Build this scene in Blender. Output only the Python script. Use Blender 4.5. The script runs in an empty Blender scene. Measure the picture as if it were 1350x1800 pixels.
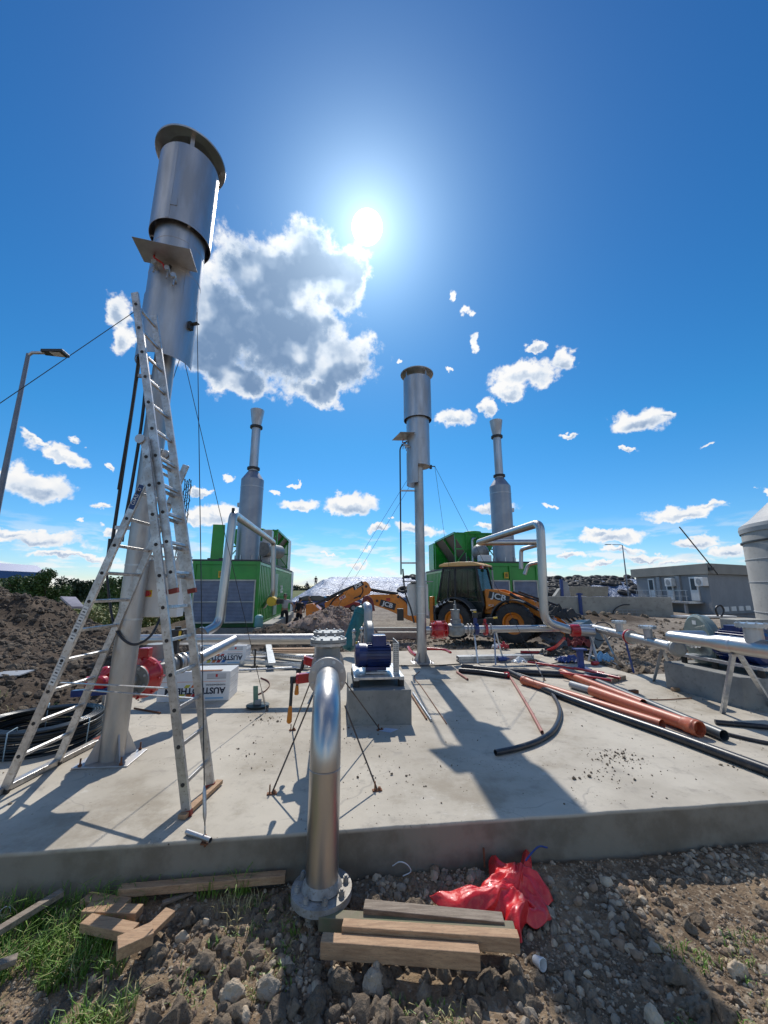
import bpy, bmesh, math, random
import numpy as np
from mathutils import Vector, Matrix, noise
R = math.radians
random.seed(7)
rng = np.random.default_rng(7)
sc = bpy.context.scene
col = sc.collection

# ------------------------------------------------------------------ camera
CAMZ, PITCH, F = 1.75, R(11.3), 675.0
cam = bpy.data.cameras.new('camera'); cam_o = bpy.data.objects.new('camera', cam); col.objects.link(cam_o)
cam.sensor_fit = 'HORIZONTAL'; cam.sensor_width = 36; cam.lens = 18
cam.clip_start = .05; cam.clip_end = 6000
cam_o.location = (0, 0, CAMZ); cam_o.rotation_euler = (R(90) + PITCH, 0, 0)
sc.camera = cam_o
sc.view_settings.view_transform = 'Standard'; sc.view_settings.look = 'None'
sc.view_settings.exposure = 0.0; sc.view_settings.gamma = 1
sc.cycles.max_bounces = 6; sc.cycles.transparent_max_bounces = 8
sc.cycles.caustics_reflective = False; sc.cycles.caustics_refractive = False
sc.cycles.sample_clamp_indirect = 4

# ------------------------------------------------------------------ sun and sky
SUN_EL, SUN_AZ = R(47.8), R(-3.0)
sd = Vector((math.sin(SUN_AZ) * math.cos(SUN_EL), math.cos(SUN_AZ) * math.cos(SUN_EL), math.sin(SUN_EL)))
sun = bpy.data.lights.new('sun', 'SUN'); sun.energy = 3.9; sun.angle = R(.5); sun.color = (1, .95, .87)
sun_o = bpy.data.objects.new('sun', sun); col.objects.link(sun_o)
sun_o.rotation_euler = sd.to_track_quat('Z', 'Y').to_euler()

def dirpix(px, py):
    a, b = (px - 675) / F, (900 - py) / F
    return Vector((a, math.cos(PITCH) - b * math.sin(PITCH), math.sin(PITCH) + b * math.cos(PITCH)))

wd = bpy.data.worlds.new('World'); sc.world = wd; wd.use_nodes = True
nt = wd.node_tree; nt.nodes.clear(); L = nt.links.new
def N(t, **k):
    n = nt.nodes.new(t)
    for a, b in k.items(): setattr(n, a, b)
    return n
def M(op, a, b=None, c=None, clamp=False):
    n = N('ShaderNodeMath', operation=op, use_clamp=clamp)
    for i, v in enumerate((a, b, c)):
        if v is None: continue
        if isinstance(v, (int, float)): n.inputs[i].default_value = v
        else: L(v, n.inputs[i])
    return n.outputs[0]
def V(op, a, b=None, c=None):
    n = N('ShaderNodeVectorMath', operation=op)
    for i, v in enumerate((a, b, c)):
        if v is None: continue
        if isinstance(v, (tuple, list, Vector)): n.inputs[i].default_value = tuple(v)
        else: L(v, n.inputs[i])
    return n.outputs['Value'] if op in ('LENGTH', 'DOT_PRODUCT') else n.outputs[0]
def smooth(v, a, b, c=0., d=1.):
    n = N('ShaderNodeMapRange', interpolation_type='SMOOTHSTEP'); L(v, n.inputs[0])
    for i, x in enumerate((a, b, c, d)): n.inputs[i + 1].default_value = x
    return n.outputs[0]
sky = N('ShaderNodeTexSky', sky_type='NISHITA', sun_disc=False, sun_elevation=SUN_EL, sun_rotation=SUN_AZ,
        air_density=1.0, dust_density=.15, ozone_density=3.0, altitude=100)
hs = N('ShaderNodeHueSaturation'); hs.inputs['Saturation'].default_value = 1.22; hs.inputs['Value'].default_value = 1.0
L(sky.outputs[0], hs.inputs['Color'])
tc = N('ShaderNodeTexCoord'); D = V('NORMALIZE', tc.outputs['Generated'])
sep = N('ShaderNodeSeparateXYZ'); L(D, sep.inputs[0])
az = M('ARCTAN2', sep.outputs[0], sep.outputs[1]); el = M('ARCSINE', sep.outputs[2])
cb = N('ShaderNodeCombineXYZ'); L(az, cb.inputs[0]); L(el, cb.inputs[1]); UV = cb.outputs[0]
def noi(vec, scale, detail=8, rough=.6, out='Fac'):
    n = N('ShaderNodeTexNoise'); n.inputs['Scale'].default_value = scale; n.inputs['Detail'].default_value = detail
    n.inputs['Roughness'].default_value = rough; L(vec, n.inputs['Vector']); return n.outputs[out]
w1 = V('MULTIPLY_ADD', noi(D, 9, 5, .6, 'Color'), (.11, .08, 0), (-.055, -.04, 0))
w2 = V('MULTIPLY_ADD', noi(D, 34, 4, .6, 'Color'), (.045, .035, 0), (-.0225, -.0175, 0))
UVW = V('ADD', V('ADD', UV, w1), w2)
fbm = noi(D, 20, 12, .62); fbm2 = noi(D, 11, 4, .5)
CL = [  # (px, py, rx, ry) of the clouds in the photograph, as directions in the sky
 (470,500,95,88),(548,462,60,72),(380,570,90,110),(500,600,110,95),(594,640,70,62),(600,490,48,70),(400,655,90,36),(570,690,40,26),(628,480,26,42),
 (215,545,30,34),(225,600,22,30),(930,655,60,28),(990,625,22,26),(945,600,28,9),(900,690,30,18),(860,716,18,15),(797,731,34,17),
 (830,600,9,13),(815,540,14,12),(790,510,6,12),(700,628,6,4),(790,650,10,4),(1122,737,50,24),(1165,727,22,9),(995,770,20,6),(1110,790,20,5),
 (60,850,62,27),(95,790,50,15),(60,772,30,9),(140,772,18,8),(185,815,16,6),(172,893,20,7),(355,863,25,7),(405,846,14,7),
 (375,902,45,18),(345,905,30,13),(527,890,40,13),(620,888,52,16),(510,853,13,4),(475,862,8,5),(742,930,40,12),(670,934,20,8),(870,890,55,10),(962,888,9,4),
 (1200,898,62,15),(1240,885,30,9),(1080,938,68,14),(1050,930,30,9),(1000,972,36,7),(1232,952,40,12),(1290,968,38,12),(1145,975,55,7),(1060,985,45,6),
 (70,952,95,17),(30,942,50,12),(200,935,30,8),(1100,965,60,8),(130,985,90,8),(620,990,22,7),(1340,860,12,8),(150,920,12,4),(575,970,14,3),(640,968,10,3),
 (1200,985,60,6),(690,915,9,4),(1240,780,14,5),(860,920,30,6)]
Fm = None; Fs = None; NBIG = 9; Fb = None
for (px, py, rx, ry) in CL:
    d = dirpix(px, py).normalized(); a0, e0 = math.atan2(d.x, d.y), math.asin(d.z)
    dx = dirpix(px + rx, py).normalized(); dy = dirpix(px, py - ry).normalized()
    ra = abs(math.atan2(dx.x, dx.y) - a0); re = abs(math.asin(dy.z) - e0)
    l = V('LENGTH', V('MULTIPLY_ADD', UVW, (1 / ra, 1 / re, 0), (-a0 / ra, -e0 / re, 0)))
    if rx < 25 or ry < 12: l = M('ADD', l, .12)
    Fm = l if Fm is None else M('SMOOTH_MIN', Fm, l, .25)
    if CL.index((px, py, rx, ry)) < NBIG: Fb = Fm
    elif rx > 15:
        g_ = V('LENGTH', V('MULTIPLY_ADD', UVW, (1 / (ra * .85), 1 / (re * .62), 0), (-a0 / (ra * .85), -(e0 - re * .34) / (re * .62), 0)))
        Fs = g_ if Fs is None else M('MINIMUM', Fs, g_)
# generic small fair weather clouds all round, low down and behind the viewer
lowv = N('ShaderNodeCombineXYZ'); L(M('MULTIPLY', az, 4.0), lowv.inputs[0]); L(M('MULTIPLY', el, 17), lowv.inputs[1])
low = noi(lowv.outputs[0], 2.2, 7, .55)
lowband = M('MULTIPLY', smooth(el, -.01, .02), smooth(el, .17, .05))
lowm = M('MULTIPLY', smooth(low, .47, .60), M('MULTIPLY', lowband, .78))
back = smooth(sep.outputs[1], .25, -.15)
backm = M('MULTIPLY', smooth(noi(D, 3.2, 8, .6), .52, .60), back)
Fd = M('ADD', Fm, M('MULTIPLY_ADD', fbm, 1.7, -.85))
mask = M('POWER', smooth(Fd, 1.16, .72), 1.1)
# thickness: bright thin rims, grey blue hearts, as for clouds lit from behind
Fdb = M('ADD', Fb, M('MULTIPLY_ADD', fbm, .75, -.375))
thick = M('MULTIPLY', smooth(Fdb, .98, .50), M('MULTIPLY_ADD', smooth(noi(D, 9.5, 3, .5), .61, .46), .62, .38))
up = V('MULTIPLY_ADD', D, (1, 1, 1), (0, 0, .02))
shade = M('MULTIPLY_ADD', M('SUBTRACT', noi(up, 13, 4, .5), noi(D, 13, 4, .5)), 1.3, 0)
sfd = M('ADD', Fs, M('MULTIPLY_ADD', fbm, 1.2, -.6))
small = M('MULTIPLY', smooth(sfd, .95, .15), .46)
thick2 = M('ADD', M('MAXIMUM', thick, small), shade, clamp=True)
cr = N('ShaderNodeValToRGB'); L(thick2, cr.inputs[0])
e = cr.color_ramp.elements; e[0].position = 0; e[0].color = (1.0, 1.0, 1.0, 1); e[1].position = 1; e[1].color = (.17, .28, .47, 1)
e.new(.30).color = (.72, .80, .91, 1); e.new(.66).color = (.31, .43, .62, 1)
am = M('MAXIMUM', M('MAXIMUM', mask, backm), lowm)
sund = V('DOT_PRODUCT', D, tuple(sd)); ang = M('ARCCOSINE', M('MINIMUM', sund, 1.0))
glow = M('MULTIPLY', M('POWER', 2.718, M('MULTIPLY', ang, -5.0)), .26)     # forward scattering round the sun
glow2 = M('MULTIPLY', M('POWER', 2.718, M('MULTIPLY', ang, -14.)), 1.2)
bg1 = N('ShaderNodeBackground'); tint = N('ShaderNodeMix', data_type='RGBA', blend_type='MULTIPLY'); tint.inputs[0].default_value = 1; L(hs.outputs[0], tint.inputs[6]); 
tr = N('ShaderNodeValToRGB'); L(M('MULTIPLY', el, .9), tr.inputs[0]); te = tr.color_ramp.elements
te[0].position = 0; te[0].color = (.74, .80, 1.0, 1); te[1].position = .95; te[1].color = (.27, .66, .88, 1); te.new(.1).color = (.50, .80, .98, 1); te.new(.33).color = (.33, .84, .97, 1); L(tr.outputs[0], tint.inputs[7])
L(tint.outputs[2], bg1.inputs[0]); bg1.inputs[1].default_value = .125
bg2 = N('ShaderNodeBackground'); L(cr.outputs[0], bg2.inputs[0]); bg2.inputs[1].default_value = .95
bg3 = N('ShaderNodeBackground'); bg3.inputs[0].default_value = (.74, .90, 1, 1); L(M('ADD', glow, glow2), bg3.inputs[1])
bg4 = N('ShaderNodeBackground'); bg4.inputs[0].default_value = (1, .97, .9, 1); L(smooth(ang, .0325, .028, 0, 20), bg4.inputs[1])
mx = N('ShaderNodeMixShader'); L(am, mx.inputs[0]); L(bg1.outputs[0], mx.inputs[1]); L(bg2.outputs[0], mx.inputs[2])
ad = N('ShaderNodeAddShader'); L(mx.outputs[0], ad.inputs[0]); L(bg3.outputs[0], ad.inputs[1])
ad2 = N('ShaderNodeAddShader'); L(ad.outputs[0], ad2.inputs[0]); L(bg4.outputs[0], ad2.inputs[1])
wo = N('ShaderNodeOutputWorld'); L(ad2.outputs[0], wo.inputs[0])
wd.cycles.sampling_method = 'MANUAL'; wd.cycles.sample_map_resolution = 512

# ------------------------------------------------------------------ places
def P(px, py, Y):                      # point on the ray of a photo pixel at depth Y
    d = dirpix(px, py); return Vector((0, 0, CAMZ)) + d * (Y / d.y)
def G(px, py, z=0.):                   # point on the ray of a photo pixel at height z
    d = dirpix(px, py); return Vector((0, 0, CAMZ)) + d * ((z - CAMZ) / d.z)
SA = R(6.5); U = Vector((math.cos(SA), math.sin(SA), 0)); W = Vector((-math.sin(SA), math.cos(SA), 0)); Z = Vector((0, 0, 1))
S0 = Vector((0, 3.28, 0))
def S(u, v, z=0.): return S0 + U * u + W * v + Z * z

# ------------------------------------------------------------------ materials
MAT = {}
def mat(name, c, rough=.6, metal=0., c2=None, sc_=3., bump=0., bsc=None, c3=None, detail=6, thr=(.38, .62), coat=0., spec=.5, aniso=0., rvar=0., stretch=None, trans=0., alpha=1., bdist=.01):
    m = bpy.data.materials.new(name); m.use_nodes = True; t = m.node_tree; b = t.nodes['Principled BSDF']
    b.inputs['Base Color'].default_value = (*c, 1); b.inputs['Roughness'].default_value = rough
    b.inputs['Metallic'].default_value = metal; b.inputs['Coat Weight'].default_value = coat
    b.inputs['Specular IOR Level'].default_value = spec; b.inputs['Anisotropic'].default_value = aniso
    b.inputs['Transmission Weight'].default_value = trans; b.inputs['Alpha'].default_value = alpha
    x = t.nodes.new('ShaderNodeTexCoord'); src = x.outputs['Object']
    if stretch:
        mp = t.nodes.new('ShaderNodeMapping'); mp.inputs['Scale'].default_value = stretch
        t.links.new(src, mp.inputs[0]); src = mp.outputs[0]
    def tn(s, d, r=.6):
        n = t.nodes.new('ShaderNodeTexNoise'); n.inputs['Scale'].default_value = s; n.inputs['Detail'].default_value = d
        n.inputs['Roughness'].default_value = r; t.links.new(src, n.inputs['Vector']); return n.outputs['Fac']
    def rng_(v, a, b_, lo=0, hi=1):
        n = t.nodes.new('ShaderNodeMapRange'); t.links.new(v, n.inputs[0])
        for i, q in enumerate((a, b_, lo, hi)): n.inputs[i + 1].default_value = q
        return n.outputs[0]
    def mix(f, a, b_):
        n = t.nodes.new('ShaderNodeMix'); n.data_type = 'RGBA'; t.links.new(f, n.inputs[0])
        for i, q in ((6, a), (7, b_)):
            if isinstance(q, tuple): n.inputs[i].default_value = (*q, 1)
            else: t.links.new(q, n.inputs[i])
        return n.outputs[2]
    n1 = tn(sc_, detail)
    if c2 is None: c2 = tuple(v * .8 for v in c)
    o = mix(rng_(n1, *thr), c, c2)
    if c3: o = mix(rng_(tn(sc_ * 4.7, 8, .7), .54, .66), o, c3)
    t.links.new(o, b.inputs['Base Color'])
    if rvar: t.links.new(rng_(n1, .3, .7, rough - rvar, rough + rvar), b.inputs['Roughness'])
    if bump:
        bn = t.nodes.new('ShaderNodeBump'); bn.inputs['Strength'].default_value = bump; bn.inputs['Distance'].default_value = bdist
        t.links.new(tn(bsc or sc_ * 6, 8, .65), bn.inputs['Height']); t.links.new(bn.outputs[0], b.inputs['Normal'])
    MAT[name] = m; return m
steel = mat('stainless', (.52, .51, .49), .38, 1, (.48, .47, .46), 5, .10, 60, rvar=.09, stretch=(1, 1, .25))
steel_dull = mat('dull_stainless', (.54, .54, .55), .46, 1, (.42, .41, .41), 4, .12, 50, rvar=.1, stretch=(1, 1, .2))
brushed = mat('old_steel_column', (.52, .51, .50), .46, 1, (.36, .35, .34), 3, .15, 40, rvar=.08, stretch=(1, 1, .3), c3=(.44, .41, .38))
galv = mat('galvanised', (.58, .60, .62), .38, .9, (.42, .44, .46), 14, .08, 60, rvar=.1)
alu = mat('ladder_aluminium', (.62, .61, .60), .42, .85, (.42, .40, .38), 9, .15, 60, c3=(.30, .26, .22), rvar=.08)
castg = mat('cast_grey', (.30, .31, .30), .5, .3, (.22, .23, .23), 6, .2, 60)
conc = mat('concrete_block', (.30, .30, .28), .88, 0, (.22, .22, .21), 2.2, .35, 30, c3=(.18, .18, .17))
conc_wall = mat('concrete_wall', (.42, .41, .37), .9, 0, (.32, .31, .28), .7, .3, 12, c3=(.26, .25, .23))
red = mat('red_enamel', (.55, .015, .02), .32, 0, (.40, .01, .015), 6, .05, 40, coat=.5)
orange_pipe = mat('orange_plastic_pipe', (.52, .125, .055), .45, 0, (.43, .105, .05), 4, .05, 40, c3=(.46, .20, .13))
black_pipe = mat('black_plastic_pipe', (.014, .016, .022), .34, 0, (.03, .03, .035), 5, .05, 50, c3=(.07, .065, .06))
rubber = mat('black_rubber', (.022, .022, .023), .75, 0, (.05, .045, .04), 4, .3, 40)
black = mat('black_paint', (.02, .02, .022), .45, 0, (.03, .03, .03), 5, .05)
blue = mat('blue_motor_paint', (.012, .035, .17), .40, 0, (.008, .02, .10), 5, .1, 40, coat=.3)
blueP = mat('blue_plastic', (.02, .055, .26), .5, 0, (.03, .06, .17), 9)
greenp = mat('green_container_paint', (.018, .33, .035), .42, 0, (.013, .26, .025), 1.2, .06, 20, coat=.25)
dgreen = mat('dark_green_paint', (.008, .09, .014), .5, 0, (.006, .06, .01), 2)
yellow_o = mat('machine_yellow', (.82, .25, .010), .38, 0, (.60, .17, .01), 2, .05, 30, coat=.3, c3=(.45, .17, .04))
roofy = mat('cab_roof_cream', (.80, .50, .20), .45, 0, (.7, .42, .16), 3)
white = mat('white_paint', (.78, .78, .76), .45, 0, (.68, .68, .66), 3, .04)
greyp = mat('grey_paint', (.35, .36, .37), .5, 0, (.28, .29, .30), 2)
teal = mat('teal_tank_paint', (.012, .14, .15), .42, 0, (.01, .09, .10), 6, .1, 40)
wood = mat('sawn_timber', (.50, .32, .185), .75, 0, (.36, .215, .12), 7, .25, 60, stretch=(1, 9, 9), c3=(.20, .14, .09))
wood_grey = mat('weathered_timber', (.32, .26, .20), .8, 0, (.20, .155, .115), 7, .3, 60, stretch=(1, 9, 9), c3=(.12, .10, .08))
wood_g = mat('mossy_timber', (.15, .17, .09), .85, 0, (.22, .19, .13), 6, .3, 50)
rust = mat('rusty_steel', (.16, .07, .035), .8, .2, (.24, .10, .05), 12, .3)
styro = mat('white_film_packaging', (.82, .83, .84), .35, 0, (.76, .77, .79), 5, .08, 30, coat=.3)
orangeg = mat('orange_grip', (.75, .25, .015), .45)
yel = mat('yellow_plastic', (.75, .50, .03), .45)
pink_r = mat('red_plastic_film', (.80, .03, .035), .30, 0, (.62, .015, .02), 9, .35, 30, coat=.4, bdist=.02)
glass = mat('cab_glass', (.01, .022, .022), .04, 0, (.008, .018, .018), 2, trans=.0, alpha=.5, spec=.5)
soil = mat('wet_soil', (.065, .047, .034), .92, 0, (.11, .082, .06), 1.6, .8, 9, c3=(.20, .155, .115), bdist=.08)
gravel_m = mat('reddish_gravel', (.30, .215, .175), .9, 0, (.18, .125, .10), 9, .9, 28, c3=(.42, .34, .29), bdist=.05)
leafm = mat('foliage', (.085, .14, .03), .6, 0, (.045, .085, .02), .8, c3=(.10, .14, .035))
leafd = mat('dark_foliage', (.030, .055, .018), .6, 0, (.018, .035, .012), .8)
bark = mat('bark', (.12, .09, .07), .9)
skin = mat('skin', (.42, .24, .17), .55)
fog = mat('frosted_film', (.7, .72, .74), .3)

def bolt_objs(parent, c, ax, r, k, size=.012, h=.03):
    ax = Vector(ax).normalized(); x = ax.orthogonal().normalized(); y = ax.cross(x)
    for i in range(k):
        a = 2 * math.pi * (i + .5) / k; p = Vector(c) + (x * math.cos(a) + y * math.sin(a)) * r
        MB().cyl(p - ax * h, p + ax * h, size, 6).cyl(p - ax * h * .75, p + ax * h * .75, size * 1.7, 6).build('bolt', galv, parent)
# ------------------------------------------------------------------ mesh builder
WM = {}                                  # world matrix of every parent
class MB:
    def __init__(s, T=None): s.v = []; s.f = []; s.sm = []; s.T = T
    def add(s, vs, fs, smooth=False, T=None):
        b = len(s.v)
        vs = [Vector(q) for q in vs]
        if T is not None: vs = [T @ q for q in vs]
        if s.T is not None: vs = [s.T @ q for q in vs]
        s.v += vs; s.f += [[b + i for i in q] for q in fs]
        s.sm += list(smooth) if isinstance(smooth, (list, tuple)) else [smooth] * len(fs)
        return s
    def box(s, c, size, rz=0., T=None, R3=None):
        x, y, z = (q / 2 for q in size); m = Matrix.Translation(Vector(c)) @ (R3.to_4x4() if R3 is not None else Matrix.Rotation(rz, 4, 'Z'))
        if T is not None: m = T @ m
        vs = [(i, j, k) for i in (-x, x) for j in (-y, y) for k in (-z, z)]
        return s.add(vs, [(0, 1, 3, 2), (4, 6, 7, 5), (0, 4, 5, 1), (2, 3, 7, 6), (0, 2, 6, 4), (1, 5, 7, 3)], T=m)
    def beam(s, a, b, w, h, up=(0, 0, 1), roll=0.):       # box from a to b, w across, h along up
        a, b = Vector(a), Vector(b); x = (b - a).normalized(); y = Vector(up).cross(x)
        if y.length < 1e-4: y = Vector((1, 0, 0)).cross(x)
        y.normalize(); z = x.cross(y)
        m = Matrix((x, y, z)).transposed()
        if roll: m = m @ Matrix.Rotation(roll, 3, 'X')
        return s.box((a + b) / 2, ((b - a).length, w, h), R3=m)
    def tube(s, pts, r, n=16, cap=True, inner=None, closed=False):
        pts = [Vector(p) for p in pts]; m = len(pts); rs = r if isinstance(r, (list, tuple)) else [r] * m
        rings = []; prev = None
        for i, p in enumerate(pts):
            if closed: t = pts[(i + 1) % m] - pts[i - 1]
            else: t = pts[min(i + 1, m - 1)] - pts[max(i - 1, 0)]
            t.normalize()
            if prev is None:
                x = t.orthogonal().normalized()
            else:
                x = (prev - t * prev.dot(t)).normalized()
            prev = x; y = t.cross(x)
            rings.append([p + (x * math.cos(2 * math.pi * k / n) + y * math.sin(2 * math.pi * k / n)) * rs[i] for k in range(n)])
        vs = [q for g in rings for q in g]; fs = []
        for i in range(m if closed else m - 1):
            j = (i + 1) % m
            for k in range(n): fs.append((i * n + k, i * n + (k + 1) % n, j * n + (k + 1) % n, j * n + k))
        s.add(vs, fs, True)
        if inner and not closed:           # hollow pipe
            iv = []
            for g, p in ((rings[0], pts[0]), (rings[-1], pts[-1])):
                iv.append([p + (q - p) * inner for q in g])
            dl = min(rs[0] * 4, .45 * sum((pts[i + 1] - pts[i]).length for i in range(m - 1))); d0 = (pts[1] - pts[0]).normalized() * dl; d1 = (pts[-2] - pts[-1]).normalized() * dl
            for g, q, d, pc in ((rings[0], iv[0], d0, pts[0]), (rings[-1], iv[1], d1, pts[-1])):
                w = [z + d for z in q]
                s.add(g + q, [(k, (k + 1) % n, n + (k + 1) % n, n + k) for k in range(n)])
                s.add(q + w, [(k, (k + 1) % n, n + (k + 1) % n, n + k) for k in range(n)], True)
                s.add(w, [list(range(n))])
        elif cap and not closed:
            s.add(rings[0], [list(range(n))[::-1]]); s.add(rings[-1], [list(range(n))])
        return s
    def cyl(s, a, b, r, n=20, r2=None, cap=True): return s.tube([a, b], [r, r if r2 is None else r2], n, cap)
    def lathe(s, o, ax, prof, n=28, a0=0., a1=2 * math.pi, sharp=True):   # prof: (radius, along)
        ax = Vector(ax).normalized(); x = Vector((1, 0, 0)) if abs(ax.z) > .99 else ax.orthogonal().normalized(); y = ax.cross(x); o = Vector(o)
        full = abs(a1 - a0) > 6.28; cols = n if full else n + 1
        for (r0, h0), (r1, h1) in zip(prof, prof[1:]):
            vs = []
            for r, h in ((r0, h0), (r1, h1)):
                for k in range(cols):
                    t = a0 + (a1 - a0) * k / n
                    vs.append(o + ax * h + (x * math.cos(t) + y * math.sin(t)) * r)
            fs = [(k, (k + 1) % cols, cols + (k + 1) % cols, cols + k) for k in range(n)]
            s.add(vs, fs, True)
        return s
    def prism(s, poly, d0, d1, ax, o=(0, 0, 0)):   # poly: list of 3D points; extruded by vector ax*d
        ax = Vector(ax); n = len(poly); vs = [Vector(p) + ax * d0 for p in poly] + [Vector(p) + ax * d1 for p in poly]
        fs = [list(range(n))[::-1], [n + i for i in range(n)]] + [(i, (i + 1) % n, n + (i + 1) % n, n + i) for i in range(n)]
        return s.add(vs, fs)
    def ball(s, c, r, n=12, sz=(1, 1, 1)):
        vs = []; fs = []; m = n // 2
        for i in range(m + 1):
            t = math.pi * i / m
            for k in range(n):
                a = 2 * math.pi * k / n; vs.append(Vector(c) + Vector((math.sin(t) * math.cos(a) * sz[0], math.sin(t) * math.sin(a) * sz[1], math.cos(t) * sz[2])) * r)
        for i in range(m):
            for k in range(n): fs.append((i * n + k, (i + 1) * n + k, (i + 1) * n + (k + 1) % n, i * n + (k + 1) % n))
        return s.add(vs, fs, True)
    def build(s, name, m, parent=None, local=False, bevel=0., seg=2):
        me = bpy.data.meshes.new(name); vs = s.v
        if parent is not None and not local:
            inv = WM[parent.name].inverted(); vs = [inv @ q for q in vs]
            org = Vector((0, 0, 0))
        elif parent is None and not local:
            xs = [q.x for q in vs]; ys = [q.y for q in vs]; zs = [q.z for q in vs]
            org = Vector(((min(xs) + max(xs)) / 2, (min(ys) + max(ys)) / 2, min(zs))); vs = [q - org for q in vs]
        else: org = Vector((0, 0, 0))
        me.from_pydata([tuple(q) for q in vs], [], s.f); me.polygons.foreach_set('use_smooth', s.sm)
        bm = bmesh.new(); bm.from_mesh(me); bmesh.ops.recalc_face_normals(bm, faces=bm.faces); bm.to_mesh(me); bm.free()
        me.materials.append(m); me.update()
        o = bpy.data.objects.new(name, me); col.objects.link(o)
        if parent is not None: o.parent = parent; WM[o.name] = WM[parent.name].copy()
        else: o.location = org; WM[o.name] = Matrix.Translation(org)
        if bevel:
            b = o.modifiers.new('bevel', 'BEVEL'); b.width = bevel; b.segments = seg; b.limit_method = 'ANGLE'; b.angle_limit = R(40)
        return o
def tag(o, label=None, cat=None, group=None, kind=None):
    if label: o['label'] = label
    if cat: o['category'] = cat
    if group: o['group'] = group
    if kind: o['kind'] = kind
    return o
def thing(name, label, cat, loc=(0, 0, 0), rz=0., group=None):
    o = bpy.data.objects.new(name, None); col.objects.link(o); o.location = loc; o.rotation_euler = (0, 0, rz)
    o.empty_display_size = .1
    WM[o.name] = Matrix.Translation(Vector(loc)) @ Matrix.Rotation(rz, 4, 'Z')
    return tag(o, label, cat, group)
def copy_tree(o, parent=None):
    c = o.copy(); col.objects.link(c)
    if parent: c.parent = parent
    for ch in list(o.children): copy_tree(ch, c)
    return c
def bez(pts, n=10):                     # smooth curve through points (Catmull-Rom)
    pts = [Vector(p) for p in pts]; q = [pts[0] * 2 - pts[1]] + pts + [pts[-1] * 2 - pts[-2]]; out = []
    for i in range(1, len(q) - 2):
        for k in range(n):
            t = k / n; a, b, c, d = q[i - 1], q[i], q[i + 1], q[i + 2]
            out.append(.5 * ((2 * b) + (c - a) * t + (2 * a - 5 * b + 4 * c - d) * t * t + (3 * b - a - 3 * c + d) * t ** 3))
    return out + [pts[-1]]
def fillet(pts, r, n=7):                # polyline with rounded corners, for bent pipes
    pts = [Vector(p) for p in pts]; out = [pts[0]]
    for i in range(1, len(pts) - 1):
        a, b, c = pts[i - 1], pts[i], pts[i + 1]; u = (a - b).normalized(); w = (c - b).normalized()
        d = min(r, (a - b).length * .49, (c - b).length * .49)
        p0, p1 = b + u * d, b + w * d
        for k in range(n + 1):
            t = k / n; out.append(p0 * (1 - t) ** 2 + b * 2 * t * (1 - t) + p1 * t * t)
    return out + [pts[-1]]
def text_mesh(s, size, name, m, parent, o, xdir, ydir, ext=.002, bold=0., xs=1.):
    cu = bpy.data.curves.new(name, 'FONT'); cu.body = s; cu.size = size; cu.extrude = ext; cu.align_x = 'CENTER'; cu.align_y = 'CENTER'; cu.offset = bold
    cu.resolution_u = 3
    t = bpy.data.objects.new('tmp', cu); col.objects.link(t); bpy.context.view_layer.update()
    me = bpy.data.meshes.new_from_object(t.evaluated_get(bpy.context.evaluated_depsgraph_get())); bpy.data.objects.remove(t)
    x = Vector(xdir).normalized(); y = Vector(ydir).normalized(); z = x.cross(y)
    Mx = Matrix((x * xs, y, z)).transposed().to_4x4(); Mx.translation = Vector(o)
    me.transform(WM[parent.name].inverted() @ Mx); me.materials.clear(); me.materials.append(m); me.name = name
    ob = bpy.data.objects.new(name, me); col.objects.link(ob); ob.parent = parent; WM[ob.name] = WM[parent.name].copy(); return ob
def flange(mb, c, ax, r, t, n=32): return mb.lathe(c, ax, [(0, -t / 2), (r, -t / 2), (r, t / 2), (0, t / 2)], n)
def bolts(mb, c, ax, r, k, size=.012, h=.03):
    ax = Vector(ax).normalized(); x = ax.orthogonal().normalized(); y = ax.cross(x)
    for i in range(k):
        a = 2 * math.pi * (i + .5) / k; p = Vector(c) + (x * math.cos(a) + y * math.sin(a)) * r
        mb.cyl(p - ax * h, p + ax * h, size, 6)
    return mb
# ------------------------------------------------------------------ ground
def sm01(t): t = max(0., min(1., t)); return t * t * (3 - 2 * t)
MOUNDS = [  # x, y, rx, ry, height
 (-13.6, 12.5, 4.3, 3.0, 2.3), (-8.6, 8.8, 2.3, 1.8, .45), (-7.0, 7.0, 1.6, 1.5, .45), (-5.6, 10.8, 2.0, 1.3, .55), (-3.7, 14.0, 1.6, 1.1, .80), (-2.2, 13.6, 1.0, .8, .45),
 (6.0, 11.6, 1.3, .7, .28), (6.9, 9.6, 1.2, .9, .30), (1.9, 12.6, 1.5, .7, .30), (7.2, 17.5, 1.6, 1.2, 1.0), (9.5, 16.5, 1.6, .8, .4), (12.2, 11.9, 1.9, .9, .85), (14.5, 14, 2.2, 1.4, .8),
 (13.5, 24, 3.5, 1.4, .7), (4.4, 12.4, 1.4, .6, .25), (-9, 20, 3, 2, .6), (-4.6, 6.8, .8, 1.2, .1), (9.2, 8.8, 1.3, .9, .30)]
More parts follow.
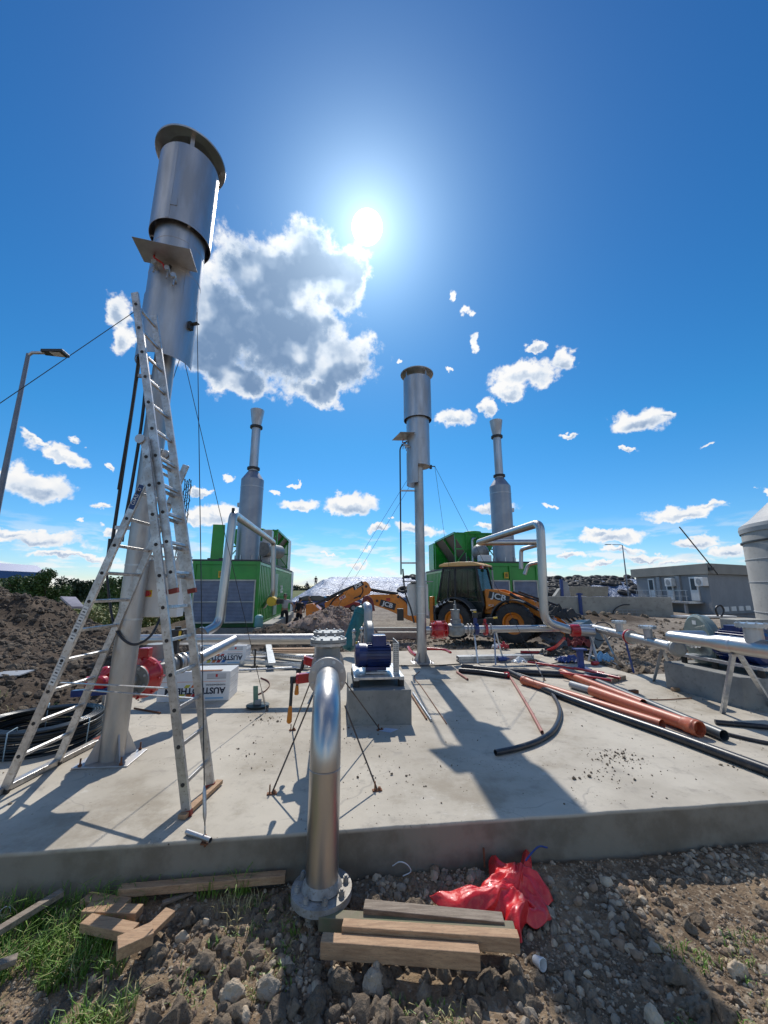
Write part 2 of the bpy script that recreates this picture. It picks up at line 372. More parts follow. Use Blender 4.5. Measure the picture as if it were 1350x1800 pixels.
def gz(x, y):
    z = -.42 + .10 * noise.noise(Vector((x * .35, y * .35, 0)))
    if y < 4.2: z = max(z, -.42) * .0 + (-.285 - .075 * sm01((3.5 + x * .114 - y) / .9) + .02 * noise.noise(Vector((x * 2, y * 2, 3))))
    elif y < 6: k = (y - 4.2) / 1.8; z = z * k + (-.285) * (1 - k)
    for (a, b, rx, ry, h) in MOUNDS:
        d = ((x - a) / rx) ** 2 + ((y - b) / ry) ** 2
        if d < 6: z += h * math.exp(-d) * (1 + .22 * noise.noise(Vector((x * .9, y * .9, h))))
    if y < 60:
        amp = .05 if 4 < y < 40 else .02
        rough = 1.0 if (y > 10 or x < -4.4) else .5
        z += amp * rough * noise.fractal(Vector((x * 1.5, y * 1.5, 1)), .7, 2.1, 5)
        if x < -4.4 or 11.4 < y < 15: z += .10 * noise.fractal(Vector((x * 1.2, y * 1.2, 7)), .6, 2.2, 6)
    return z
def insite(x, y, pad=0.):
    p = Vector((x, y, 0)) - S0; u, v = p.dot(U), p.dot(W)
    return (-4.05 - pad < u < 5.75 + pad and -pad < v < 8.2 + pad) or (5 < u < 12 + pad and -pad < v < 4.6 + pad)
def axis(fine, a, b, far):
    out = [a]
    while out[-1] < b: out.append(out[-1] + fine)
    step = fine
    while out[-1] < far: step *= 1.12; out.append(out[-1] + step)
    return out
ys = axis(.035, 1.6, 3.9, 4.0) ; ys = ys[:-1] + axis(.085, ys[-1], 16, 4500)
ys = [-400, -100, -30, -10, -3, 0, .9, 1.3] + ys
xr = axis(.06, 0, 9, 4000); xs = [-q for q in xr[:0:-1]] + xr
nx, ny = len(xs), len(ys)
vs = []
for y in ys:
    for x in xs:
        z = gz(x, y) if abs(x) < 400 and y < 300 else -.42
        if insite(x, y, .02): z = min(z, -.36)
        vs.append((x, y, z))
fs = [(j * nx + i, j * nx + i + 1, (j + 1) * nx + i + 1, (j + 1) * nx + i) for j in range(ny - 1) for i in range(nx - 1)]
me = bpy.data.meshes.new('ground'); me.from_pydata(vs, [], fs); me.polygons.foreach_set('use_smooth', [True] * len(fs))
print('ground', len(vs))
# ground material: dry trampled earth far away, dark dug soil near, pale gravelly soil in the foreground
gm = bpy.data.materials.new('ground'); gm.use_nodes = True; t = gm.node_tree; b = t.nodes['Principled BSDF']; b.inputs['Roughness'].default_value = .95
b.inputs['Specular IOR Level'].default_value = .2
tcx = t.nodes.new('ShaderNodeTexCoord'); src = tcx.outputs['Object']
def gn(s, d=8, r=.62, st=None):
    n = t.nodes.new('ShaderNodeTexNoise'); n.inputs['Scale'].default_value = s; n.inputs['Detail'].default_value = d; n.inputs['Roughness'].default_value = r
    t.links.new(src, n.inputs['Vector']); return n.outputs['Fac']
def gr(v, a, b_, lo=0, hi=1):
    n = t.nodes.new('ShaderNodeMapRange'); n.interpolation_type = 'SMOOTHSTEP'; t.links.new(v, n.inputs[0])
    for i, q in enumerate((a, b_, lo, hi)): n.inputs[i + 1].default_value = q
    return n.outputs[0]
def gmx(f, a, b_):
    n = t.nodes.new('ShaderNodeMix'); n.data_type = 'RGBA'; t.links.new(f, n.inputs[0])
    for i, q in ((6, a), (7, b_)):
        if isinstance(q, tuple): n.inputs[i].default_value = (*q, 1)
        else: t.links.new(q, n.inputs[i])
    return n.outputs[2]
def gmath(op, a, b_=None):
    n = t.nodes.new('ShaderNodeMath'); n.operation = op
    for i, q in enumerate((a, b_)):
        if q is None: continue
        if isinstance(q, (int, float)): n.inputs[i].default_value = q
        else: t.links.new(q, n.inputs[i])
    return n.outputs[0]
sp = t.nodes.new('ShaderNodeSeparateXYZ'); t.links.new(src, sp.inputs[0])
dry = gmx(gr(gn(.45, 8), .4, .6), (.30, .255, .205), (.22, .185, .15)); dry = gmx(gr(gn(3.5, 9, .7), .52, .62), dry, (.13, .10, .08))
wet = gmx(gr(gn(1.3, 8, .7), .42, .62), (.075, .055, .04), (.13, .098, .072)); wet = gmx(gr(gn(9, 6, .7), .58, .68), wet, (.20, .155, .115))
near = gmx(gr(gn(1.6, 6), .42, .58), (.34, .245, .155), (.19, .135, .088)); near = gmx(gr(gn(26, 5, .7), .5, .62), near, (.42, .335, .24))
# where soil was dug: left of the slab and behind it up to about 15 m, and on anything higher than the yard
dug = gmath('MAXIMUM', gr(sp.outputs[2], -.25, .0), gmath('MULTIPLY', gr(gmath('ADD', sp.outputs[1], gmath('MULTIPLY', gn(.5), 3.)), 17, 13.5), gr(gn(.33, 4), .38, .5)))
dug = gmath('MAXIMUM', dug, gmath('MULTIPLY', gr(sp.outputs[0], -3.9, -4.4), gr(gmath('ADD', sp.outputs[1], gmath('MULTIPLY', gn(.4), 6.)), 26, 18)))
cbase = gmx(dug, dry, wet); cbase = gmx(gr(sp.outputs[1], 4.2, 3.9), cbase, near)
grassf = gmx(gr(gn(.08, 5), .45, .55), (.10, .13, .04), (.16, .16, .07))
cbase = gmx(gmath('MULTIPLY', gr(sp.outputs[0], -9, -14), gr(sp.outputs[1], 17, 26)), cbase, grassf)
t.links.new(cbase, b.inputs['Base Color'])
bn = t.nodes.new('ShaderNodeBump'); bn.inputs['Strength'].default_value = .9; bn.inputs['Distance'].default_value = .06
t.links.new(gmath('ADD', gn(7, 10, .7), gmath('MULTIPLY', gn(30, 6, .7), .35)), bn.inputs['Height']); t.links.new(bn.outputs[0], b.inputs['Normal'])
me.materials.append(gm); go = bpy.data.objects.new('ground', me); col.objects.link(go); tag(go, kind='structure')

# ------------------------------------------------------------------ concrete slab
sm_ = bpy.data.materials.new('slab_concrete'); sm_.use_nodes = True; t = sm_.node_tree; b = t.nodes['Principled BSDF']; b.inputs['Roughness'].default_value = .85
tcx = t.nodes.new('ShaderNodeTexCoord'); src = tcx.outputs['Object']
base = gmx(gr(gn(.9, 8, .6), .35, .65), (.52, .47, .385), (.40, .355, .285))
base = gmx(gr(gn(4.5, 9, .7), .52, .72), base, (.33, .295, .245))
base = gmx(gr(gn(.45, 10, .72), .51, .62, 0, .9), base, (.31, .265, .20))
base = gmx(gr(gn(1.7, 12, .8), .60, .68, 0, .6), base, (.58, .55, .49))
base = gmx(gmath('MULTIPLY', gr(gn(2.1, 6), .52, .62), gr(gn(38, 4, .6), .60, .68)), base, (.16, .13, .10))   # crumbs of mud
v = t.nodes.new('ShaderNodeTexVoronoi'); v.inputs['Scale'].default_value = 9; t.links.new(src, v.inputs['Vector'])
base = gmx(gmath('MULTIPLY', gr(v.outputs['Distance'], .07, .05), gr(gn(1.1, 3), .47, .53)), base, (.10, .08, .06))
v2 = t.nodes.new('ShaderNodeTexVoronoi'); v2.feature = 'DISTANCE_TO_EDGE'; v2.inputs['Scale'].default_value = .5
wn = t.nodes.new('ShaderNodeTexNoise'); wn.inputs['Scale'].default_value = 1.5; t.links.new(src, wn.inputs['Vector'])
av = t.nodes.new('ShaderNodeVectorMath'); av.operation = 'ADD'; t.links.new(src, av.inputs[0]); t.links.new(wn.outputs['Color'], av.inputs[1]); t.links.new(av.outputs[0], v2.inputs['Vector'])
base = gmx(gmath('MULTIPLY', gr(v2.outputs['Distance'], .006, .002), gr(gn(.7, 2), .5, .56, 0, .35)), base, (.24, .22, .20))
sp = t.nodes.new('ShaderNodeSeparateXYZ'); t.links.new(src, sp.inputs[0])
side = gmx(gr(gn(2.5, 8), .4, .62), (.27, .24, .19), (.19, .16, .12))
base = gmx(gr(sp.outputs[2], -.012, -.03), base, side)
t.links.new(base, b.inputs['Base Color'])
bn = t.nodes.new('ShaderNodeBump'); bn.inputs['Strength'].default_value = .35; bn.inputs['Distance'].default_value = .012
t.links.new(gn(9, 10, .7), bn.inputs['Height']); t.links.new(bn.outputs[0], b.inputs['Normal'])
o = MB(); pl = [S(-4.05, 0), S(12, 0), S(12, 4.6), S(5.75, 4.6), S(5.75, 8.2), S(-4.05, 8.2)]
# front edge slightly uneven, as cast
fr = [S(-4.05 + i * .05, .010 * noise.noise(Vector((i * .14, 0, 0))) - .0 + .008 * max(0, noise.noise(Vector((i * .9, 5, 0))))) for i in range(322)]
o.prism(fr + pl[2:], -.7, 0, Z)
slab = o.build('concrete_slab', sm_, bevel=.012, seg=3); tag(slab, kind='structure')
slab.data.transform(Matrix.Translation(Vector((0, 0, slab.location.z)))); slab.location.z = 0

# ------------------------------------------------------------------ loose stones, clods and grass (uncountable)
def rock_variants(k, sub, amp, seed):
    out = []
    for i in range(k):
        bm = bmesh.new(); bmesh.ops.create_icosphere(bm, subdivisions=sub, radius=1)
        for v in bm.verts:
            p = v.co.copy(); d = 1 + amp * noise.noise(p * 1.1 + Vector((i * 9 + seed, 0, 0))) + amp * .5 * noise.noise(p * 2.6 + Vector((0, i * 9 + seed, 0)))
            v.co = p * d
            for ax_ in ((.8, .3, .5), (-.5, .7, .6), (.1, -.9, .5)):    # chipped faces
                a = Vector(ax_).normalized(); q = v.co.dot(a)
                if q > .72: v.co -= a * (q - .72)
        out.append((np.array([v.co[:] for v in bm.verts]), np.array([[v.index for v in f.verts] for f in bm.faces]))); bm.free()
    return out
def scatter(name, pts, sizes, m, variants, flat=.65, label=None, sink=.25, mats=None, smooth=False):
    V_, F_, MI = [], [], []; b = 0
    for (x, y, z), s in zip(pts, sizes):
        vv, ff = variants[rng.integers(len(variants))]
        q = Matrix.Rotation(rng.uniform(0, 6.28), 3, 'Z') @ Matrix.Rotation(rng.uniform(-.5, .5), 3, 'X') @ Matrix.Diagonal((1, rng.uniform(.55, 1), flat * rng.uniform(.7, 1.2)))
        V_.append(vv @ np.array(q).T * s + np.array((x, y, z + s * flat * (1 - 2 * sink)))); F_.append(ff + b); b += len(vv)
        MI.append(np.full(len(ff), rng.integers(len(m)) if isinstance(m, list) else 0))
    V_ = np.concatenate(V_); F_ = np.concatenate(F_); me = bpy.data.meshes.new(name)
    me.vertices.add(len(V_)); me.vertices.foreach_set('co', V_.ravel()); me.loops.add(F_.size); me.loops.foreach_set('vertex_index', F_.ravel())
    me.polygons.add(len(F_)); me.polygons.foreach_set('loop_start', np.arange(0, F_.size, 3)); me.polygons.foreach_set('loop_total', np.full(len(F_), 3))
    for q in (m if isinstance(m, list) else [m]): me.materials.append(q)
    me.polygons.foreach_set('material_index', np.concatenate(MI)); me.update(calc_edges=True); me.validate()
    me.polygons.foreach_set('use_smooth', [smooth] * len(F_))
    o = bpy.data.objects.new(name, me); col.objects.link(o); tag(o, kind='stuff'); return o
st1 = mat('pale_stone', (.56, .46, .33), .9, 0, (.42, .32, .22), 9, .5, 60)
st2 = mat('brown_stone', (.34, .235, .155), .9, 0, (.23, .165, .11), 9, .5, 60)
st3 = mat('grey_stone', (.38, .32, .245), .9, 0, (.27, .225, .17), 9, .5, 60)
clod = mat('earth_clod', (.17, .13, .09), .95, 0, (.25, .195, .14), 14, 1., 50, c3=(.08, .06, .045), bdist=.03)
clod2 = mat('dry_earth_clod', (.33, .26, .185), .95, 0, (.22, .17, .12), 14, 1., 50, bdist=.03)
rv = rock_variants(8, 1, .5, 3); rv2 = rock_variants(8, 2, .6, 40)
pts, szs = [], []
for i in range(26000):
    y = rng.uniform(1.75, 3.75); x = rng.uniform(-2.9, 3.8)
    if y > 3.25 + x * .114 or abs(x) > y * 1.12 + .2: continue
    if noise.noise(Vector((x * 1.7, y * 1.7, 31))) < -.02 and rng.random() < .72: continue
    big = noise.noise(Vector((x * 1.1, y * 1.1, 61))) > .12
    pts.append((x, y, gz(x, y))); szs.append(min(.046, .004 + (.0105 if big else .0052) * rng.exponential()))
scatter('gravel', pts, szs, [st1, st2, st3, clod2], rv)
def clods(name, n, box, s0, s1, ms, dens=lambda x, y: 1., mx_=.2):
    pts, szs = [], []
    for i in range(n):
        x = rng.uniform(box[0], box[1]); y = rng.uniform(box[2], box[3])
        if insite(x, y, .05) or rng.random() > dens(x, y): continue
        pts.append((x, y, gz(x, y))); szs.append(min(mx_, s0 + s1 * rng.exponential()))
    return scatter(name, pts, szs, ms, rv2, flat=.8, sink=.38)
clods('earth_clods_in_front', 2300, (-2.4, 3.4, 1.8, 3.7), .012, .014, [clod, clod2, clod],
      lambda x, y: (0 if (.25 < x < 1.35 and y > 2.72) else 1 if -.9 < x < 1.1 else .28) * (1 if y < 3.2 + x * .114 else 0), .075)
clodd = mat('dark_heap_clod', (.085, .065, .048), .95, 0, (.15, .115, .085), 9, 1., 50, bdist=.03)
clods('earth_clods_on_the_heaps', 15000, (-15, -4, 4.5, 18), .018, .022, [clodd, clod, clodd, clodd], lambda x, y: .9 if abs(x) < y * 1.15 + 1 else .0, .12)
clods('earth_clods_behind_the_slab', 6500, (-6, 13, 10.9, 18.5), .02, .028, [clod, clod2, clod, clod2], lambda x, y: .8 if y < 15 else .45, .13)
clods('earth_clods_by_the_plinth', 2600, (6, 14, 7.5, 14), .02, .03, [clod, clod2, clod2], lambda x, y: .8, .16)
clods('mound_stones_far_right', 400, (9, 20, 16, 27), .05, .06, [clod, clod2], lambda x, y: .7, .2)
rv3 = rock_variants(6, 3, .95, 77)
pts, szs = [], []
for i in range(420):
    y = rng.uniform(2.25, 3.15); x = rng.uniform(-1.6, 1.7) if i % 3 else rng.uniform(-2.2, 3.2)
    if (-.72 < x < -.12 and y > 2.72) or y > 3.1 + x * .114 or (.25 < x < 1.4 and y > 2.68): continue
    pts.append((x, y, gz(x, y))); szs.append(min(.062, .016 + .016 * rng.exponential()))
scatter('large_earth_clods', pts, szs, [clod, clod2, clod, clod2], rv3, flat=.85, sink=.3, smooth=True)
# larger single stones in the foreground
BR = [(410, 1745, .060, 'pale angular stone lying below the gravelly bank at lower left'), (555, 1765, .070, 'dark rounded clod under the short ends of the sawn timbers'),
      (600, 1730, .075, 'dark clod of earth just below the front timber'), (660, 1725, .072, 'tall grey clod leaning below the middle of the front timber'), (430, 1780, .038, 'pink pale stone at the bottom edge of the picture'),
      (1295, 1700, .05, 'long pale flat stone among weeds at far right'), (1148, 1785, .05, 'long pale stone at the bottom edge on the right'), (470, 1740, .06, 'upright grey lump left of the dark clods'),
      (745, 1740, .045, 'small pale clod right of the grey leaning clod'), (905, 1700, .055, 'rough clod right of the front timber end'), (320, 1650, .035, 'rounded stone near the stacked wood offcuts'), (835, 1545, .03, 'tan stone left of the red film'),
      (652, 1520, .065, 'upright clod standing by the bolted ground flange'), (870, 1500, .025, 'light tan pebble against the slab edge'), (490, 1600, .05, 'dark clod left of the bolted ground flange')]
for i, (px, py, s, lb) in enumerate(BR):
    p = G(px, py, -.33); vv, ff = rv2[i % 8]
    mb = MB(); q = Matrix.Translation((p.x, p.y, gz(p.x, p.y) + s * .5)) @ Matrix.Rotation(i * 1.3, 4, 'Z') @ Matrix.Diagonal((s * 1.2, s * .8, s * .95, 1))
    mb.add([tuple(a) for a in vv], [list(map(int, a)) for a in ff], False, q)
    o = mb.build('stone', [st1, clod, clod, st3, st1, st1, st1, st3, clod2, clod2, st1, st2, clod, st1, clod][i]); tag(o, lb, 'stone', 'larger stones and clods in the foreground')
    sb = o.modifiers.new('s', 'SUBSURF'); sb.levels = sb.render_levels = 2
    tx = bpy.data.textures.new('stone_rough', 'CLOUDS'); tx.noise_scale = .03; tx.noise_depth = 4
    dm = o.modifiers.new('d', 'DISPLACE'); dm.texture = tx; dm.strength = s * .45; dm.texture_coords = 'LOCAL'
# grass
gA = mat('grass_blade', (.15, .27, .03), .5, 0, (.09, .19, .02), 4, c3=(.30, .34, .08)); gB = mat('dry_grass', (.45, .38, .17), .7)
def blades(name, spots, m):
    V_, F_ = [], []
    for (x, y, z, h, n, spread) in spots:
        for k in range(n):
            a = rng.uniform(0, 6.28); r = spread * math.sqrt(rng.random()); px, py = x + r * math.cos(a), y + r * math.sin(a)
            b_ = rng.uniform(0, 6.28); hh = h * rng.uniform(.5, 1.2); ln = hh * rng.uniform(.3, 1.1); w = rng.uniform(.0015, .004); dx, dy = math.cos(b_), math.sin(b_)
            q = len(V_); zb = z - .01
            V_ += [(px - dy * w, py + dx * w, zb), (px + dy * w, py - dx * w, zb), (px + dx * ln * .4 + dy * w * .8, py + dy * ln * .4 - dx * w * .8, zb + hh * .65), (px + dx * ln * .4 - dy * w * .8, py + dy * ln * .4 + dx * w * .8, zb + hh * .65), (px + dx * ln, py + dy * ln, zb + hh * (.9 if ln < hh * .8 else .7))]
            F_ += [(q, q + 1, q + 2, q + 3), (q + 3, q + 2, q + 4)]
    me = bpy.data.meshes.new(name); me.from_pydata(V_, [], F_); me.materials.append(m); o = bpy.data.objects.new(name, me); col.objects.link(o); tag(o, kind='stuff')
sp1, sp2 = [], []
for i in range(1500):
    y = rng.uniform(1.9, 3.1); x = rng.uniform(-2.9, -.9)
    lim = -1.15 - (y - 2.2) * .75 + .25 * noise.noise(Vector((x * 2, y * 3, 5)))
    if x > lim or y > 3.2 + x * .114 or noise.noise(Vector((x * 3.1, y * 3.1, 9))) < -.12: continue
    (sp1 if rng.random() < .86 else sp2).append((x, y, gz(x, y), rng.uniform(.07, .15), 12, .05))
for i in range(1000):
    y = rng.uniform(2.25, 3.05); x = rng.uniform(-1.3, 3.3)
    if noise.noise(Vector((x * 2.1, y * 2.1, 19))) < .02 or (-.5 < x < 1.0 and y > 2.45) or (x > 1. and y > 2.60 + .2 * (x - 1.)): continue
    (sp1 if rng.random() < .75 else sp2).append((x, y, gz(x, y), rng.uniform(.03, .07), 9, .05))
for px, py in ((415, 1600), (440, 1590), (395, 1590), (150, 1590), (300, 1520), (120, 1525)): p = G(px, py, -.3); sp2.append((p.x, p.y, gz(p.x, p.y), .09, 26, .07))
for i in range(60):
    x = rng.uniform(-2.6, -.8); sp1.append((x, 3.2 + x * .114, -.29, .16, 4, .04))
for i in range(260):
    x = rng.uniform(-6.5, -4.5); y = rng.uniform(3, 7)
    if not insite(x, y, .05) and noise.noise(Vector((x, y, 2))) > -.05: (sp1 if rng.random() < .5 else sp2).append((x, y, gz(x, y), .13, 14, .12))
blades('grass', sp1, gA); blades('dry_grass', sp2, gB)
# ------------------------------------------------------------------ gas flares
def flare(name, label, loc, plate_a, skirt_a0, skirt_a1, bracket_a, pilot_a, pilot_r, cab_dir, inlet_a):
    t = thing(name, label, 'gas flare', loc, 0); c = Vector(loc)
    d = lambda a: Vector((math.cos(R(a)), math.sin(R(a)), 0))
    MB().cyl(c + Z * .012, c + Z * 6.0, .12, 36).build('pole', brushed, t)
    MB().box(c + Z * .008, (.52, .42, .016), rz=SA).build('base_plate', steel_dull, t, bevel=.003)
    for k in range(4):
        a = 45 + 90 * k + 6.5; p = c + d(a) * .12
        n = d(a + 90)
        MB().prism([p + Z * .017, p + d(a) * .11 + Z * .017, p + d(a) * .11 + Z * .04, p + Z * .26], -.006, .006, n).build('gusset', steel_dull, t)
        q = c + d(a) * .27; MB().cyl(q, q + Z * .09, .008, 8).cyl(q + Z * .02, q + Z * .035, .018, 6).build('anchor_bolt', rust, t)
    m = MB(); m.lathe(c, Z, [(.12, 4.93), (.308, 4.93), (.308, 6.55), (.29, 6.55), (.29, 4.95)], 48).build('burner_tube', steel_dull, t)
    m = MB(); m.lathe(c, Z, [(.318, 4.43), (.318, 5.30), (.312, 5.30), (.312, 4.43), (.318, 4.43)], 30, R(skirt_a0), R(skirt_a1)).build('skirt', steel_dull, t)
    m = MB(); m.lathe(c, Z, [(.378, 6.25), (.378, 7.45), (.372, 7.45), (.372, 6.25), (.378, 6.25)], 56); up = m.build('heat_shield', steel_dull, t)
    for k in range(3):
        a = plate_a + 30 + 120 * k; MB().box(c + d(a) * .34 + Z * 6.40, (.07, .03, .25), rz=R(a)).build('spacer', steel_dull, t)
    m = MB(); m.lathe(c, Z, [(0, 7.70), (.30, 7.66), (.455, 7.61), (.46, 7.63), (.30, 7.69), (0, 7.73)], 56); m.build('rain_cap', steel_dull, t)
    for k in range(4):
        a = plate_a + 15 + 90 * k; MB().beam(c + d(a) * .371 + Z * 7.30, c + d(a) * .371 + Z * 7.645, .05, .008, up=d(a)).build('cap_stay', steel, t)
    for z in (4.98, 5.62, 6.05):
        MB().lathe(c, Z, [(.3085, z), (.3115, z + .003), (.3115, z + .022), (.3085, z + .025)], 48).build('weld_band', steel_dull, t)
    pd = d(plate_a); pn = d(plate_a + 90); pc = c + pd * .40 + Z * (5.66 if loc.x < 0 else 5.74)
    q = [pc - pd * .18 - pn * .31 + Z * .02, pc + pd * .24 - pn * .31 - Z * .03, pc + pd * .24 + pn * .31 - Z * .03, pc - pd * .18 + pn * .31 + Z * .02]
    pl = MB().prism(q, 0, .004, Z).build('rain_plate', steel_dull, t)
    for (ra, z0, z1, aa) in ((.310, 4.95, 6.24, 40), (.379, 6.26, 7.44, -12)):      # lapped seams and rivets
        q = c + d(plate_a + aa) * ra; sm0 = MB().box(q + Z * (z0 + z1) / 2, (.004, .045, z1 - z0), rz=R(plate_a + aa)).build('lap_seam', steel_dull, t)
        MB().box(c + d(plate_a + aa + 9) * (ra + .001) + Z * (z0 + .25), (.008, .08, .12), rz=R(plate_a + aa + 9)).build('patch_plate', steel_dull, t)
    # igniter fittings under the plate
    for k, (s_, zz) in enumerate(((-.13, 5.55), (.02, 5.50), (.10, 5.42))):
        p = c + pd * .30 + pn * s_ + Z * zz
        f = MB().cyl(p, p + pd * .10, .022, 12).cyl(p + pd * .1, p + pd * .13, .033, 6).cyl(p + pd * .08, p + pd * .09 - Z * .12, .011, 8).build('igniter', galv, t)
    p = c + pd * .36 - pn * .14 + Z * 5.62; MB().tube(bez([p + Z * .10, p + pd * .04, p - Z * .02 + pn * .08, p - Z * .1 + pn * .12]), .012, 8).build('red_cable', red, t)
    bd = d(bracket_a); bp = c + bd * .31 + Z * 4.96
    MB().beam(bp, bp + bd * .14, .05, .012).box(bp + bd * .02 - Z * .02, (.06, .06, .10), rz=R(bracket_a)).build('guy_bracket', black, t)
    # pilot pipe with two stays
    pp = c + d(pilot_a) * pilot_r
    MB().tube(fillet([c + pd * .34 + Z * 5.60 + pn * .03, pp + Z * 5.50, pp + Z * 5.2, pp + Z * 2.1], .12), .019, 10).build('pilot_pipe', black, t)
    for z in (2.39, 4.28): MB().beam(c + d(pilot_a) * .1 + Z * z, pp + Z * z, .03, .04).build('pipe_stay', steel_dull, t)
    return t, c, d
FL = Vector((-2.85, 4.44, 0)); FM = Vector((.92, 9.8, 0))
tl, cl, d = flare('gas_flare', 'nearer tall stainless gas flare on the left, with the extended ladder standing round its column', FL, 285, R(0) + 180, 375, 345, 188, .30, 0, 45)
tm, cm, _ = flare('gas_flare', 'farther stainless gas flare in the middle, its column rising between digger arm and digger cab', FM, 200, 85, 262, 5, 180, .49, 0, 0)
def guy(t, a, b, sag=.0, r=.0045, turn=True):
    a, b = Vector(a), Vector(b); pts = [a + (b - a) * k / 8 - Z * sag * math.sin(math.pi * k / 8) for k in range(9)]
    g = MB().tube(pts, r, 6).build('guy_wire', black, t)
    if turn:
        v = (a - b).normalized(); MB().tube([b + v * .12, b + v * .16, b + v * .30, b + v * .34], [.006, .014, .014, .006], 8).cyl(b - Z * .02, b + v * .1, .006, 6).build('turnbuckle', steel_dull, g)
        MB().cyl(b - Z * (.02 if b.z < .2 else 0), b + Z * .05, .009, 6).box(b + Z * .006, (.05, .05, .010)).build('ground_eye', rust, g)
tl.scale = (1, 1, 1.022); tl.rotation_euler = (0, R(.55), 0)
# wires of the left flare
b1 = G(361, 1478); guy(tl, P(338, 562, 4.30), b1)
b2 = G(469, 1250); guy(tl, P(313, 632, 4.42), b2)
guy(tl, P(312, 632, 4.55), Vector((-9.0, 12.2, gz(-9.0, 12.2))), turn=False)
guy(tl, P(236, 556, 4.35), Vector((-7.2, 2.9, -.3)))
b3 = G(957, 1196); guy(tm, FM + d(5) * .44 + Z * 4.97, b3); guy(tm, FM + d(5) * .44 + Z * 4.97, Vector((2.9, 15.4, gz(2.9, 15.4))), turn=False)
guy(tm, FM + d(120) * .3 + Z * 4.6, Vector((-2.6, 15.3, gz(-2.6, 15.3))), turn=False); guy(tm, FM + d(170) * .3 + Z * 4.6, Vector((-2.5, 14.2, gz(-2.5, 14.2))), turn=False)
# black cables and straps of the left flare
MB().tube(bez([P(188, 955, 4.35), P(184, 1010, 4.35), P(192, 1080, 4.35), P(205, 1118, 4.3), P(232, 1137, 4.25), P(262, 1122, 4.35), P(282, 1085, 4.5)]), .013, 10).build('cable', black_pipe, tl)
MB().tube(bez([P(236, 640, 4.3), P(226, 720, 4.3), P(214, 800, 4.3), P(203, 870, 4.32)]), .016, 10).build('conduit', rubber, tl)
MB().tube(bez([P(252, 640, 4.38), P(244, 740, 4.38), P(228, 850, 4.38), P(214, 930, 4.38), P(210, 960, 4.40)]), .018, 10).build('conduit', black, tl)
MB().tube(bez([P(708, 1000, 9.8), P(712, 1040, 9.8), P(722, 1070, 9.8), P(728, 1095, 9.8)]), .02, 8).build('cable', black_pipe, tm)
# control cabinets carried by the columns
def cabinet(t, c0, w, h, dp, label=None, knob=True):
    cb_ = MB().box(c0, (w, dp, h), rz=SA).build('control_cabinet', white, t, bevel=.006)
    f = c0 - W * (dp / 2)
    MB().box(f - W * .004, (w * .94, .008, h * .96), rz=SA).build('cabinet_door', white, cb_, bevel=.003)
    for s_ in (-.32, .32):
        MB().box(c0 + U * w * s_ + Z * (h / 2 + .03), (.03, .03, .07), rz=SA).build('mounting_lug', steel_dull, cb_)
    if knob:
        for u_, z_ in ((-.20, -.02), (.40, .01)):
            p = f + U * w * u_ + Z * z_ * h * 3 - Z * .02 - W * .01
            MB().box(p, (.075, .01, .075), rz=SA).build('button_plate', yel, cb_)
            MB().cyl(p, p - W * .045, .032, 18).build('stop_button', red, cb_)
    return cb_
cabinet(tl, Vector((-2.66, 4.66, 1.72)), .47, .64, .20)
MB().beam(Vector((-2.85, 4.56, 2.08)), Vector((-2.35, 4.68, 2.08)), .04, .02).build('cabinet_rail', steel_dull, tl)
for z in (1.38, 1.96): MB().lathe(FL, Z, [(.1205, z), (.1235, z), (.1235, z + .02), (.1205, z + .02)], 32).build('clamp_band', galv, tl)
cabinet(tm, Vector((.86, 10.05, 1.48)), .50, .78, .22, knob=False)
MB().box(Vector((.86, 10.02, 1.93)), (.72, .42, .02), rz=SA).build('cabinet_roof', greyp, tm)
MB().box(Vector((.42, 10.2, 1.1)), (.16, .1, .30), rz=SA).build('junction_box', black, tm, bevel=.01)
for z in (1.15, 1.80): MB().lathe(FM, Z, [(.1205, z), (.1235, z), (.1235, z + .02), (.1205, z + .02)], 32).build('clamp_band', galv, tm)

# ------------------------------------------------------------------ combination ladder
redcap = mat('worn_red_rubber', (.26, .045, .03), .7)
ld = thing('ladder', 'three part aluminium combination ladder standing astride the left flare column', 'ladder', (-2.35, 3.9, 0))
def section(y0, y1, x0, z0, x1, z1, w=.072, th=.028, first=.2, step=.28, flip=1, foot=True, endcap=None, widen=0.):
    a0, a1 = Vector((x0, y0 - widen, z0)), Vector((x1, y0, z1)); b0, b1 = Vector((x0, y1 + widen, z0)), Vector((x1, y1, z1)); ax = (a1 - a0).normalized(); ln = (a1 - a0).length
    side = Vector((0, 1, 0)).cross(ax).normalized()
    for a, b in ((a0, a1), (b0, b1)):
        s_ = MB().beam(a, b, th, w, up=side).build('stile', alu, ld, bevel=.003)
        k = first; m = MB()
        yo = -1 if a is a0 else 1
        while k < ln:
            p = a + ax * k + Vector((0, yo * (th / 2 + .0005), 0))
            MB().cyl(p, p + Vector((0, yo * .004, 0)), .016, 8).build('rung_plug', rubber, s_); k += step
        if foot:
            MB().beam(a - ax * .03, a + ax * .012, th + .006, w + .006, up=side).build('foot_cap', [redcap, rubber][endcap is None], s_)
    k = first
    while k < ln:
        MB().beam(a0 + ax * k, b0 + ax * k, .030, .026, up=side).build('rung', alu, ld, bevel=.004); k += step
    return ax
MAT['redcap'] = redcap
section(3.42, 3.84, -1.55, .03, -2.26, 3.15, endcap=1)            # right leg
section(3.76, 4.31, -3.31, .03, -2.32, 3.17, first=.28, widen=0.)  # left leg
section(3.465, 3.795, -1.86, 1.74, -2.585, 4.76, first=.16, endcap=1)   # extension pushed up above the hinge
for y in (3.42, 3.84): MB().cyl((-2.29, y - .03, 3.13), (-2.29, y + .03, 3.13), .045, 16).build('hinge', steel_dull, ld)
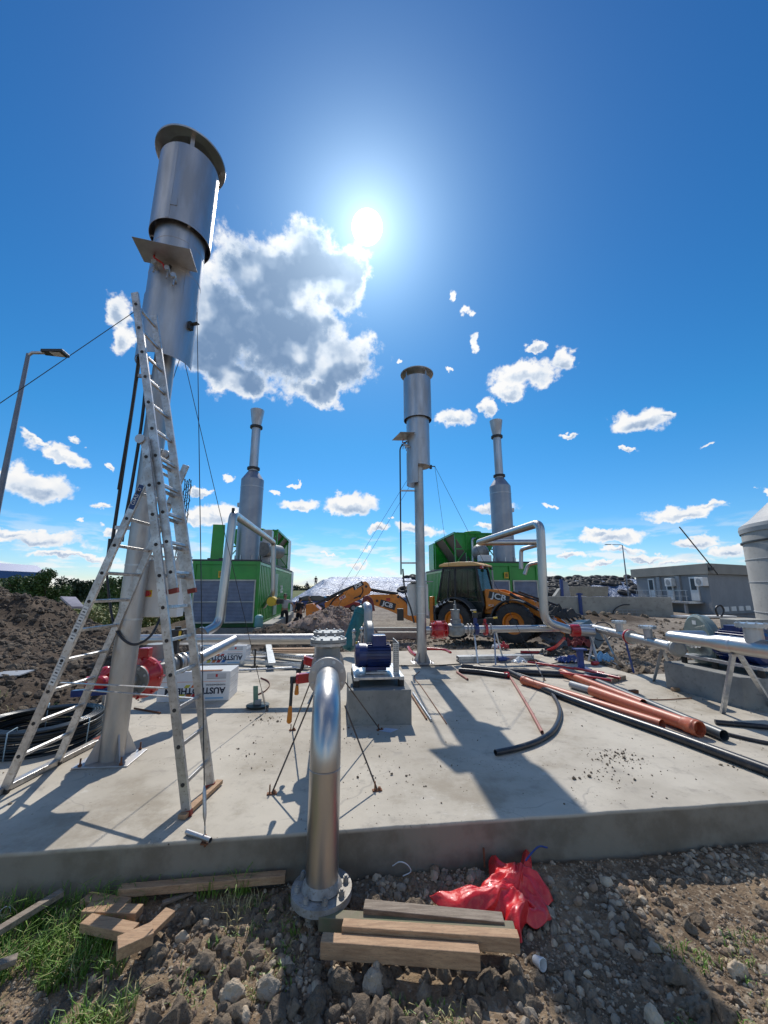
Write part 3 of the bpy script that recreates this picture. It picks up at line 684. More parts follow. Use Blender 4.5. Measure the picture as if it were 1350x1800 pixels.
MB().beam((-3.34, 3.70, .03), (-3.30, 4.85, .03), .07, .05).build('stabiliser_bar', alu, ld, bevel=.004)
MB().beam((-3.31, 4.83, .03), (-3.30, 4.93, .03), .076, .056).build('bar_end_cap', redcap, ld)
MB().beam((-1.56, 3.36, .025), (-1.50, 3.92, .025), .06, .03).build('stabiliser_bar', wood, ld)
for y in (3.45,): MB().beam((-3.05, y + .42, .88), (-1.78, y + .0, .93), .03, .008).build('spreader_strap', alu, ld)
MB().beam((-3.10, 4.26, .72), (-1.72, 3.80, .76), .03, .008).build('spreader_strap', alu, ld)
# stickers on the left leg
for k0, k1, m_ in ((1.30, 1.63, white), (.90, 1.16, white)):
    axl = Vector((.99, 0, 3.14)).normalized(); y_ = 3.76 - .0155; a = Vector((-3.31, y_, .03)) + axl * k0; b_ = Vector((-3.31, y_, .03)) + axl * k1
    s_ = MB().beam(a, b_, .002, .05, up=Vector((0, 1, 0)).cross(axl)).build('sticker', m_, ld)
    for i in range(int((k1 - k0) / .028)):
        q = a + axl * (.02 + i * .028) - Vector((0, .0018, 0)); w_ = .016 + .006 * ((i * 7) % 3)
        MB().beam(q, q + axl * .012, .001, w_ * 1.6, up=Vector((0, 1, 0)).cross(axl)).build('sticker_print', greyp if i % 3 else black, s_)
axl = Vector((.99, 0, 3.14)).normalized(); a = Vector((-3.31, 3.76 - .0155, .03)) + axl * 2.62
s_ = MB().beam(a, a + axl * .26, .002, .052, up=Vector((0, 1, 0)).cross(axl)).build('sticker', blue, ld)
text_mesh('GIAS', .055, 'sticker_text', white, ld, a + axl * .10 - Vector((0, .002, 0)), axl, Vector((0, 1, 0)).cross(axl) * -1 if False else Vector((-axl.z, 0, axl.x)), .0006)
MB().tube([a + axl * .21 - Vector((0, .0015, 0)) + Vector((-axl.z, 0, axl.x)) * .014 * math.cos(q) + axl * .014 * math.sin(q) for q in [i * 6.283 / 16 for i in range(16)]], .0025, 5, closed=True).build('sticker_ring', white, ld)

# ------------------------------------------------------------------ foreground riser with valves
A0 = Vector((-.415, 3.0, -.22)); hx = -.54; HZ = .92; Yf = 3.93
Wd = Vector((hx - A0.x, Yf - 3.02, 0)).normalized()
rz_ = thing('gas_riser', 'bent stainless riser pipe from a bolted ground flange, with two black lever valves', 'pipework', A0)
r0 = .108
arc = []
RB = .40
for k in range(17):
    a = math.pi / 2 * k / 16; arc.append(A0 + Wd * (RB * (1 - math.cos(a))) + Z * ((HZ - RB + .22) + RB * math.sin(a)))
p_end = A0 + Wd * (Yf - 3.0) + Z * (HZ + .22); p_end = Vector((p_end.x, p_end.y, HZ))
MB().tube([A0 + Z * .0, A0 + Z * .3, arc[0] - Z * .004], r0, 44).build('riser_pipe', steel, rz_)
MB().tube(arc + [p_end], r0, 44).build('elbow', steel, rz_)
MB().tube([arc[0] + Vector((math.cos(q) * (r0 + .0005), math.sin(q) * (r0 + .0005), 0)) for q in [i * 6.283 / 40 for i in range(40)]], .0028, 6, closed=True).build('weld_seam', steel_dull, rz_)
flm = mat('dusty_flange', (.40, .40, .39), .62, .25, (.28, .26, .23), 9, .2, 60, c3=(.20, .17, .13))
fl = flange(MB(), A0 + Z * .0, Z, .20, .045, 48).lathe(A0, Z, [(.108, .022), (.135, .03), (.118, .06), (.108, .075)], 40).build('ground_flange', flm, rz_, bevel=.003)
for i in range(8):
    a = 2 * math.pi * (i + .35) / 8; p = A0 + Vector((math.cos(a) * .162, math.sin(a) * .162, .022))
    MB().cyl(p, p + Z * .004, .026, 18).cyl(p + Z * .004, p + Z * .032, .019, 6).cyl(p + Z * .03, p + Z * .042, .011, 8).build('bolt', flm, fl)
# earth below the flange
MB().lathe(A0 - Z * .25, Z, [(.125, 0), (.125, .23)], 32).build('buried_pipe', castg, rz_)
def vrun(c, L_, r, name='flange_ring', m=None, n=8):
    f = flange(MB(), c, Wd, r, L_, 40).build(name, m or steel_dull, rz_, bevel=.003)
    bolt_objs(f, c, Wd, r * .82, n, .011, L_ / 2 + .014); return f
q = p_end
vrun(q + Wd * .0, .035, .178); vrun(q + Wd * .075, .03, .178)
MB().cyl(q + Wd * .018, q + Wd * .06, .135, 32).build('valve_body', castg, rz_)
Tb = q + Wd * .36                                                       # first tee
MB().cyl(q + Wd * .09, q + Wd * .62, .125, 36).build('tee_body', castg, rz_)
MB().lathe(Tb, Z, [(.125, 0), (.125, .22), (.14, .25)], 36).build('tee_neck', castg, rz_)
f = flange(MB(), Tb + Z * .262, Z, .19, .026, 44).build('blind_flange', galv, rz_, bevel=.003); flange(MB(), Tb + Z * .296, Z, .19, .030, 44).build('blind_cover', castg, rz_, bevel=.003)
for i in range(10):
    a = i * 2 * math.pi / 10; p = Tb + Vector((math.cos(a) * .158, math.sin(a) * .158, .311)); MB().cyl(p - Z * .07, p + Z * .018, .014, 6).build('bolt', galv, f)
vrun(q + Wd * .64, .03, .178); vrun(q + Wd * .70, .03, .178)
MB().cyl(q + Wd * .655, q + Wd * .685, .14, 32).build('valve_body', castg, rz_)
T2 = q + Wd * 1.06; MB().cyl(q + Wd * .7, q + Wd * 2.62, .105, 36).build('run_pipe', steel, rz_)
MB().lathe(T2, Z, [(.105, 0), (.105, .25)], 36).build('tee_neck', steel_dull, rz_)
f = flange(MB(), T2 + Z * .262, Z, .19, .026, 44).build('blind_flange', galv, rz_, bevel=.003); flange(MB(), T2 + Z * .296, Z, .19, .030, 44).build('blind_cover', castg, rz_, bevel=.003)
for i in range(10):
    a = i * 2 * math.pi / 10; p = T2 + Vector((math.cos(a) * .158, math.sin(a) * .158, .311)); MB().cyl(p - Z * .07, p + Z * .018, .014, 6).build('bolt', galv, f)
# two lever valves on the left side: red neck, black cranked lever, orange grip
for (s_, tip, bend, hx1, hx2) in ((.04, (508, 1272), (514, 1195), (540, 1192), (523, 1193)), (.66, (521, 1222), (524, 1180), (545, 1165), (536, 1160))):
    b0 = q + Wd * s_ - U * .14; Yv = b0.y - .01
    lv = MB().beam(b0 + U * .02, P(*hx2, Yv), .07, .085).build('red_valve_neck', red, rz_, bevel=.006)
    flange(MB(), P(*hx2, Yv), U, .052, .022, 8).build('neck_plate', red, rz_, bevel=.004)
    g0 = P(tip[0], tip[1], Yv - .1); bd_ = P(bend[0], bend[1], Yv - .03)
    pts = bez([P(hx2[0] - 2, hx2[1], Yv), P((hx2[0] + bend[0]) / 2, bend[1] - 4, Yv - .01), bd_, bd_ + (g0 - bd_) * .45, bd_ + (g0 - bd_) * .62], 6)
    hd = MB().tube(pts, [.020] * 8 + [.015] * (len(pts) - 8), 8).box(P(bend[0] + 1, bend[1], Yv - .02), (.05, .03, .06)).build('lever', black, rz_)
    MB().tube([bd_ + (g0 - bd_) * .60, bd_ + (g0 - bd_) * .66, bd_ + (g0 - bd_) * .85, bd_ + (g0 - bd_) * .96, g0], [.014, .018, .023, .024, .012], 12).build('grip', orangeg, hd)
darkst = mat('dark_bare_steel', (.14, .12, .11), .5, .7, (.08, .06, .05), 8)
# slanting braces with ground anchors
for (top, foot, Yt) in (((552, 1218), (478, 1396), Yf + .05), ((606, 1240), (663, 1390), Yf + .05), ((549, 1190), (514, 1284), Yf + .68), ((604, 1195), (668, 1284), Yf + .68)):
    a = P(*top, Yt); b_ = G(*foot); br = MB().tube([a, b_ + Z * .01], .0075, 8).build('brace_rod', darkst, rz_)
    MB().box(b_ + Z * .006, (.085, .035, .010), rz=.2).cyl(b_ + Z * 0 - U * .02, b_ + Z * .075 - U * .02, .007, 6).cyl(b_ + Z * .012 + U * .02, b_ + Z * .03 + U * .02, .013, 6).build('brace_foot', rust, br)

# ------------------------------------------------------------------ header pipe and inlet line of the left flare
HL = P(350, 1124, 6.95); HR = P(585, 1121, 6.95); HL.z = HR.z = .90
hd = thing('header_pipe', 'long horizontal stainless pipe running left from the bolted tee towards the ladder', 'pipe', (HL + HR) / 2)
MB().cyl(HL - U * 1.3, HR, .085, 36).build('pipe', steel, hd)
for s_ in (-.9, 1.1): p = HL + U * (s_ + .9); MB().beam(p - Z * .9, p - Z * .09, .04, .04).build('support_leg', galv, hd)
bt = P(415, 1122, 6.9); bt.z = .90; e1 = P(350, 1157, 5.85)
il = thing('inlet_line', 'stainless branch pipe leading from the header to the red flame arrester of the left flare', 'pipework', bt)
MB().cyl(bt, e1, .078, 32).build('branch_pipe', steel, il)
c1 = P(340, 1160, 5.78); c2 = P(306, 1168, 5.50); ax_ = (c2 - c1).normalized()
cpl = MB(); cpl.lathe(c1, ax_, [(.09, 0)] + [(.125 if k % 2 else .092, .02 + k * .026) for k in range(9)] + [(.09, .26)], 36).build('compensator', galv, il)
for k in (0, .08, .19, .27): flange(MB(), c1 + ax_ * k, ax_, .135, .016, 32).build('clamp_ring', steel, il)
b_ = P(272, 1172, 5.18); MB().cyl(c2, b_, .10, 28).build('spool', castg, il)
MB().lathe(b_ - Z * .14, Z, [(0, 0), (.13, .0), (.15, .04), (.15, .14), (.19, .16), (.19, .19), (.14, .20), (.115, .24), (.115, .42), (0, .42)], 32).build('valve_housing', castg, il, bevel=.003)
ab = P(312, 1116, 5.55); MB().box(ab, (.20, .16, .15), rz=.1).cyl(ab + Z * .075, ab + Z * .11, .04, 12).box(ab - Z * .16 - U * .02, (.09, .08, .18)).build('actuator', black, il, bevel=.01)
MB().box(ab + Vector((.075, -.083, 0)), (.03, .01, .12)).build('actuator_window', yel, il)
r_ = P(250, 1190, 4.85); pa = FL + Z * r_.z; ax_ = Vector((.55, -.05, 0)).normalized(); ax_ = (Vector((r_.x, r_.y, r_.z)) - pa); ax_.z = 0; ax_.normalize()
pp_ = pa + ax_ * .12
MB().cyl(pp_ - ax_ * .05, pp_ + ax_ * .14, .075, 28).build('stub_pipe', steel, il)
fa = MB().lathe(pp_ + ax_ * .16, ax_, [(.0, -.02), (.16, -.02), (.16, .01), (.15, .02), (.215, .08), (.235, .11), (.235, .15), (.215, .18), (.15, .23), (.16, .235), (.16, .26), (0, .26)], 40).build('flame_arrester', red, il)
flange(MB(), pp_ + ax_ * .125, ax_, .165, .026, 36).build('arrester_flange', castg, fa); bolt_objs(fa, pp_ + ax_ * .12, ax_, .135, 8, .010, .03)
for k in range(8):
    a = k * math.pi / 4; y_ = ax_.orthogonal().normalized(); x_ = ax_.cross(y_); o_ = (x_ * math.cos(a) + y_ * math.sin(a)) * .222
    MB().cyl(pp_ + ax_ * .22 + o_, pp_ + ax_ * .36 + o_, .012, 6).build('stud', red, fa)
MB().box(pp_ + ax_ * .30 + Z * .26, (.12, .10, .14)).build('arrester_lug', red, fa, bevel=.01)
# red line valves lying behind the left column, with their caps
rv_ = thing('capped_valve', 'valve with red domed pipe caps left of the left flare column', 'valve', P(165, 1200, 5.6))
MB().cyl(P(158, 1204, 5.6), P(200, 1178, 5.7), .07, 20).build('pipe', red, rv_); MB().lathe(P(176, 1202, 5.5), Vector((-.2, -1, -.1)), [(.09, -.06), (.10, 0), (.09, .03), (0, .045)], 28).build('cap', red, rv_)
MB().ball(P(186, 1182, 5.7), .085, 16).build('dome', red, rv_); MB().lathe(P(152, 1198, 5.6), Vector((-1, -.3, 0)), [(.06, -.04), (.065, 0), (0, .03)], 20).build('cap', red, rv_)
MB().beam(P(128, 1219, 5.5), P(208, 1213, 5.5), .08, .08).build('bracket', blue, rv_)
MB().cyl(P(190, 1182, 5.7) , P(190, 1182, 5.7) - Z * .62, .03, 12).build('post', steel_dull, rv_)

# ------------------------------------------------------------------ small blower on its block in the middle
o = MB(); q0 = G(612, 1276); q1 = G(724, 1274); o.prism([q0, q1, q1 + W * 1.15, q0 + W * 1.15], -.01, .43, Z).build('concrete_block', conc, bevel=.01)
tag(bpy.data.objects['concrete_block'], 'square cast concrete block under the small blue motor', 'concrete block')
bc = (q0 + q1) / 2 + W * .62 + Z * .43
bw = thing('blower', 'small blower with dark blue finned motor on the square block beside the riser', 'blower', bc)
MB().beam(bc - W * .50 - U * .31 + Z * .115, bc + W * .45 - U * .31 + Z * .115, .07, .05).beam(bc - W * .50 + U * .31 + Z * .115, bc + W * .45 + U * .31 + Z * .115, .07, .05).box(bc + Z * .115 - W * .03, (.56, .90, .035), rz=SA).build('base_frame', galv, bw, bevel=.004)
for su in (-.31, .31):
    for sv in (-.42, .40): MB().cyl(bc + U * su + W * sv, bc + U * su + W * sv + Z * .09, .045, 16).build('rubber_mount', rubber, bw)
mc = bc + Z * .36 - W * .10 - U * .02; MBm = MB().cyl(mc - U * .26, mc + U * .22, .155, 36)
for k in range(22):
    a = 2 * math.pi * k / 22; dv = W * math.cos(a) + Z * math.sin(a); MBm.beam(mc - U * .12 + dv * .16, mc + U * .21 + dv * .16, .006, .035, up=dv)
mo = MBm.build('motor', blue, bw)
MB().lathe(mc - U * .24, -U, [(.168, -.10), (.172, 0), (.15, .055), (0, .07)], 32).build('fan_cowl', blue, mo)
MB().box(mc + Z * .21 - W * .02 + U * .05, (.20, .20, .16), rz=SA).build('terminal_box', blue, mo, bevel=.012)
MB().box(mc - Z * .17, (.30, .26, .05), rz=SA).build('motor_foot', blue, mo, bevel=.005)
MB().box(mc - Z * .205 - W * .2, (.30, .06, .02), rz=SA).cyl(mc - Z * .2 - W * .24, mc - Z * .2 - W * .12, .014, 8).build('slide_rail', galv, bw)
fc = bc + Z * .50 + W * .33 - U * .08
MB().lathe(fc, U, [(0, -.055), (.29, -.055), (.315, -.035), (.315, .035), (.29, .055), (0, .055)], 44).build('fan_housing', castg, bw)
MB().tube(fillet([fc + Z * .02 + W * .25, fc + Z * .52 + W * .25, fc + Z * .52 + W * .7], .1), .07, 24).build('outlet_pipe', steel_dull, bw)
gp = bc + U * .30 + Z * .14
MB().box(gp + Z * .20 + W * .0, (.006, .62, .42), rz=SA).box(gp + Z * .20 - W * .31 - U * .04, (.085, .006, .42), rz=SA).build('guard_sheet', galv, bw)
for k in range(-4, 5):
    for j in range(7):
        pass
gh = mat('guard_hole', (.10, .11, .12), .8); m = MB()
for j in range(14):
    for k in range(3): m.box(gp - W * .314 - U * (.065 - k * .025) + Z * (.03 + j * .028), (.012, .002, .014), rz=SA)
m.build('guard_perforation', gh, bw)
for (px, py) in ((622, 1118), (636, 1114), (630, 1140)):
    p = P(px, py, bc.y + .15); MB().cyl(p - Z * .14, p + Z * .06, .022, 12).ball(p + Z * .07, .035, 10).cyl(p - W * .06, p + W * .06, .026, 10).build('gauge_cock', steel, bw)
MB().cyl(P(627, 1128, bc.y), P(627, 1165, bc.y), .016, 8).build('brass_stem', yel, bw)
pb = G(683, 1283, .004); o = MB(); o.prism([pb + Vector((-.12, -.03, .0)), pb + Vector((.02, -.10, .0)), pb + Vector((.12, .0, .006)), pb + Vector((-.04, .05, .004))], 0, .004, Z).build('data_sheet', mat('bluish_paper', (.55, .62, .75), .5), bevel=0)
tag(bpy.data.objects['data_sheet'], 'small bluish paper sheet lying in the shade before the concrete block', 'paper')

# ------------------------------------------------------------------ mid flare inlet line along the back
zc = .76; a0 = FM + Vector((0, 0, zc)); X_ = lambda px, r=None: (lambda t: a0 + U * t)((px - 742) / 675 * 9.35 * 1.0)
def ux(px):                                      # distance along U from the mid flare so that it lands at photo column px
    k = (px - 675) / F; # (x0+U.x t)/(dist) = k ; depth factor for height zc
    t = 0
    for _ in range(20):
        p = a0 + U * t; dd = Vector((p.x, p.y, p.z - CAMZ)); fwd = dd.y * math.cos(PITCH) + dd.z * math.sin(PITCH); t += (k * fwd - dd.x) / U.x
    return a0 + U * t
ml = thing('flare_line', 'stainless gas line with red flame arrester running right from the middle flare column', 'pipework', a0 + U * 2)
MB().cyl(a0 + U * .1, ux(768), .082, 28).build('stub_pipe', steel_dull, ml)
c = ux(771); fa = MB().lathe(c - U * .20, U, [(0, 0), (.17, 0), (.17, .03), (.13, .04), (.21, .14), (.21, .26), (.13, .36), (.17, .37), (.17, .40), (0, .40)], 36).build('flame_arrester', red, ml)
for k in range(8):
    a = k * math.pi / 4; o_ = (W * math.cos(a) + Z * math.sin(a)) * .2; MB().cyl(c - U * .19 + o_, c + U * .19 + o_, .012, 6).build('stud', red, fa)
c = ux(801); MB().lathe(c - U * .2, U, [(0, 0), (.13, 0), (.15, .05), (.17, .1), (.17, .3), (.13, .4), (0, .4)], 28).build('regulator_body', castg, ml)
MB().lathe(c - Z * .12, Z, [(0, 0), (.17, .0), (.17, .18), (.20, .19), (.20, .23), (.13, .27), (.13, .36), (.105, .37), (.105, .58), (.12, .58), (.12, .6), (.035, .61), (.035, .72), (.018, .73), (.018, .82), (0, .82)], 28).build('regulator_spring_case', castg, ml)
for px in (822, 828, 834): flange(MB(), ux(px), U, .145, .02, 28).build('clamp_ring', steel, ml)
c = ux(833); MB().cyl(ux(815), ux(862), .085, 24).build('spool', steel_dull, ml)
c = ux(836); vb = MB().cyl(c - U * .05, c + U * .05, .15, 28).cyl(c, c + Z * .28, .05, 14).build('blue_valve', blue, ml)
MB().box(c + Z * .34, (.12, .1, .13)).build('switch_box', black, vb, bevel=.01); MB().box(c + Z * .40, (.07, .07, .06)).build('indicator', yel, vb); MB().cyl(c + Z * .46 - U * .12, c + Z * .46 + U * .04, .014, 8).build('signal_arm', steel, vb)
c = ux(853); vb = MB().cyl(c - U * .03, c + U * .03, .15, 28).cyl(c, c + Z * .24, .035, 12).build('red_valve', red, ml)
MB().tube([c + Z * .26, c + Z * .27 + U * .2 - W * .05], [.012, .014], 8).build('lever', black, vb); MB().tube([c + Z * .27 + U * .2 - W * .05, c + Z * .28 + U * .3 - W * .07], [.02, .022], 10).build('grip', yel, vb)
flange(MB(), ux(862), U, .14, .02, 28).build('clamp_ring', steel, ml)
eR = ux(1045); MB().cyl(ux(860), eR, .085, 32).build('pipe', steel, ml)
for px, sp in ((833, .0), (870, .24), (1035, .2)):
    c = ux(px)
    for s_ in ((-1, 1) if sp else (0,)): MB().beam(c + U * s_ * .02 - Z * .08, Vector((c.x + s_ * sp * .7, c.y - .25 + s_ * .25, .0)), .035, .035).build('support_leg', galv, ml)
# right-hand run coming forward
rr = thing('branch_manifold', 'stainless manifold along the right slab edge with two capped tees and a red clamp', 'pipework', (4.8, 8.2, 0))
q0 = eR.copy(); q1 = P(1195, 1143, 6.75); q0.z = q1.z = zc; q0 = q0 + W * .1
ax_ = (q1 - q0).normalized(); Lr = (q1 - q0).length
MB().cyl(q0, q1 - ax_ * .10, .085, 32).build('pipe', steel, rr)
def onl(px):                                     # position along the run at column px
    k = (px - 675) / F; lo, hi = 0., Lr
    for _ in range(30):
        m = (lo + hi) / 2; p = q0 + ax_ * m; fwd = p.y * math.cos(PITCH) + (p.z - CAMZ) * math.sin(PITCH)
        if p.x / fwd < k: lo = m
        else: hi = m
    return q0 + ax_ * lo
for px in (1090, 1141):
    c = onl(px); MB().lathe(c, Z, [(.075, 0), (.075, .26)], 26).build('tee_neck', steel_dull, rr); f = flange(MB(), c + Z * .265, Z, .15, .05, 36).build('blind_flange', galv, rr, bevel=.004)
    bolt_objs(f, c + Z * .265, Z, .125, 8, .010, .036)
c = onl(1108); flange(MB(), c, ax_, .15, .05, 30).build('red_clamp', red, rr); flange(MB(), c + ax_ * .06, ax_, .14, .02, 30).build('clamp_ring', steel, rr); flange(MB(), c - ax_ * .06, ax_, .14, .02, 30).build('clamp_ring', steel, rr)
c = q1; flange(MB(), c - ax_ * .13, ax_, .125, .05, 30).build('end_coupling', steel, rr); MB().lathe(c - ax_ * .1, ax_, [(.11, 0), (.13, .02), (.13, .07), (.09, .10), (0, .105)], 30).build('end_cap', castg, rr)
for px, fx, fy in ((1163, 1149, 1197), (1163, 1185, 1190), (1045, 1035, 1162), (1060, 1085, 1162)):
    c = onl(px); b_ = G(fx, fy, 0.0); MB().beam(c - Z * .07, b_, .045, .03).build('support_leg', galv, rr)
MB().beam(onl(1098) - Z * .08, Vector((onl(1098).x + .1, onl(1098).y, 0)), .03, .03).build('blue_prop', blueP, rr)
# near-right run in front of the big blower
nr = thing('suction_pipe', 'thick stainless pipe with capped tee in front of the large blower at right', 'pipework', (4.7, 5.6, 0))
zr = 1.0; a_ = Vector((4.60, 6.40, zr)); b_ = Vector((4.93, 4.35, zr)); ax_ = (b_ - a_).normalized()
MB().tube([a_ + ax_ * .0 + U * .0, a_ + ax_ * .62, a_ + ax_ * .78, a_ + ax_ * .86], [.085, .085, .115, .115], 36).build('reducer_pipe', steel, nr)
MB().tube(fillet([a_ + U * .55, a_ + U * .0 - ax_ * .03, a_ + ax_ * .05], .10), .086, 30).build('elbow', steel, nr)
MB().cyl(a_ + ax_ * .84, b_, .115, 40).build('pipe', steel, nr)
c = a_ + ax_ * 1.22; MB().lathe(c, Z, [(.10, 0), (.10, .27)], 30).build('tee_neck', steel_dull, nr); f = flange(MB(), c + Z * .285, Z, .175, .05, 40).build('blind_flange', galv, nr, bevel=.004); bolt_objs(f, c + Z * .285, Z, .15, 10, .012, .038)
MB().lathe(a_, ax_, [(.1165, .92), (.119, .925), (.119, .955), (.1165, .96)], 40).build('pipe_band', steel_dull, nr)
for fx, fy, o_ in ((1270, 1254, -.03), (1362, 1250, .04)):
    q_ = a_ + ax_ * .95 + Vector((o_, 0, -.10)); MB().beam(q_, G(fx, fy), .05, .05).build('support_leg', galv, nr)
MB().box(a_ + ax_ * .95 - Z * .13, (.16, .05, .03)).build('saddle', steel_dull, nr)
hz_ = c + Z * .12 + U * .25 - Vector((0, .15, 0)); MB().tube(bez([hz_, hz_ + Vector((.12, -.05, -.04)), hz_ + Vector((.5, -.15, -.06)), hz_ + Vector((1.2, -.2, -.25))]), .028, 14).build('red_hose', red, nr)
# big plinth and blower
pb0 = Vector((5.10, 7.42, 0)); e1 = Vector((5.36, 5.98, 0)); v_ = (e1 - pb0); w_ = Vector((-v_.y, v_.x, 0)).normalized() * 1.15
cut = e1 + w_ * .0
o = MB(); o.prism([pb0, e1 - v_.normalized() * .14, e1 + w_ * .22, e1 + w_, pb0 + w_], -.01, .45, Z).build('concrete_plinth', conc, bevel=.012); tag(bpy.data.objects['concrete_plinth'], 'long concrete plinth under the large blower at the right edge', 'concrete plinth')
bq = (pb0 + e1) / 2 + w_ * .48 + Z * .45; vn = v_.normalized(); wn = w_.normalized()
bb = thing('blower', 'large blower with round green-grey fan casing on the long plinth at right', 'blower', bq)
MB().beam(bq - vn * .62 - wn * .28 + Z * .13, bq + vn * .75 - wn * .28 + Z * .13, .08, .05).beam(bq - vn * .62 + wn * .28 + Z * .13, bq + vn * .75 + wn * .28 + Z * .13, .08, .05).box(bq + Z * .135 + vn * .06, (.5, 1.3, .03), rz=math.atan2(vn.y, vn.x) - math.pi / 2).build('base_frame', galv, bb, bevel=.004)
for s1 in (-.55, .0, .68):
    for s2 in (-.28, .28): MB().cyl(bq + vn * s1 + wn * s2, bq + vn * s1 + wn * s2 + Z * .105, .045, 14).build('rubber_mount', rubber, bb)
gg = mat('green_grey_casing', (.20, .25, .23), .4, .1, (.16, .20, .185), 4, .05, 40, coat=.2)
fx = bq - vn * .40 + Z * .40; fax = (vn * .93 - wn * .0).normalized()
fax = Vector((.985, -.17, 0)).normalized()
MB().lathe(fx, fax, [(0, -.09), (.40, -.09), (.43, -.07), (.43, .07), (.40, .09), (0, .09)], 56).build('fan_casing', gg, bb)
MB().lathe(fx, -fax, [(.43, .02), (.45, .03), (.45, .05), (.43, .06)], 56).build('casing_rim', gg, bb)
for k in range(3): MB().lathe(fx - wn * .02, -fax, [(.10, .05 + k * .06), (.14, .07 + k * .06), (.10, .09 + k * .06)], 28).build('inlet_bellows', galv, bb)
MB().cyl(fx, fx - fax * .28, .10, 24).build('inlet_stub', galv, bb)
MB().box(fx - Z * .12 + fax * .0, (.16, .62, .44), rz=math.atan2(fax.y, fax.x)).build('casing_stand', gg, bb, bevel=.006)
mc = bq + vn * .22 + Z * .38; m = MB().cyl(mc - vn * .28, mc + vn * .30, .24, 36)
for k in range(30):
    a = 2 * math.pi * k / 30; dv = wn * math.cos(a) + Z * math.sin(a); m.beam(mc - vn * .22 + dv * .25, mc + vn * .24 + dv * .25, .008, .04, up=dv)
mo = m.build('motor', blue, bb); MB().lathe(mc + vn * .30, vn, [(.25, -.06), (.25, .05), (.2, .09), (0, .1)], 30).build('fan_cowl', blue, mo); MB().box(mc + Z * .27, (.24, .24, .12), rz=.2).build('terminal_box', blue, mo, bevel=.01)
MB().box(mc + vn * .0 + wn * .33 + Z * .0, (.01, .7, .55), rz=math.atan2(vn.y, vn.x) - math.pi / 2).build('guard_sheet', galv, bb)
MB().box(fx - fax * .093 + Z * .30, (.005, .11, .07), rz=math.atan2(fax.y, fax.x)).build('name_plate', white, bb)
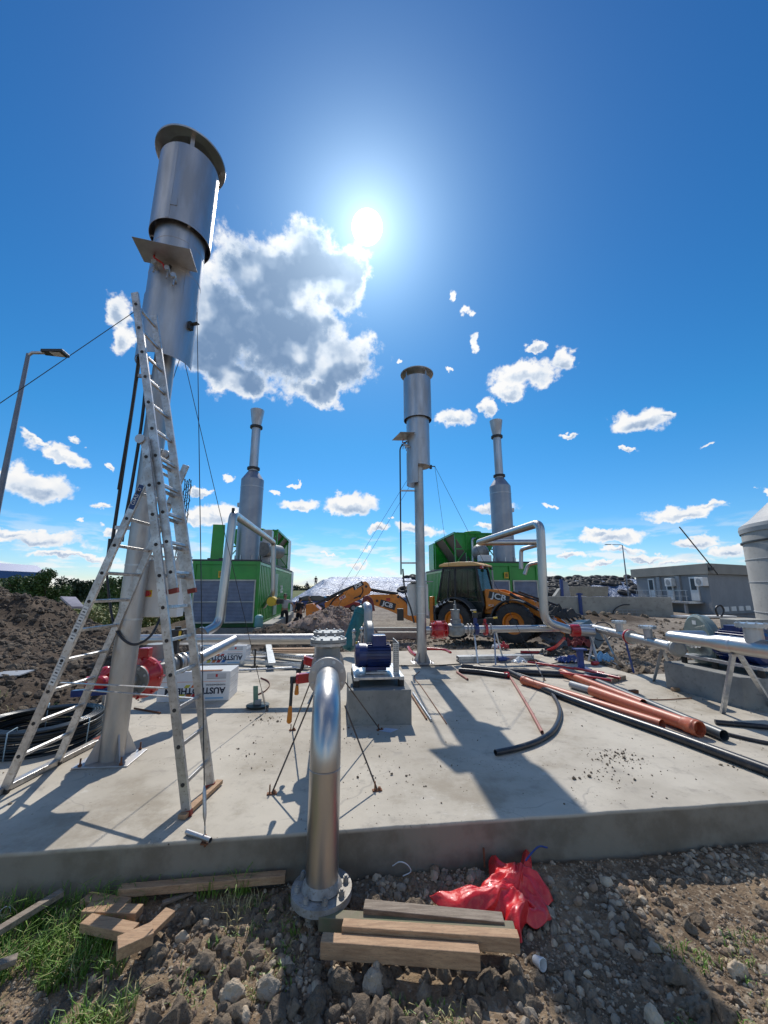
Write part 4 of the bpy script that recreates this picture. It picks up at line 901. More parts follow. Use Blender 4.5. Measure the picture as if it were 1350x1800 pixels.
# ------------------------------------------------------------------ genset containers
def genset(name, label, loc, rz, mirror, group):
    t = thing(name, label, 'generator container', loc, rz, group); T = WM[t.name]; s = mirror        # local: x right, y away, origin at ground, front right corner at x=0 for the left one
    B = lambda: MB(T); X0, X1 = (-3.0, 0.0)
    LG = 12.0; zb, zt = 0.0, 2.95
    B().box((-1.5, 6, 1.49), (2.80, 11.9, 2.86)).build('container_shell', greenp, t)
    for x in (X0, X1):
        for y in (0, LG): B().box((x + (.075 if x < -1 else -.075), y + (.075 if y < 1 else -.075), 1.475), (.16, .16, 2.95)).build('corner_post', greenp, t, bevel=.008)
        B().box((x + (.07 if x < -1 else -.07), 6, 2.87), (.15, 11.7, .16)).build('top_rail', greenp, t, bevel=.006); B().box((x + (.07 if x < -1 else -.07), 6, .08), (.15, 11.7, .16)).build('bottom_rail', greenp, t, bevel=.006)
    B().box((-1.5, .06, 2.87), (2.72, .14, .16)).build('header_beam', greenp, t, bevel=.006); B().box((-1.5, .06, .09), (2.72, .14, .18)).build('sill_beam', dgreen, t, bevel=.006)
    B().box((-1.5, .02, 1.5), (.10, .10, 2.6)).build('door_seam', greenp, t, bevel=.004)
    # corrugated sides
    for x in (X0, X1):
        m = B(); pts = []; y = .3; dirx = -1 if x < -1 else 1
        while y < LG - .3:
            pts += [(x - .085 * dirx, y), (x - .085 * dirx, y + .15), (x - .012 * dirx, y + .21), (x - .012 * dirx, y + .36)]; y += .42
        vs = []; 
        for (a, b_) in pts: vs += [(a, b_, .17), (a, b_, 2.78)]
        m.add(vs, [(2 * i, 2 * i + 1, 2 * i + 3, 2 * i + 2) for i in range(len(pts) - 1)]); m.build('corrugated_wall', greenp, t)
    # pale door and white rear part of the long side
    B().box((.005, 4.7, 1.4), (.05, 1.1, 2.3)).build('side_door', mat('pale_green_door', (.28, .42, .32), .5), t, bevel=.006)
    B().box((-1.5, 12.6, 1.5), (3.02, 1.2, 3.0)).build('rear_cabin', white, t, bevel=.01)
    text_mesh('ae', 1.0, 'emblem', white, t, T @ Vector((.012, 7.0, 1.75)), W, Z, .004)
    # two louvred doors at the end
    for xc in (-2.22, -.78):
        w_ = 1.22; lf = B()
        for zz in (.22, 2.08): lf.box((xc, -.055, zz), (w_, .05, .06))
        for xx in (-w_ / 2, w_ / 2): lf.box((xc + xx, -.055, 1.15), (.055, .05, 1.92))
        lf.box((xc, -.06, 1.12), (w_, .04, .035)); p = lf.build('louvre_frame', mat('louvre_frame_cream', (.62, .63, .55), .5), t)
        B().box((xc, -.02, 1.15), (w_, .02, 1.86)).build('louvre_backing', mat('louvre_shadow', (.16, .21, .33), .5), p)
        m = B(); k = 0
        for k in range(30): m.box((xc, -.05, .28 + k * .061), (w_ - .06, .012, .038), R3=Matrix.Rotation(R(35), 3, 'X'))
        m.build('louvre_slats', mat('louvre_blue_grey', (.36, .43, .58), .5), p)
    sg = B().box((-1.72, -.035, 2.35), (.22, .012, .30)).build('warning_sign', yel, t); B().box((-1.72, -.043, 2.35), (.13, .004, .18)).build('warning_symbol', mat('sign_brown', (.30, .18, .04), .6), sg)
    # roof deck
    B().box((-1.5, 6, 2.98), (3.1, 12.0, .10)).build('roof_sheet', mat('roof_dark', (.05, .055, .06), .6), t)
    # exhaust silencer and stack
    sx, sy = (-1.05, 1.9) if s > 0 else (-.92, 1.9)
    o_ = T @ Vector((sx, sy, 3.03)); B2 = lambda: MB()
    st = B2().lathe(o_, Z, [(0, 0), (.58, 0), (.58, 4.35), (.25, 4.85), (0, 4.85)], 44).build('silencer', mat('stack_grey_' + name + str(s), (.33, .35, .39), .42, .7, (.27, .29, .33), 1.5, .05), t)
    B2().lathe(o_, Z, [(.23, 4.8), (.23, 7.35)], 30).build('stack_pipe', steel_dull, t)
    for z in (4.98, 7.35): B2().lathe(o_, Z, [(.22, z - .05), (.33, z - .05), (.33, z + .06), (.22, z + .06)], 30).build('stack_flange', black, t)
    B2().lathe(o_, Z, [(.22, 7.4), (.24, 7.45), (.37, 8.35), (.355, 8.35), (.22, 7.5)], 32).build('stack_funnel', steel_dull, t)
    B2().lathe(o_, Z, [(.581, 3.9), (.59, 3.9), (.59, 3.94), (.581, 3.94)], 40).build('lifting_band', steel_dull, t)
    for z in (2.0, 3.0): B2().box(o_ + Vector((-.62 * s, 0, z)), (.14, .2, .2)).build('inspection_hatch', steel_dull, t)
    for k in range(7):
        a = k * .9; B2().box(o_ + Vector((math.cos(a) * .6, math.sin(a) * .6, .16)), (.05, .05, .32), rz=a).build('stack_foot', steel_dull, t)
    B2().cyl(o_ + Vector((.5, .9, .75)), o_ + Vector((.9, 2.6, .75)), .38, 26).build('exhaust_duct', castg, t)
    # v-shaped table coolers on a green frame
    g = [B() for _ in range(2)]
    cx = -1.45; y0, y1 = 4.6, 9.5
    for (xa, xb) in ((cx - .20, cx - 1.35), (cx + .20, cx + 1.35)):
        q = [(xa, y0, 3.35), (xa, y1, 3.35), (xb, y1, 5.05), (xb, y0, 5.05)]; nrm = Vector((1, 0, .62)).normalized() if xb < xa else Vector((-1, 0, .62)).normalized()
        co = B().prism(q, 0, .22, nrm).build('cooler_core', mat('cooler_fins', (.13, .115, .10), .6, .4, (.20, .18, .16), 20), t)
        for yy in (y0, (y0 + y1) / 2, y1): B().beam(Vector((xa, yy, 3.35)), Vector((xb, yy, 5.05)), .08, .30).build('cooler_rib', greenp, co)
    for yy in (y0, y1):
        m = B(); m.prism([(cx - .25, yy, 3.1), (cx + .25, yy, 3.1), (cx + 1.45, yy, 5.12), (cx - 1.45, yy, 5.12)], -.03, .03, (0, 1, 0)); m.build('cooler_end_sheet', greenp, t)
        for xx in (-1.4, -.7, 0, .7, 1.4):
            B().box((cx + xx, yy - .06, 4.1), (.07, .07, 2.05)).build('frame_post', greenp, t)
        for zz in (3.2, 4.1, 5.08): B().box((cx, yy - .07, zz), (2.9, .06, .08)).build('frame_rail', greenp, t)
        B().beam(Vector((cx - 1.4, yy - .1, 3.2)), Vector((cx, yy - .1, 5.0)), .05, .05).build('frame_brace', greenp, t); B().beam(Vector((cx + 1.4, yy - .1, 3.2)), Vector((cx, yy - .1, 5.0)), .05, .05).build('frame_brace', greenp, t)
    for xx in (-1.4, 1.4): B().box((cx + xx, (y0 + y1) / 2, 5.1), (.1, y1 - y0, .12)).build('frame_rail', greenp, t)
    for k in range(4): B().lathe((cx, y0 + .7 + k * 1.2, 5.1), (0, 0, 1), [(.5, 0), (.55, .02), (.55, .16), (.5, .18)], 28).build('fan_ring', greenp, t)
    for a_, b_ in (((cx - .4, y0 - .3, 3.1), (cx - .4, y0 - .3, 4.7)), ((cx + .3, y0 - .35, 3.1), (cx + .3, y0 - .35, 4.3))):
        B().tube(fillet([Vector(a_), Vector(b_), Vector(b_) + Vector((.35, .3, .1))], .15), .07, 14).build('water_pipe', galv, t)
    B().box((-.75, 10.9, 4.2), (1.3, 1.6, 2.2)).build('air_unit', white, t, bevel=.02); B().box((-2.2, 10.9, 4.1), (1.3, 1.6, 2.0)).build('air_unit', greenp, t, bevel=.02)
    if s > 0:
        B().box((-2.35, 1.2, 3.95), (.55, .25, 1.75), rz=.2).build('upright_panel', greenp, t, bevel=.01); B().box((-1.9, 1.3, 3.9), (.12, .3, 1.4), rz=.2).build('panel_flange', greenp, t)
        B().box((-2.3, 1.6, 3.12), (.9, 1.0, .10)).build('panel_tray', black, t)
        B().box((-.35, 3.4, 4.0), (.5, .6, 1.8)).build('duct_box', steel_dull, t, bevel=.02)
    else:
        B().ball(T.inverted() @ (o_ + Vector((-1.0, 1.2, .75))), .48, 22, (1, 1.2, 1)).build('round_muffler', castg, t)
        B().box((-2.2, 1.5, 3.25), (.6, .5, .4)).build('valve_box', white, t, bevel=.02)
    # concrete footing
    B().box((-1.45, 6.2, -.27), (3.3, 13.2, .50)).build('footing', conc, t)
    return t
gl = Vector((-5.75, 18.0, .05)); gr_ = Vector((7.72, 19.35, .05))
genset('generator_container', 'green generator container at left with an upright green panel on its roof behind the ladder', gl, SA, 1, 'green generator containers with exhaust stacks')
genset('generator_container', 'green generator container at right, partly behind the orange digger', gr_, SA, -1, 'green generator containers with exhaust stacks')

# tall pipe loops serving the containers
pl_ = thing('gas_pipe_loop', 'tall stainless pipe loop rising in front of the left green container', 'pipe', P(398, 1100, 10))
top = P(410, 903, 10.0); bot = Vector((top.x + .02, 10.0, .78)); far = P(481, 953, 17.8); fb = P(480, 1045, 17.8); fe = P(463, 1066, 18.6)
MB().tube(fillet([P(352, 1116, 9.3), P(385, 1098, 9.9), top, far, fb, fe], .22, 8), .108, 26).build('pipe', steel, pl_)
flange(MB(), P(356, 1114, 9.35), (P(385, 1098, 9.9) - P(352, 1116, 9.3)), .16, .06, 26).build('flange_ring', steel, pl_)
MB().box(P(410, 897, 10.0), (.06, .06, .12)).build('vent_cock', black, pl_); yv = P(479, 1057, 17.4); MB().cyl(yv - Vector((0, .2, 0)), yv + Vector((0, .2, 0)), .2, 18).build('yellow_actuator', yel, pl_); MB().box(yv + Vector((.35, 0, .0)), (.28, .25, .2)).build('actuator_box', black, pl_)
pr_ = thing('gas_pipe_loop', 'tall stainless pipe loop rising in front of the right green container', 'pipe', P(952, 1090, 9.9))
top = P(945, 919, 9.9); f2 = P(839, 954, 14.2); f3 = P(950, 953, 14.4)
MB().tube(fillet([P(1045, 1112, 10.0), P(1003, 1108, 10.1), P(957, 1093, 9.95), Vector((top.x + .07, 9.9, top.z)), f2, f3], .26, 9), .108, 26).build('pipe', steel, pr_)
MB().tube(fillet([P(945, 958, 14.6), P(916, 966, 15.6), P(916, 1000, 15.6)], .15), .08, 18).build('return_pipe', steel_dull, pr_)
MB().tube(fillet([P(950, 988, 15.2), P(928, 993, 15.6), P(922, 1010, 15.6)], .15), .07, 18).build('return_pipe', steel_dull, pr_)
MB().lathe(P(1010, 1108, 10.05), (1, .0, 0), [(.10, -.12), (.15, -.10), (.15, .10), (.10, .12)], 24).build('red_flange', red, pr_)

# ------------------------------------------------------------------ backhoe loader
th = R(-34); bo = Vector((4.25, 15.7, -.16))
bh = thing('backhoe_loader', 'orange backhoe loader with black cab working between the middle flare and the right container', 'backhoe loader', bo, th); T = WM[bh.name]; B = lambda: MB(T)
def wheel(x, y, r, w):
    s_ = -1 if y < 0 else 1; c = Vector((x, y, r)); ax = Vector((0, s_, 0))
    m = B().lathe(c, ax, [(.36, -w / 2), (r * .80, -w / 2), (r * .95, -w * .44), (r * .985, -w * .2), (r * .985, w * .2), (r * .95, w * .44), (r * .80, w / 2), (.40, w / 2), (.37, w * .36)], 44)
    for k in range(20):
        for sg in (-1, 1):
            a = 2 * math.pi * (k + (.25 if sg > 0 else -.25)) / 20; d0 = Vector((math.cos(a), 0, math.sin(a))); a2 = a + .16; d1 = Vector((math.cos(a2), 0, math.sin(a2)))
            m.beam(c + d0 * r * .985 + Vector((0, 0, 0)), c + d1 * r * .955 + Vector((0, sg * w * .46, 0)), .05, .06, up=d0)
    ty = m.build('wheel', rubber, bh)
    rm = B().lathe(c, ax, [(.40, w * .30), (.38, w * .44), (.34, w * .42), (.30, w * .18), (.17, w * .14), (0, w * .14)], 36).build('rim', yellow_o, ty)
    B().lathe(c, ax, [(.17, w * .13), (.19, w * .20), (.15, w * .30), (.08, w * .34), (0, w * .34)], 6).build('hub', black, ty)
for x in (-1.12, 1.15):
    for y in (-.92, .92): wheel(x, y, .70, .46)
B().box((.1, 0, .72), (3.9, .70, .42)).box((-1.12, 0, .70), (.3, 1.5, .3)).box((1.15, 0, .70), (.3, 1.5, .3)).build('chassis', black, bh, bevel=.02)
B().box((.0, -.62, .55), (1.05, .42, .50)).box((0, .62, .55), (1.05, .42, .5)).build('side_tank', black, bh, bevel=.04)
B().prism([(-.15, 0, .95), (1.75, 0, .95), (1.8, 0, 1.45), (1.5, 0, 1.60), (-.15, 0, 1.86)], -.40, .40, (0, 1, 0)).build('bonnet', yellow_o, bh, bevel=.05)
# cab
bk = black
T0 = T; TC = T @ Matrix.Translation((-.60, 0, 0)); B = lambda: MB(TC)
B().prism([(-1.42, 0, 1.28), (-1.2, 0, 1.12), (-.45, 0, 1.12), (-.2, 0, .70), (.40, 0, .70), (.55, 0, 1.25), (.50, 0, 1.40), (-1.45, 0, 1.40)], -.66, .66, (0, 1, 0)).build('cab_tub', bk, bh, bevel=.03)
pl4 = {'rear_lower': (-1.42, 1.36), 'rear_top': (-1.12, 2.78), 'front_low': (.56, 1.3), 'front_top': (.30, 2.78), 'mid': (-.62, 1.3)}
for y in (-.66, .66):
    for a_, b_, w_ in (((-1.42, 1.36), (-1.10, 2.78), .07), ((.56, 1.25), (.30, 2.78), .08), ((-.62, 1.2), (-.58, 2.78), .07), ((-.98, 1.36), (-.82, 2.6), .05), ((-.62, 1.0), (.40, .85), .06)):
        B().beam(Vector((a_[0], y, a_[1])), Vector((b_[0], y, b_[1])), .06, w_, up=(1, 0, .2)).build('cab_pillar', bk, bh, bevel=.008)
    B().prism([(-1.38, y, 1.40), (-.62, y, 1.40), (-.58, y, 2.72), (-1.10, y, 2.72)], -.006, .006, (0, 1, 0)).build('side_window', glass, bh)
    B().prism([(-.60, y, 1.0), (.42, y, .95), (.54, y, 1.32), (.29, y, 2.72), (-.57, y, 2.72)], -.006, .006, (0, 1, 0)).build('door_window', glass, bh)
    B().box((-.1, y * 1.03, 1.52), (.5, .03, .03)).build('door_handle', bk, bh)
B().prism([(-1.42, -.62, 1.40), (-1.42, .62, 1.40), (-1.10, .62, 2.72), (-1.10, -.62, 2.72)], -.006, .006, (1, 0, .2)).build('rear_window', glass, bh)
B().prism([(.56, -.62, 1.35), (.56, .62, 1.35), (.30, .62, 2.72), (.30, -.62, 2.72)], -.006, .006, (1, 0, .2)).build('windscreen', glass, bh)
for z, x0, x1 in ((2.76, -1.12, .32),): B().box(((x0 + x1) / 2, 0, z), (x1 - x0 + .06, 1.36, .07)).build('cab_top_frame', bk, bh, bevel=.01)
rf = B(); prof = []
for i in range(9): pass
rf.prism([(-1.30, 0, 2.80), (-1.28, 0, 2.88), (-1.05, 0, 2.95), (-.4, 0, 2.985), (.2, 0, 2.96), (.50, 0, 2.86), (.52, 0, 2.80)], -.72, .72, (0, 1, 0)).build('cab_roof', roofy, bh, bevel=.05, seg=3)
for y in (-.55, .55): B().box((.50, y, 2.74), (.10, .18, .11)).build('work_lamp', [red, bk][y > 0], bh, bevel=.02)
B().box((-.75, 0, 1.55), (.5, .5, .35)).box((-.92, 0, 1.95), (.14, .48, .7)).build('seat', rubber, bh, bevel=.05)
B().tube([Vector((.15, 0, 1.3)), Vector((.02, 0, 1.8))], .03, 10).lathe((.02, 0, 1.82), (-.25, 0, 1), [(.17, 0), (.19, .015), (.17, .03)], 20).build('steering_wheel', bk, bh)
B().box((-.2, 0, 2.97), (.3, .3, .10)).build('roof_beacon_box', greyp, bh, bevel=.02)
B().cyl((.85, -.36, 1.75), (.85, -.36, 2.62), .033, 14).build('exhaust', greyp, bh)
B = lambda: MB(T)
def fender(x0, r, w, y, m, a0, a1, nm):
    pts = []; n = 14
    for k in range(n + 1):
        a = R(a0 + (a1 - a0) * k / n); pts.append((x0 + math.cos(a) * r, .70 + math.sin(a) * r))
    o_ = B(); vs = []
    for (a, b_) in pts:
        for yy in (-w / 2, w / 2):
            for dz in (0, .05): vs.append((a + (a - x0) * dz, y + yy, b_ + (b_ - .7) * dz))
    fs = []
    for k in range(n):
        q = 4 * k; fs += [(q, q + 4, q + 6, q + 2), (q + 1, q + 3, q + 7, q + 5), (q, q + 1, q + 5, q + 4), (q + 2, q + 6, q + 7, q + 3)]
    fs += [(0, 2, 3, 1), (4 * n, 4 * n + 1, 4 * n + 3, 4 * n + 2)]
    o_.add(vs, fs).build(nm, m, bh)
for y in (-.92, .92):
    fender(-1.12, .84, .52, y, greyp if False else mat('fender_grey_black', (.06, .065, .07), .55), 22, 165, 'rear_fender'); fender(1.15, .80, .42, y, MAT['fender_grey_black'], 62, 165, 'front_fender')
# fender decal (zebra facets)
for k in range(4): B().prism([(-1.85 + k * .16, -1.19, 1.18 + k * .08), (-1.70 + k * .16, -1.19, 1.20 + k * .09), (-1.78 + k * .16, -1.19, 1.33 + k * .06)], 0, .004, (0, -1, 0)).build('fender_decal', white if k % 2 == 0 else greyp, bh)
# loader arms, cylinders and bucket
B = lambda: MB(T)
for y in (-.50, .50):
    B().prism([(-.02, y, 1.90), (.42, y, 1.88), (1.20, y, 1.62), (1.95, y, 1.22), (2.95, y, .42), (2.80, y, .30), (1.8, y, .98), (1.15, y, 1.28), (.5, y, 1.33), (-.02, y, 1.10)], -.06, .06, (0, 1, 0)).build('loader_arm', yellow_o, bh, bevel=.015)
    B().cyl((.95, y * 1.15, 1.72), (1.9, y * 1.15, 1.18), .055, 14).build('loader_ram', bk, bh); B().cyl((1.9, y * 1.15, 1.18), (2.5, y * 1.15, .85), .03, 12).build('ram_rod', steel, bh)
    B().cyl((1.0, y * .8, 1.80), (2.4, y * .8, 1.30), .04, 12).build('bucket_ram', bk, bh); B().beam((2.4, y * .8, 1.30), (2.95, y * .8, .75), .05, .08).build('bucket_link', bk, bh)
bu = [(2.85, 0, .75), (3.35, 0, .80), (3.75, 0, .05), (3.05, 0, 0), (2.80, 0, .25)]
B().prism(bu, -1.08, 1.08, (0, 1, 0)).build('front_bucket', bk, bh, bevel=.02)
B().prism([(2.70, 0, .32), (2.98, 0, .62), (3.08, 0, .35)], -.95, -.7, (0, 1, 0)).build('bucket_bracket', yellow_o, bh)
# decals
dy = -.5615; bonnet_side = lambda x, z: T @ Vector((x, dy - .003, z))
rx = (T.to_3x3() @ Vector((math.cos(R(-14)), 0, math.sin(R(-14))))); ry = (T.to_3x3() @ Vector((math.sin(R(14)), 0, math.cos(R(14)))))
text_mesh('JCB', .30, 'lettering', white, bh, T @ Vector((.52, dy - .008, 1.60)), rx, ry, .003, bold=.008, xs=1.2)
bg_ = B(); c0 = Vector((.52, dy - .004, 1.60)); ux_, uy_ = Vector((math.cos(R(-14)), 0, math.sin(R(-14)))), Vector((math.sin(R(14)), 0, math.cos(R(14))))
bg_.prism([c0 - ux_ * .40 - uy_ * .13, c0 + ux_ * .40 - uy_ * .13, c0 + ux_ * .40 + uy_ * .13, c0 - ux_ * .40 + uy_ * .13], 0, .003, (0, -1, 0)).build('lettering_panel', bk, bh)
B().prism([(.20, -.41, 1.0), (.7, -.41, 1.0), (.7, -.41, 1.3), (.20, -.41, 1.3)], 0, .005, (0, -1, 0)).build('bonnet_vent', mat('dark_orange', (.40, .12, .01), .5), bh)
text_mesh('4CX', .12, 'model_lettering', white, bh, T @ Vector((.20, -.565, 1.28)), T.to_3x3() @ Vector((1, 0, 0)), Z, .002)
# rear frame, stabiliser and digging arm (swung to the left of the machine)
B().box((-2.02, 0, .95), (.22, 2.1, .55)).box((-1.8, 0, .8), (.5, .7, .4)).build('rear_frame', bk, bh, bevel=.02)
for y in (-.98, .98): B().box((-2.10, y, .85), (.16, .18, 1.5)).build('stabiliser', yellow_o, bh, bevel=.015)
Ya = 16.75
def arm(pts, half, nm, m, dY=0.): return MB().prism([P(px, py, Ya + dY) for px, py in pts], -half, half, (0, 1, 0)).build(nm, m, bh, bevel=.02)
arm([(640, 1053), (645, 1047), (655, 1045), (700, 1045), (708, 1051), (722, 1074), (733, 1081), (745, 1082), (748, 1096), (735, 1096), (716, 1089), (700, 1080), (682, 1072), (656, 1063), (643, 1060)], .14, 'boom', yellow_o)
arm([(571, 1060), (604, 1041), (638, 1023), (643, 1021.5), (648, 1026), (653, 1036), (650, 1043), (636, 1052), (612, 1063), (590, 1072), (572, 1068)], .13, 'dipper', yellow_o, -.05)
arm([(548, 1067), (572, 1056), (634, 1027), (632, 1024), (600, 1037), (552, 1061)], .07, 'dipper_ram', bk, -.02)
MB().tube([P(650, 1036, Ya), P(672, 1040, Ya), P(700, 1044, Ya)], .07, 14).build('boom_ram', bk, bh); MB().tube([P(560, 1076, Ya), P(580, 1062, Ya), P(600, 1048, Ya)], .05, 10).build('hydraulic_hose', bk, bh)
MB().tube(bez([P(603, 1042, Ya - .2), P(585, 1056, Ya - .25), P(577, 1072, Ya - .25)]), .03, 8).build('hydraulic_hose', rubber, bh); MB().tube(bez([P(704, 1050, Ya - .2), P(714, 1058, Ya - .25), P(722, 1072, Ya - .25), P(736, 1078, Ya - .2)]), .03, 8).build('hydraulic_hose', rubber, bh)
MB().tube(bez([P(636, 1032, Ya - .2), P(638, 1038, Ya - .2), P(634, 1046, Ya - .2), P(622, 1052, Ya - .2)]), .022, 8).build('hydraulic_hose', rubber, bh)
for px, py in ((644, 1031), (640, 1050), (633, 1048), (700, 1049), (663, 1056)): p = P(px, py, Ya); MB().cyl(p - Vector((0, .19, 0)), p + Vector((0, .19, 0)), .055, 14).build('pivot_pin', bk, bh)
MB().prism([P(540, 1062, Ya), P(552, 1060, Ya), P(566, 1072, Ya), P(560, 1098, Ya), P(548, 1102, Ya), P(541, 1090, Ya)], -.35, .35, (0, 1, 0)).build('digging_bucket', yellow_o, bh, bevel=.02)
def lett(txt, c, c2_, sz, Yd, m=white, h=.8, padm=black, pad=True, xs=1.15):
    a = P(*c, Yd); b_ = P(*c2_, Yd); x_ = (b_ - a).normalized(); y_ = Vector((-x_.z, 0, x_.x)); 
    if y_.z < 0: y_ = -y_
    md = (a + b_) / 2
    if pad: MB().prism([a - y_ * sz * .5, b_ - y_ * sz * .5, b_ + y_ * sz * .5, a + y_ * sz * .5], 0, .003, (0, -1, 0)).build('lettering_panel', padm, bh)
    text_mesh(txt, sz * h * 1.15, 'lettering', m, bh, md - Vector((0, .006, 0)), x_, y_, .002, bold=.008, xs=xs)
lett('JCB', (668, 1059), (695, 1067), .27, Ya - .145); lett('JCB', (621, 1034), (638, 1024.5), .19, Ya - .185); lett('4CX', (597, 1053), (607, 1047.5), .12, Ya - .185, m=red, padm=white, xs=1.)
MB().prism([P(679, 1051, Ya - .143), P(686, 1051, Ya - .143), P(686, 1056.5, Ya - .143), P(679, 1056.5, Ya - .143)], 0, .003, (0, -1, 0)).build('round_decal', red, bh)
# ------------------------------------------------------------------ pipes lying on the slab
def lay(name, label, pix, r, m, cat='pipe', group=None, inner=None, n=22, smoothp=True, z=None, zs=None, cap=True):
    pts = [G(px, py, (r + .003) if z is None else z) for px, py in pix]
    if zs: pts = [G(px, py, q) for (px, py), q in zip(pix, zs)]
    if smoothp and len(pts) > 2: pts = bez(pts, 8)
    o = MB().tube(pts, r, n, inner=inner).build(name, m); tag(o, label, cat, group); return o
def socket_pipe(label, a, b, r, sock_at_b):
    a, b = G(*a, r + .012), G(*b, r + .012); t = thing('drain_pipe', label, 'pipe', (a + b) / 2, 0, 'orange drain pipes on the slab')
    MB().tube([a, b], r, 30, inner=.93).build('pipe_barrel', orange_pipe, t)
    e, o_ = (b, a) if sock_at_b else (a, b); d_ = (o_ - e).normalized()
    MB().tube([e - d_ * .015, e + d_ * .012, e + d_ * .018, e + d_ * .05, e + d_ * .056, e + d_ * .15, e + d_ * .19], [r * 1.16, r * 1.16, r * 1.22, r * 1.22, r * 1.14, r * 1.13, r * 1.002], 30, inner=.86).build('socket', orange_pipe, t); return t
socket_pipe('rear orange drain pipe of the three, farthest from the slab edge', (988, 1182), (1131, 1237), .064, False)
socket_pipe('longest orange drain pipe, its open socket toward the viewer', (1040, 1214), (1228, 1281), .080, True)
socket_pipe('front orange drain pipe, nearest the curved black hose', (920, 1196), (1164, 1274), .064, False)
MB(); lay('pipe_end', 'short grey-ended pipe stub sticking out between the orange drain pipes', [(1004, 1203), (1044, 1215)], .06, greyp, inner=.9)
lay('black_pipe', 'very long thick black pipe running from the middle to the right picture edge', [(890, 1178), (960, 1212), (1060, 1250), (1180, 1292), (1360, 1358)], .052, black_pipe, n=26)
lay('black_pipe', 'dark grey pipe lying behind the orange drain pipes, open end to the right', [(1030, 1190), (1140, 1237), (1273, 1293)], .062, mat('dark_grey_pipe', (.06, .075, .085), .4), inner=.9)
lay('black_hose', 'curved black hose bending down to its cut end at the flare shadow', [(905, 1183), (950, 1200), (972, 1222), (984, 1250), (975, 1280), (950, 1300), (912, 1314), (871, 1323)], .030, black_pipe, 'hose', inner=.75, n=18)
lay('black_pipe', 'thick black pipe lying across behind the curved hose, its end near the blue stand', [(812, 1172), (900, 1180), (1000, 1186), (1086, 1192)], .058, black_pipe, inner=.85)
lay('black_pipe', 'short thick black pipe with a red coupling ring, at the foot of the galvanised rails', [(807, 1178), (850, 1182), (893, 1188)], .05, black_pipe, inner=.85)
c = G(890, 1187, .053); o = MB().lathe(c, (1, .12, 0), [(.055, -.05), (.062, -.05), (.062, .05), (.055, .05)], 24).build('pipe_coupling', red); tag(o, 'red coupling ring on the end of the short black pipe', 'coupling')
lay('conduit_tube', 'thin reddish tube slanting from the red coupling to the curved hose', [(897, 1190), (926, 1238), (953, 1287)], .021, mat('salmon_tube', (.42, .17, .13), .5), inner=.75)
lay('conduit_tube', 'short reddish tube piece lying left of the thick black pipes', [(803, 1181), (822, 1194)], .02, MAT['salmon_tube'], inner=.75)
lay('black_strip', 'flat black tube end right of the orange pipes, near the plinth', [(1257, 1269), (1360, 1279)], .03, black_pipe)
lay('black_strip', 'thinner black tube below the flat one at the right edge', [(1278, 1290), (1315, 1299), (1360, 1308)], .02, black_pipe)
lay('steel_tube', 'two-tone steel tube lying right of the concrete block', [(726, 1218), (758, 1266)], .016, galv, n=12)
lay('steel_tube', 'thin dark steel rod lying beside the galvanised tube', [(723, 1222), (750, 1264)], .011, rust, n=10)
lay('steel_tube', 'short steel tube piece lying at the front slab edge left of the riser', [(328, 1462), (370, 1477)], .017, steel_dull, inner=.8, n=14)
lay('cable', 'black cable running across the slab behind the middle flare base', [(700, 1170), (760, 1170), (810, 1167)], .012, black)
lay('cable', 'thin cable looping on the slab beside the flare shadow', [(738, 1180), (728, 1190), (740, 1206), (760, 1235), (785, 1272)], .006, rust, n=6)
lay('reinforcing_bar', 'knotted rusty reinforcing bar between orange pipes and plinth', [(1120, 1228), (1160, 1230), (1216, 1227)], .009, rust, n=6)
lay('steel_bar', 'short dark steel bar right of the left flare base', [(236, 1245), (282, 1253)], .012, rust, n=8)
for k, (a, b, lb) in enumerate((((905, 1160), (1062, 1183), 'upper thin red pipe across the clutter behind the thick black pipes'), ((1010, 1174), (1090, 1192), 'short red pipe pointing at the wooden block'), ((985, 1182), (1075, 1196), 'dull red pipe under the blue stand'))):
    lay('red_pipe', lb, [a, b], .024, red, group='thin red pipes', z=.07 + .03 * k)
lay('red_pipe', 'red pipe lying on the dug soil left of the clutter', [(750, 1140), (780, 1142), (792, 1147)], .035, red, z=.02)
lay('red_pipe', 'bent red pipe end sticking out of the soil before the middle flare', [(718, 1138), (722, 1145), (731, 1152)], .045, red, z=.03)
lay('red_hose', 'red hose rising in a curve from the clutter to the horizontal gas line', [(915, 1146), (950, 1146), (975, 1138), (992, 1122)], .035, red, 'hose', zs=[.04, .05, .25, .55])
# wood block
o = MB().beam(G(1066, 1197, .04), G(1094, 1190, .04), .14, .08).build('wood_block', wood_grey, bevel=.004); tag(o, 'grey wood block at the end of the thick black pipe', 'wood block')
o = MB().beam(G(1107, 1216, .03), G(1120, 1215, .03), .07, .05).build('wood_block', rust, bevel=.004); tag(o, 'small brown brick fragment behind the orange pipes', 'brick')
o = MB().beam(G(1182, 1212, .03), G(1194, 1211, .03), .07, .05).build('wood_block', wood, bevel=.004); tag(o, 'small wooden wedge against the long plinth', 'wood block')
# galvanised rail bundle
rb = thing('rail_bundle', 'bundle of galvanised channel rails lying behind the black pipes', 'metal rails', G(875, 1160))
for k in range(4):
    a = G(806, 1163, .02) + W * (.12 * (k % 2)) + Z * (.0 + .085 * (k // 2)); b_ = a + U * (1.65 if k % 2 else 1.9)
    MB().beam(a + Z * .03, b_ + Z * .03, .11, .012).beam(a + Z * .0 - W * .055, b_ - W * .055, .006, .075).beam(a + W * .055, b_ + W * .055, .006, .075).build('channel_rail', galv, rb, bevel=.002)
